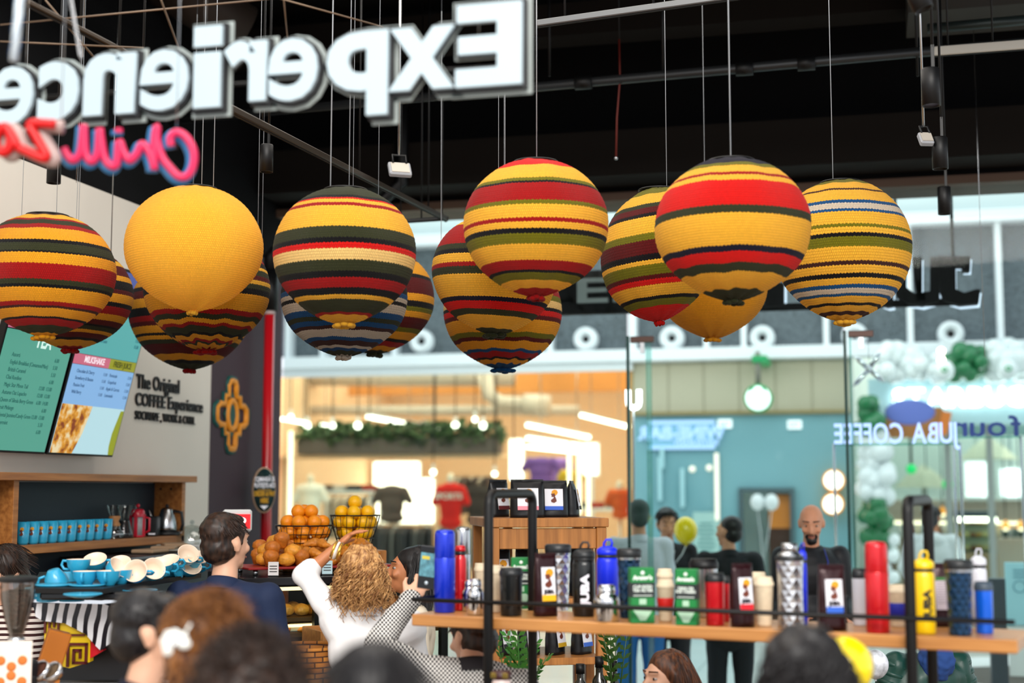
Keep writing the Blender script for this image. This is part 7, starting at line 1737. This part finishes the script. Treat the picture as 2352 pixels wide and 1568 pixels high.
def dohair(o, H, m, style, seed, fem):
    rnd = random.Random(seed); b = MB()
    if style in ('short', 'fade', 'bald'):
        if style == 'bald':
            b.ball((0, .035, .01), (.0765, .083, .075), 20, M=H); q = b.build('hair', mat('stubble', '#4a3830', .8), o); remesh(q, .008, 2); return
        b.ball((0, .036, .055), (.081, .094, .079), 22, M=H); b.ball((0, .048, -.01), (.074, .075, .075), 20, M=H); b.ball((0, -.02, .1), (.06, .045, .026), 16, M=H)
        for s in (-1, 1): capsule_M(b, (s*.071, -.012, .05), (s*.072, -.006, .005), .014, .008, H)
        q = b.build('hair', m, o); remesh(q, .007, 2, disp=.004, dscale=45)
        s_ = MB()
        def root(r):
            a = r.uniform(0, 6.28); t = r.uniform(.0, 1.45); n_ = Vector((cos(a)*cos(t), sin(a)*cos(t), sin(t))); return Vector((n_.x*.083, .026+n_.y*.097, .045+n_.z*.087)), n_
        strands(s_, rnd, H, 500, root, lambda p, n_, r: (Vector((n_.x*.4+r.uniform(-.3, .3), -.3+n_.y*.3, -.5)).normalized()), .028, .0016, seg=3); s_.build('hair_strands', m, o)
    elif style == 'buzz':
        b.ball((0, .036, .052), (.078, .09, .076), 22, M=H); b.ball((0, .05, -.01), (.07, .07, .07), 20, M=H); q = b.build('hair', m, o); remesh(q, .007, 3)
    elif style == 'curly':      # shoulder length curls
        b.ball((0, .03, .045), (.088, .1, .09), 22, M=H); b.ball((0, .05, -.06), (.082, .075, .11), 20, M=H); q = b.build('hair', m, o); remesh(q, .01, 2, disp=.018, dscale=30)
        s_ = MB()
        def root(r):
            a = r.uniform(-.5, pi+.5); t = r.uniform(-.7, 1.5); n_ = Vector((cos(a)*cos(t), sin(a)*cos(t), sin(t))); return Vector((n_.x*.085, .03+n_.y*.098, .04+n_.z*.088)), n_
        strands(s_, rnd, H, 900, root, lambda p, n_, r: Vector((n_.x*.18+r.uniform(-.2, .2), n_.y*.3+.05, -.9)).normalized(), .17, .0028, .010, 20, 15); s_.build('hair_curls', m, o)
    elif style == 'afro':
        b.ball((0, .03, .05), (.125, .13, .12), 24, M=H); b.ball((0, .05, -.02), (.115, .11, .1), 20, M=H); q = b.build('hair', m, o); remesh(q, .009, 2, disp=.012, dscale=40)
        s_ = MB()
        def root(r):
            a = r.uniform(0, 6.28); t = r.uniform(-.4, 1.5); n_ = Vector((cos(a)*cos(t), sin(a)*cos(t), sin(t))); return Vector((n_.x*.12, .03+n_.y*.125, .05+n_.z*.115)), n_
        strands(s_, rnd, H, 1100, root, lambda p, n_, r: (n_+Vector((r.uniform(-.6, .6), r.uniform(-.6, .6), r.uniform(-.3, .4)))).normalized(), .045, .0018, .007, 9, 7); s_.build('hair_curls', m, o)
    elif style == 'smooth':     # smooth dark round head of hair with a bun-less cap
        b.ball((0, .03, .045), (.092, .105, .095), 24, M=H); b.ball((0, .06, -.05), (.085, .075, .1), 20, M=H); q = b.build('hair', m, o); remesh(q, .008, 5, disp=.003, dscale=30)
        s_ = MB()
        def root(r):
            a = r.uniform(0, 6.28); t = r.uniform(-.2, 1.5); n_ = Vector((cos(a)*cos(t), sin(a)*cos(t), sin(t))); return Vector((n_.x*.093, .03+n_.y*.106, .045+n_.z*.096)), n_
        strands(s_, rnd, H, 500, root, lambda p, n_, r: Vector((n_.x*.6, n_.y*.6+.1, -.6)).normalized(), .06, .0014, seg=4); s_.build('hair_strands', m, o)
    elif style == 'long':
        b.ball((0, .03, .045), (.084, .098, .086), 22, M=H)
        for s in (-1, 1): capsule_M(b, (s*.075, .0, .03), (s*.085, .035, -.16), .024, .03, H); capsule_M(b, (s*.05, .06, .0), (s*.06, .07, -.2), .05, .045, H)
        capsule_M(b, (0, .07, 0), (0, .09, -.22), .06, .05, H); q = b.build('hair', m, o); remesh(q, .008, 3, disp=.006, dscale=28, dz=.3)
        s_ = MB()
        def root(r):
            a = r.uniform(-.35, pi+.35); t = r.uniform(-.3, 1.45); n_ = Vector((cos(a)*cos(t), sin(a)*cos(t), sin(t))); return Vector((n_.x*.084, .03+n_.y*.098, .045+n_.z*.086)), n_
        strands(s_, rnd, H, 450, root, lambda p, n_, r: Vector((n_.x*.3, n_.y*.3+.05, -1)).normalized(), .24, .0022, .003, 5, 9); s_.build('hair_strands', m, o)
    elif style == 'bun':        # swept up reddish hair, volume at crown and loose curls beneath
        b.ball((0, .04, .06), (.1, .11, .09), 22, M=H); b.ball((.0, .05, -.02), (.09, .08, .08), 20, M=H); q = b.build('hair', m, o); remesh(q, .009, 2, disp=.008, dscale=35)
        s_ = MB()
        def root(r):
            a = r.uniform(0, 6.28); t = r.uniform(-.1, 1.5); n_ = Vector((cos(a)*cos(t), sin(a)*cos(t), sin(t))); return Vector((n_.x*.1, .04+n_.y*.11, .06+n_.z*.09)), n_
        strands(s_, rnd, H, 1300, root, lambda p, n_, r: Vector((-.8+r.uniform(-.5, .5), .4+n_.y*.6+r.uniform(-.2, .2), -.2+r.uniform(-.3, .5))).normalized(), .075, .0013, .005, 8, 7)
        def root2(r):
            a = r.uniform(.3, pi+.9); return Vector((cos(a)*.08-.03, .05+sin(a)*.07, -.05+r.uniform(-.03, .03))), Vector((cos(a), sin(a), -.2)).normalized()
        strands(s_, rnd, H, 420, root2, lambda p, n_, r: Vector((n_.x*.5, n_.y*.5, -.9)).normalized(), .2, .0032, .013, 17, 14); s_.build('hair_curls', m, o)
def stripes(nt):
    tc = nt.nodes.new('ShaderNodeTexCoord'); wv = nt.nodes.new('ShaderNodeTexWave'); wv.bands_direction = 'Z'; wv.inputs['Scale'].default_value = 12; wv.inputs['Distortion'].default_value = .6
    nt.links.new(tc.outputs['Object'], wv.inputs[0]); r = nt.nodes.new('ShaderNodeValToRGB'); r.color_ramp.interpolation = 'CONSTANT'
    r.color_ramp.elements[0].color = lin('#3a1c1c'); r.color_ramp.elements[1].position = .45; r.color_ramp.elements[1].color = lin('#e4d8d0'); nt.links.new(wv.outputs[0], r.inputs[0]); return r.outputs[0]
def cloth(n, c='#888888', ro=.85, **k): return mat('fabric_'+n, c, ro, **k)
BACK = pi
navy_suit = cloth('navy_suit', '#0c1f40', .8); white_sh = cloth('white_shirt', '#e4e4e6', .8); dk = cloth('black_suit', '#101218', .8)
# 1 man in navy suit, seen from behind, head turned to the right
person('man in a navy blue suit jacket seen from behind near the red pipe', 523, 1183, 6.0, BACK-.25, 1.80, dict(shoL=(.185, .01, 1.41), shoR=(-.185, .01, 1.41), elbL=(.26, .02, 1.13), elbR=(-.26, .02, 1.13), wriL=(.26, -.12, .95), wriR=(-.26, -.12, .95)), skinB, navy_suit, None, Hdark, 'short', turn=-.35, open_=True, bulk=1.12, vox=.009)
# 2 curly blonde woman, arm over the head
person('curly blonde woman in a white shirt with her hand on her head', 827, 1256, 5.9, BACK+.15, 1.66, dict(head=(.03, -.01, 1.63), neckt=(.02, 0, 1.54), shoL=(.14, -.01, 1.46), elbL=(.27, -.10, 1.62), wriL=(.13, -.10, 1.745), shoR=(-.19, .01, 1.41), elbR=(-.25, -.05, 1.15), wriR=(-.17, -.2, 1.05)), skinC, white_sh, cloth('white_trousers', '#cfcac4'), Hblond, 'curly', turn=.2, fem=True, vox=.008, sleeve=.22, fold=.016, curl=.5, upL=Vector((-.3, 0, -1)))
# 3 dark-haired woman in profile
person('dark-haired woman in profile looking up to the left beside the curly blonde', 940, 1256, 6.5, -pi/2+.15, 1.66, {}, skinC, cloth('cream_top', '#d9cdb8'), None, Hblack, 'long', nod=-.12, fem=True, vox=.008, hs=1)
# 4 houndstooth man with phone
def hound(nt, p):
    tc = nt.nodes.new('ShaderNodeTexCoord'); mp = nt.nodes.new('ShaderNodeMapping'); mp.inputs['Rotation'].default_value = (0, 0, 0)
    ck = nt.nodes.new('ShaderNodeTexChecker'); ck.inputs['Scale'].default_value = 130; ck.inputs['Color1'].default_value = lin('#16161c'); ck.inputs['Color2'].default_value = lin('#d8d6d2')
    sep = nt.nodes.new('ShaderNodeSeparateXYZ'); cb = nt.nodes.new('ShaderNodeCombineXYZ'); nt.links.new(tc.outputs['Object'], sep.inputs[0]); nt.links.new(sep.outputs[0], cb.inputs[0]); nt.links.new(sep.outputs[2], cb.inputs[1]); nt.links.new(cb.outputs[0], ck.inputs[0]); return ck.outputs[0]
hm = texmat('houndstooth', hound, .9)
person('man in a houndstooth jacket raising a phone, seen from behind', 1085, 1395, 5.35, BACK+.1, 1.72, dict(head=(0, -.09, 1.555), neckt=(0, -.04, 1.5), shoL=(.21, .0, 1.44), elbL=(.36, -.18, 1.52), wriL=(.23, -.30, 1.69), shoR=(-.17, .01, 1.38), elbR=(-.24, -.02, 1.12), wriR=(-.1, -.25, 1.1)), skinB, hm, None, Hdark, 'short', turn=.5, nod=.2, vox=.007, collar=cloth('black_collar', '#18151a'), curl=.9, bulk=1.08, fold=.012)
# phone
p = W(984, 1303, 5.15); o = thing('smartphone', 'smartphone held up in a raised hand showing a small picture of the shelves', 'phone', p, YAW+.12, rot=(0, R(6), YAW-.35)); MB().box((0, 0, 0), (.074, .009, .155), bev=.003).build('phone_body', mat('phone_grey', '#3a3c40', .3, .6), o)
MB().box((0, -.005, 0), (.068, .001, .147)).build('phone_screen', mat('phone_dark', '#06060a', .1), o); MB().box((0, -.0062, .01), (.062, .001, .085)).build('phone_picture', mat('phone_pic', '#4c7c88', .4, emit=.35, noise_amt=.6, nscale=60), o); MB().box((-.01, -.0072, .035), (.03, .0006, .012)).build('phone_picture_detail', mat('phone_yel', '#b8a83c', .4, emit=.3), o); MB().cyl((0, -.0068, -.058), .001, .001, 8).build('x2', black, o); bpy.data.objects.remove(bpy.data.objects['x2'])
MB().lathe([(1e-4, 0), (.007, 0), (1e-4, .001)], 14, M=Matrix.Translation((0, -.006, -.055)) @ Mx, cap=False).build('shutter_button', mat('btn_pale', '#b8c4cc', .4, emit=.4), o)
# 5 foreground man with dark short hair
person('man with short black hair and a navy T-shirt in the foreground at lower left', 352, 1364, 3.85, BACK-1.15, 1.62, {}, skinB, cloth('navy_tee', '#0c1228'), None, Hblack, 'short', turn=-.1, nod=.12, vox=.007, bulk=1.05)
# 6 reddish curly updo
person('woman with swept-up reddish brown curly hair and a white flower clip in the foreground', 470, 1372, 3.45, BACK-.1, 1.60, {}, skinB, cloth('brown_top', '#4a3024'), None, Hauburn, 'bun', fem=True, vox=.01, hs=1.15)
# 7 dark afro
person('person with a big round dark brown head of hair, foreground bottom left of centre', 585, 1474, 2.9, BACK, 1.55, {}, skinC, cloth('dark_top', '#1c1418'), None, Hdark, 'afro', vox=.011, hs=1.3)
# 8 smooth dark head
person('person with smooth black hair in the foreground below the houndstooth jacket', 862, 1478, 2.4, BACK, 1.55, {}, skinC, cloth('black_top', '#101014'), None, Hblack, 'smooth', vox=.011, hs=1.1)
# 9 woman low right
person('brown-haired woman looking left at the bottom, below the red-gripped cup', 1525, 1497, 5.6, -pi/2+.55, 1.60, {}, skinB, cloth('plum_top', '#3a2028'), None, Hbrown, 'long', fem=True, vox=.007)
# 10 messy dark hair
person('person with tousled black hair and dark jacket in front of the oak board', 1835, 1440, 3.0, BACK+.3, 1.58, {}, skinC, cloth('dark_jacket', '#14151c'), None, Hblack, 'curly', vox=.01, hs=1.1, nod=.25)
# 11 guard
o, J, H = person('bearded bald man in a black jacket with a badge, looking down', 1863, 1160, 9.2, .12, 1.80, dict(wriL=(.16, -.22, 1.05), wriR=(-.16, -.22, 1.05)), skinA, cloth('guard_black', '#0c0f16', .6), None, Hblack, 'bald', turn=-.35, nod=.28, vox=.009, beard=True, bulk=1.2)
MB().box((.02, -.165, 1.22), (.06, .004, .09), bev=.001).build('id_badge', mat('badge', '#c4d4dc', .4), o); MB().box((.02, -.168, 1.21), (.025, .003, .035)).build('badge_photo', mat('badge_blue', '#2c5a78', .4), o); MB().tube([(.02, -.165, 1.27), (.05, -.15, 1.4), (.06, -.05, 1.48)], .004, 5).build('badge_lanyard', mat('lanyard_blue', '#1c2c8c', .6), o)
# 12 white shirt man behind the glass edge
person('grey-haired man in a white shirt and pale vest behind the left glass door edge', 1466, 1150, 10.75, BACK+.1, 1.82, {}, skinA, cloth('shirt_white2', '#ccd2dc'), cloth('jeans_blue', '#2a6ab0'), mat('hair_grey', '#3c4c4a', .8), 'buzz', vox=.012, bulk=1.15, nod=.15)
# 13 man with balloon
o13 = person('man in a dark suit and open white shirt facing the shop, holding a yellow balloon', 1532, 1170, 11.4, .1, 1.80, dict(elbL=(.24, -.02, 1.18), wriL=(.06, -.22, 1.18), elbR=(-.24, -.02, 1.14), wriR=(-.2, -.18, .98)), skinA, dk, None, Hblack, 'short', nod=.2, vox=.009, open_=True, collar=cloth('collar_white', '#d4d6de'))[0]
balloon(W(1575, 1218, 11.1), .092, ball_y, 'yellow balloon held by the man in the dark suit', W(1552, 1292, 11.12))
# 14 man from behind
person('man in a black suit seen from behind with his head turned to the left, mid-right', 1672, 1186, 10.9, BACK, 1.78, dict(elbL=(.27, .0, 1.14), elbR=(-.27, .0, 1.14), wriL=(.2, -.14, .98), wriR=(-.2, -.2, 1.1)), skinA, dk, None, Hblack, 'buzz', turn=.7, vox=.009, open_=True, bulk=1.15)
# 15 hoodie
o, J, H = person('person in a white hoodie and jeans seen from behind', 2140, 1163, 13.6, BACK-.25, 1.74, dict(elbL=(.27, -.02, 1.16), elbR=(-.25, -.02, 1.16), wriL=(.2, -.2, 1.05), wriR=(-.3, -.2, 1.0)), skinC, cloth('hoodie_white', '#cfd6d8'), cloth('jeans', '#1c3e66'), Hblack, 'short', turn=-.3, vox=.011, bulk=1.12)
q = MB(); q.ball(J['neckb']+V(0, .07, -.03), (.11, .07, .07), 18); remesh(q.build('hood', cloth('hoodie_white'), o), .012, 4, disp=.01, dscale=14)
# 16 puffer jacket, bent over
puff = cloth('puffer_green', '#123c34', .4)
o, J, H = person('person in quilted green jacket and blue knitted hat bending low', 2145, 1484, 6.4, BACK+.2, 1.35, dict(head=(0, .10, 1.47), neckt=(0, .05, 1.50), neckb=(0, -.02, 1.49), chest=(0, 0, 1.34), shoL=(.2, 0, 1.47), shoR=(-.2, 0, 1.47), elbL=(.3, .0, 1.16), elbR=(-.3, .0, 1.16), wriL=(.24, -.15, .95), wriR=(-.24, -.15, .95)), skinB, puff, None, None, turn=.2, vox=.01, bulk=1.35, fold=.02)
q = MB(); q.ball((0, .02, .04), (.1, .115, .105), 22, M=H); capsule_M(q, (0, .02, -.0), (0, .02, .0), .09, .09, H); remesh(q.build('knitted_hat', cloth('knit_blue', '#1c3f7c'), o), .009, 3, disp=.012, dscale=30)
for i in range(7):
    for n in 'LR':
        a, b_ = J['sho'+n], J['elb'+n]; c = a.lerp(b_, i/6); q = MB(); dd = (b_-a).normalized(); Qm = dd.to_track_quat('Z', 'Y').to_matrix().to_4x4(); Qm.translation = c
        q.lathe([(.068, -.018), (.083, -.008), (.083, .008), (.068, .018)], 20, M=Qm, cap=False); q.build('quilted_band', puff, o)
# 17 barista
person('barista with dark hair and striped top behind the coffee grinder', 10, 1262, 6.5, -.5, 1.68, dict(elbR=(-.26, -.02, 1.14), elbL=(.25, -.05, 1.13), wriL=(.3, -.2, .93)), skinB, texmat('striped_top', lambda nt, p: stripes(nt), .9), None, Hdark, 'smooth', nod=.3, fem=True, vox=.008)
# accessories
def at_px(px, py, d): return W(px, py, d)
c = W(403, 1478, 3.2); o = thing('flower_clip', 'white fabric flower hair clip in the reddish curly hair', 'hair clip', c, YAW)
for i in range(6):
    a = i*1.05; MB().ball((.02*cos(a), -.004, .02*sin(a)), (.016, .005, .012), 12, M=Matrix.Rotation(.3*i, 4, 'Y')).build('petal', mat('petal_white', '#e8ece8', .6), o)
MB().ball((0, -.008, 0), .008, 10).build('flower_centre', chrome, o); MB().tube([(0, .0, 0), (.02, -.004, .02), (.035, -.01, .045)], .003, 6).build('clip_pin', mat('petal_white'), o)
c = W(773, 1264, 5.75); o = thing('bracelet', 'gold and pearl bracelets on the raised wrist of the blonde woman', 'jewellery', c, YAW); gold = mat('gold', '#e0b050', .2, 1)
for k in range(3): MB().tube([(.012*(k-1)+.0, .034*cos(t), .034*sin(t)) for t in [2*pi*i/20 for i in range(20)]], .005, 6, close=True, M=Matrix.Rotation(R(20), 4, 'Y')).build('bracelet_ring', gold if k != 1 else mat('pearl', '#e8e0d8', .2), o)
balloon(W(1940, 1530, 3.9), .078, ball_y, 'yellow balloon low in front, right of the tousled black hair', None, sy=1.05)
balloon(W(2010, 1525, 6.2), .058, mat('balloon_print', '#c8ccd4', .3, noise_amt=.5, nscale=22), 'white balloon with grey printed spots at the bottom right', None, sy=1.1)
for px, py, d, lab, src in ((1940, 1530, 3.9, 'thin stick carrying the yellow balloon at lower right', 0), (2010, 1525, 6.2, 'thin stick carrying the printed balloon', 0)):
    c = W(px, py, d); tag(MB().tube([(c.x, c.y, 0), (c.x, c.y, c.z-.09)], .003, 6).build('balloon_stick', white), lab, 'stick')
# ------------------------------------------------------------ tidy up
bpy.data.scenes.remove(TMP)
for m_ in list(bpy.data.meshes):
    if m_.users == 0: bpy.data.meshes.remove(m_)
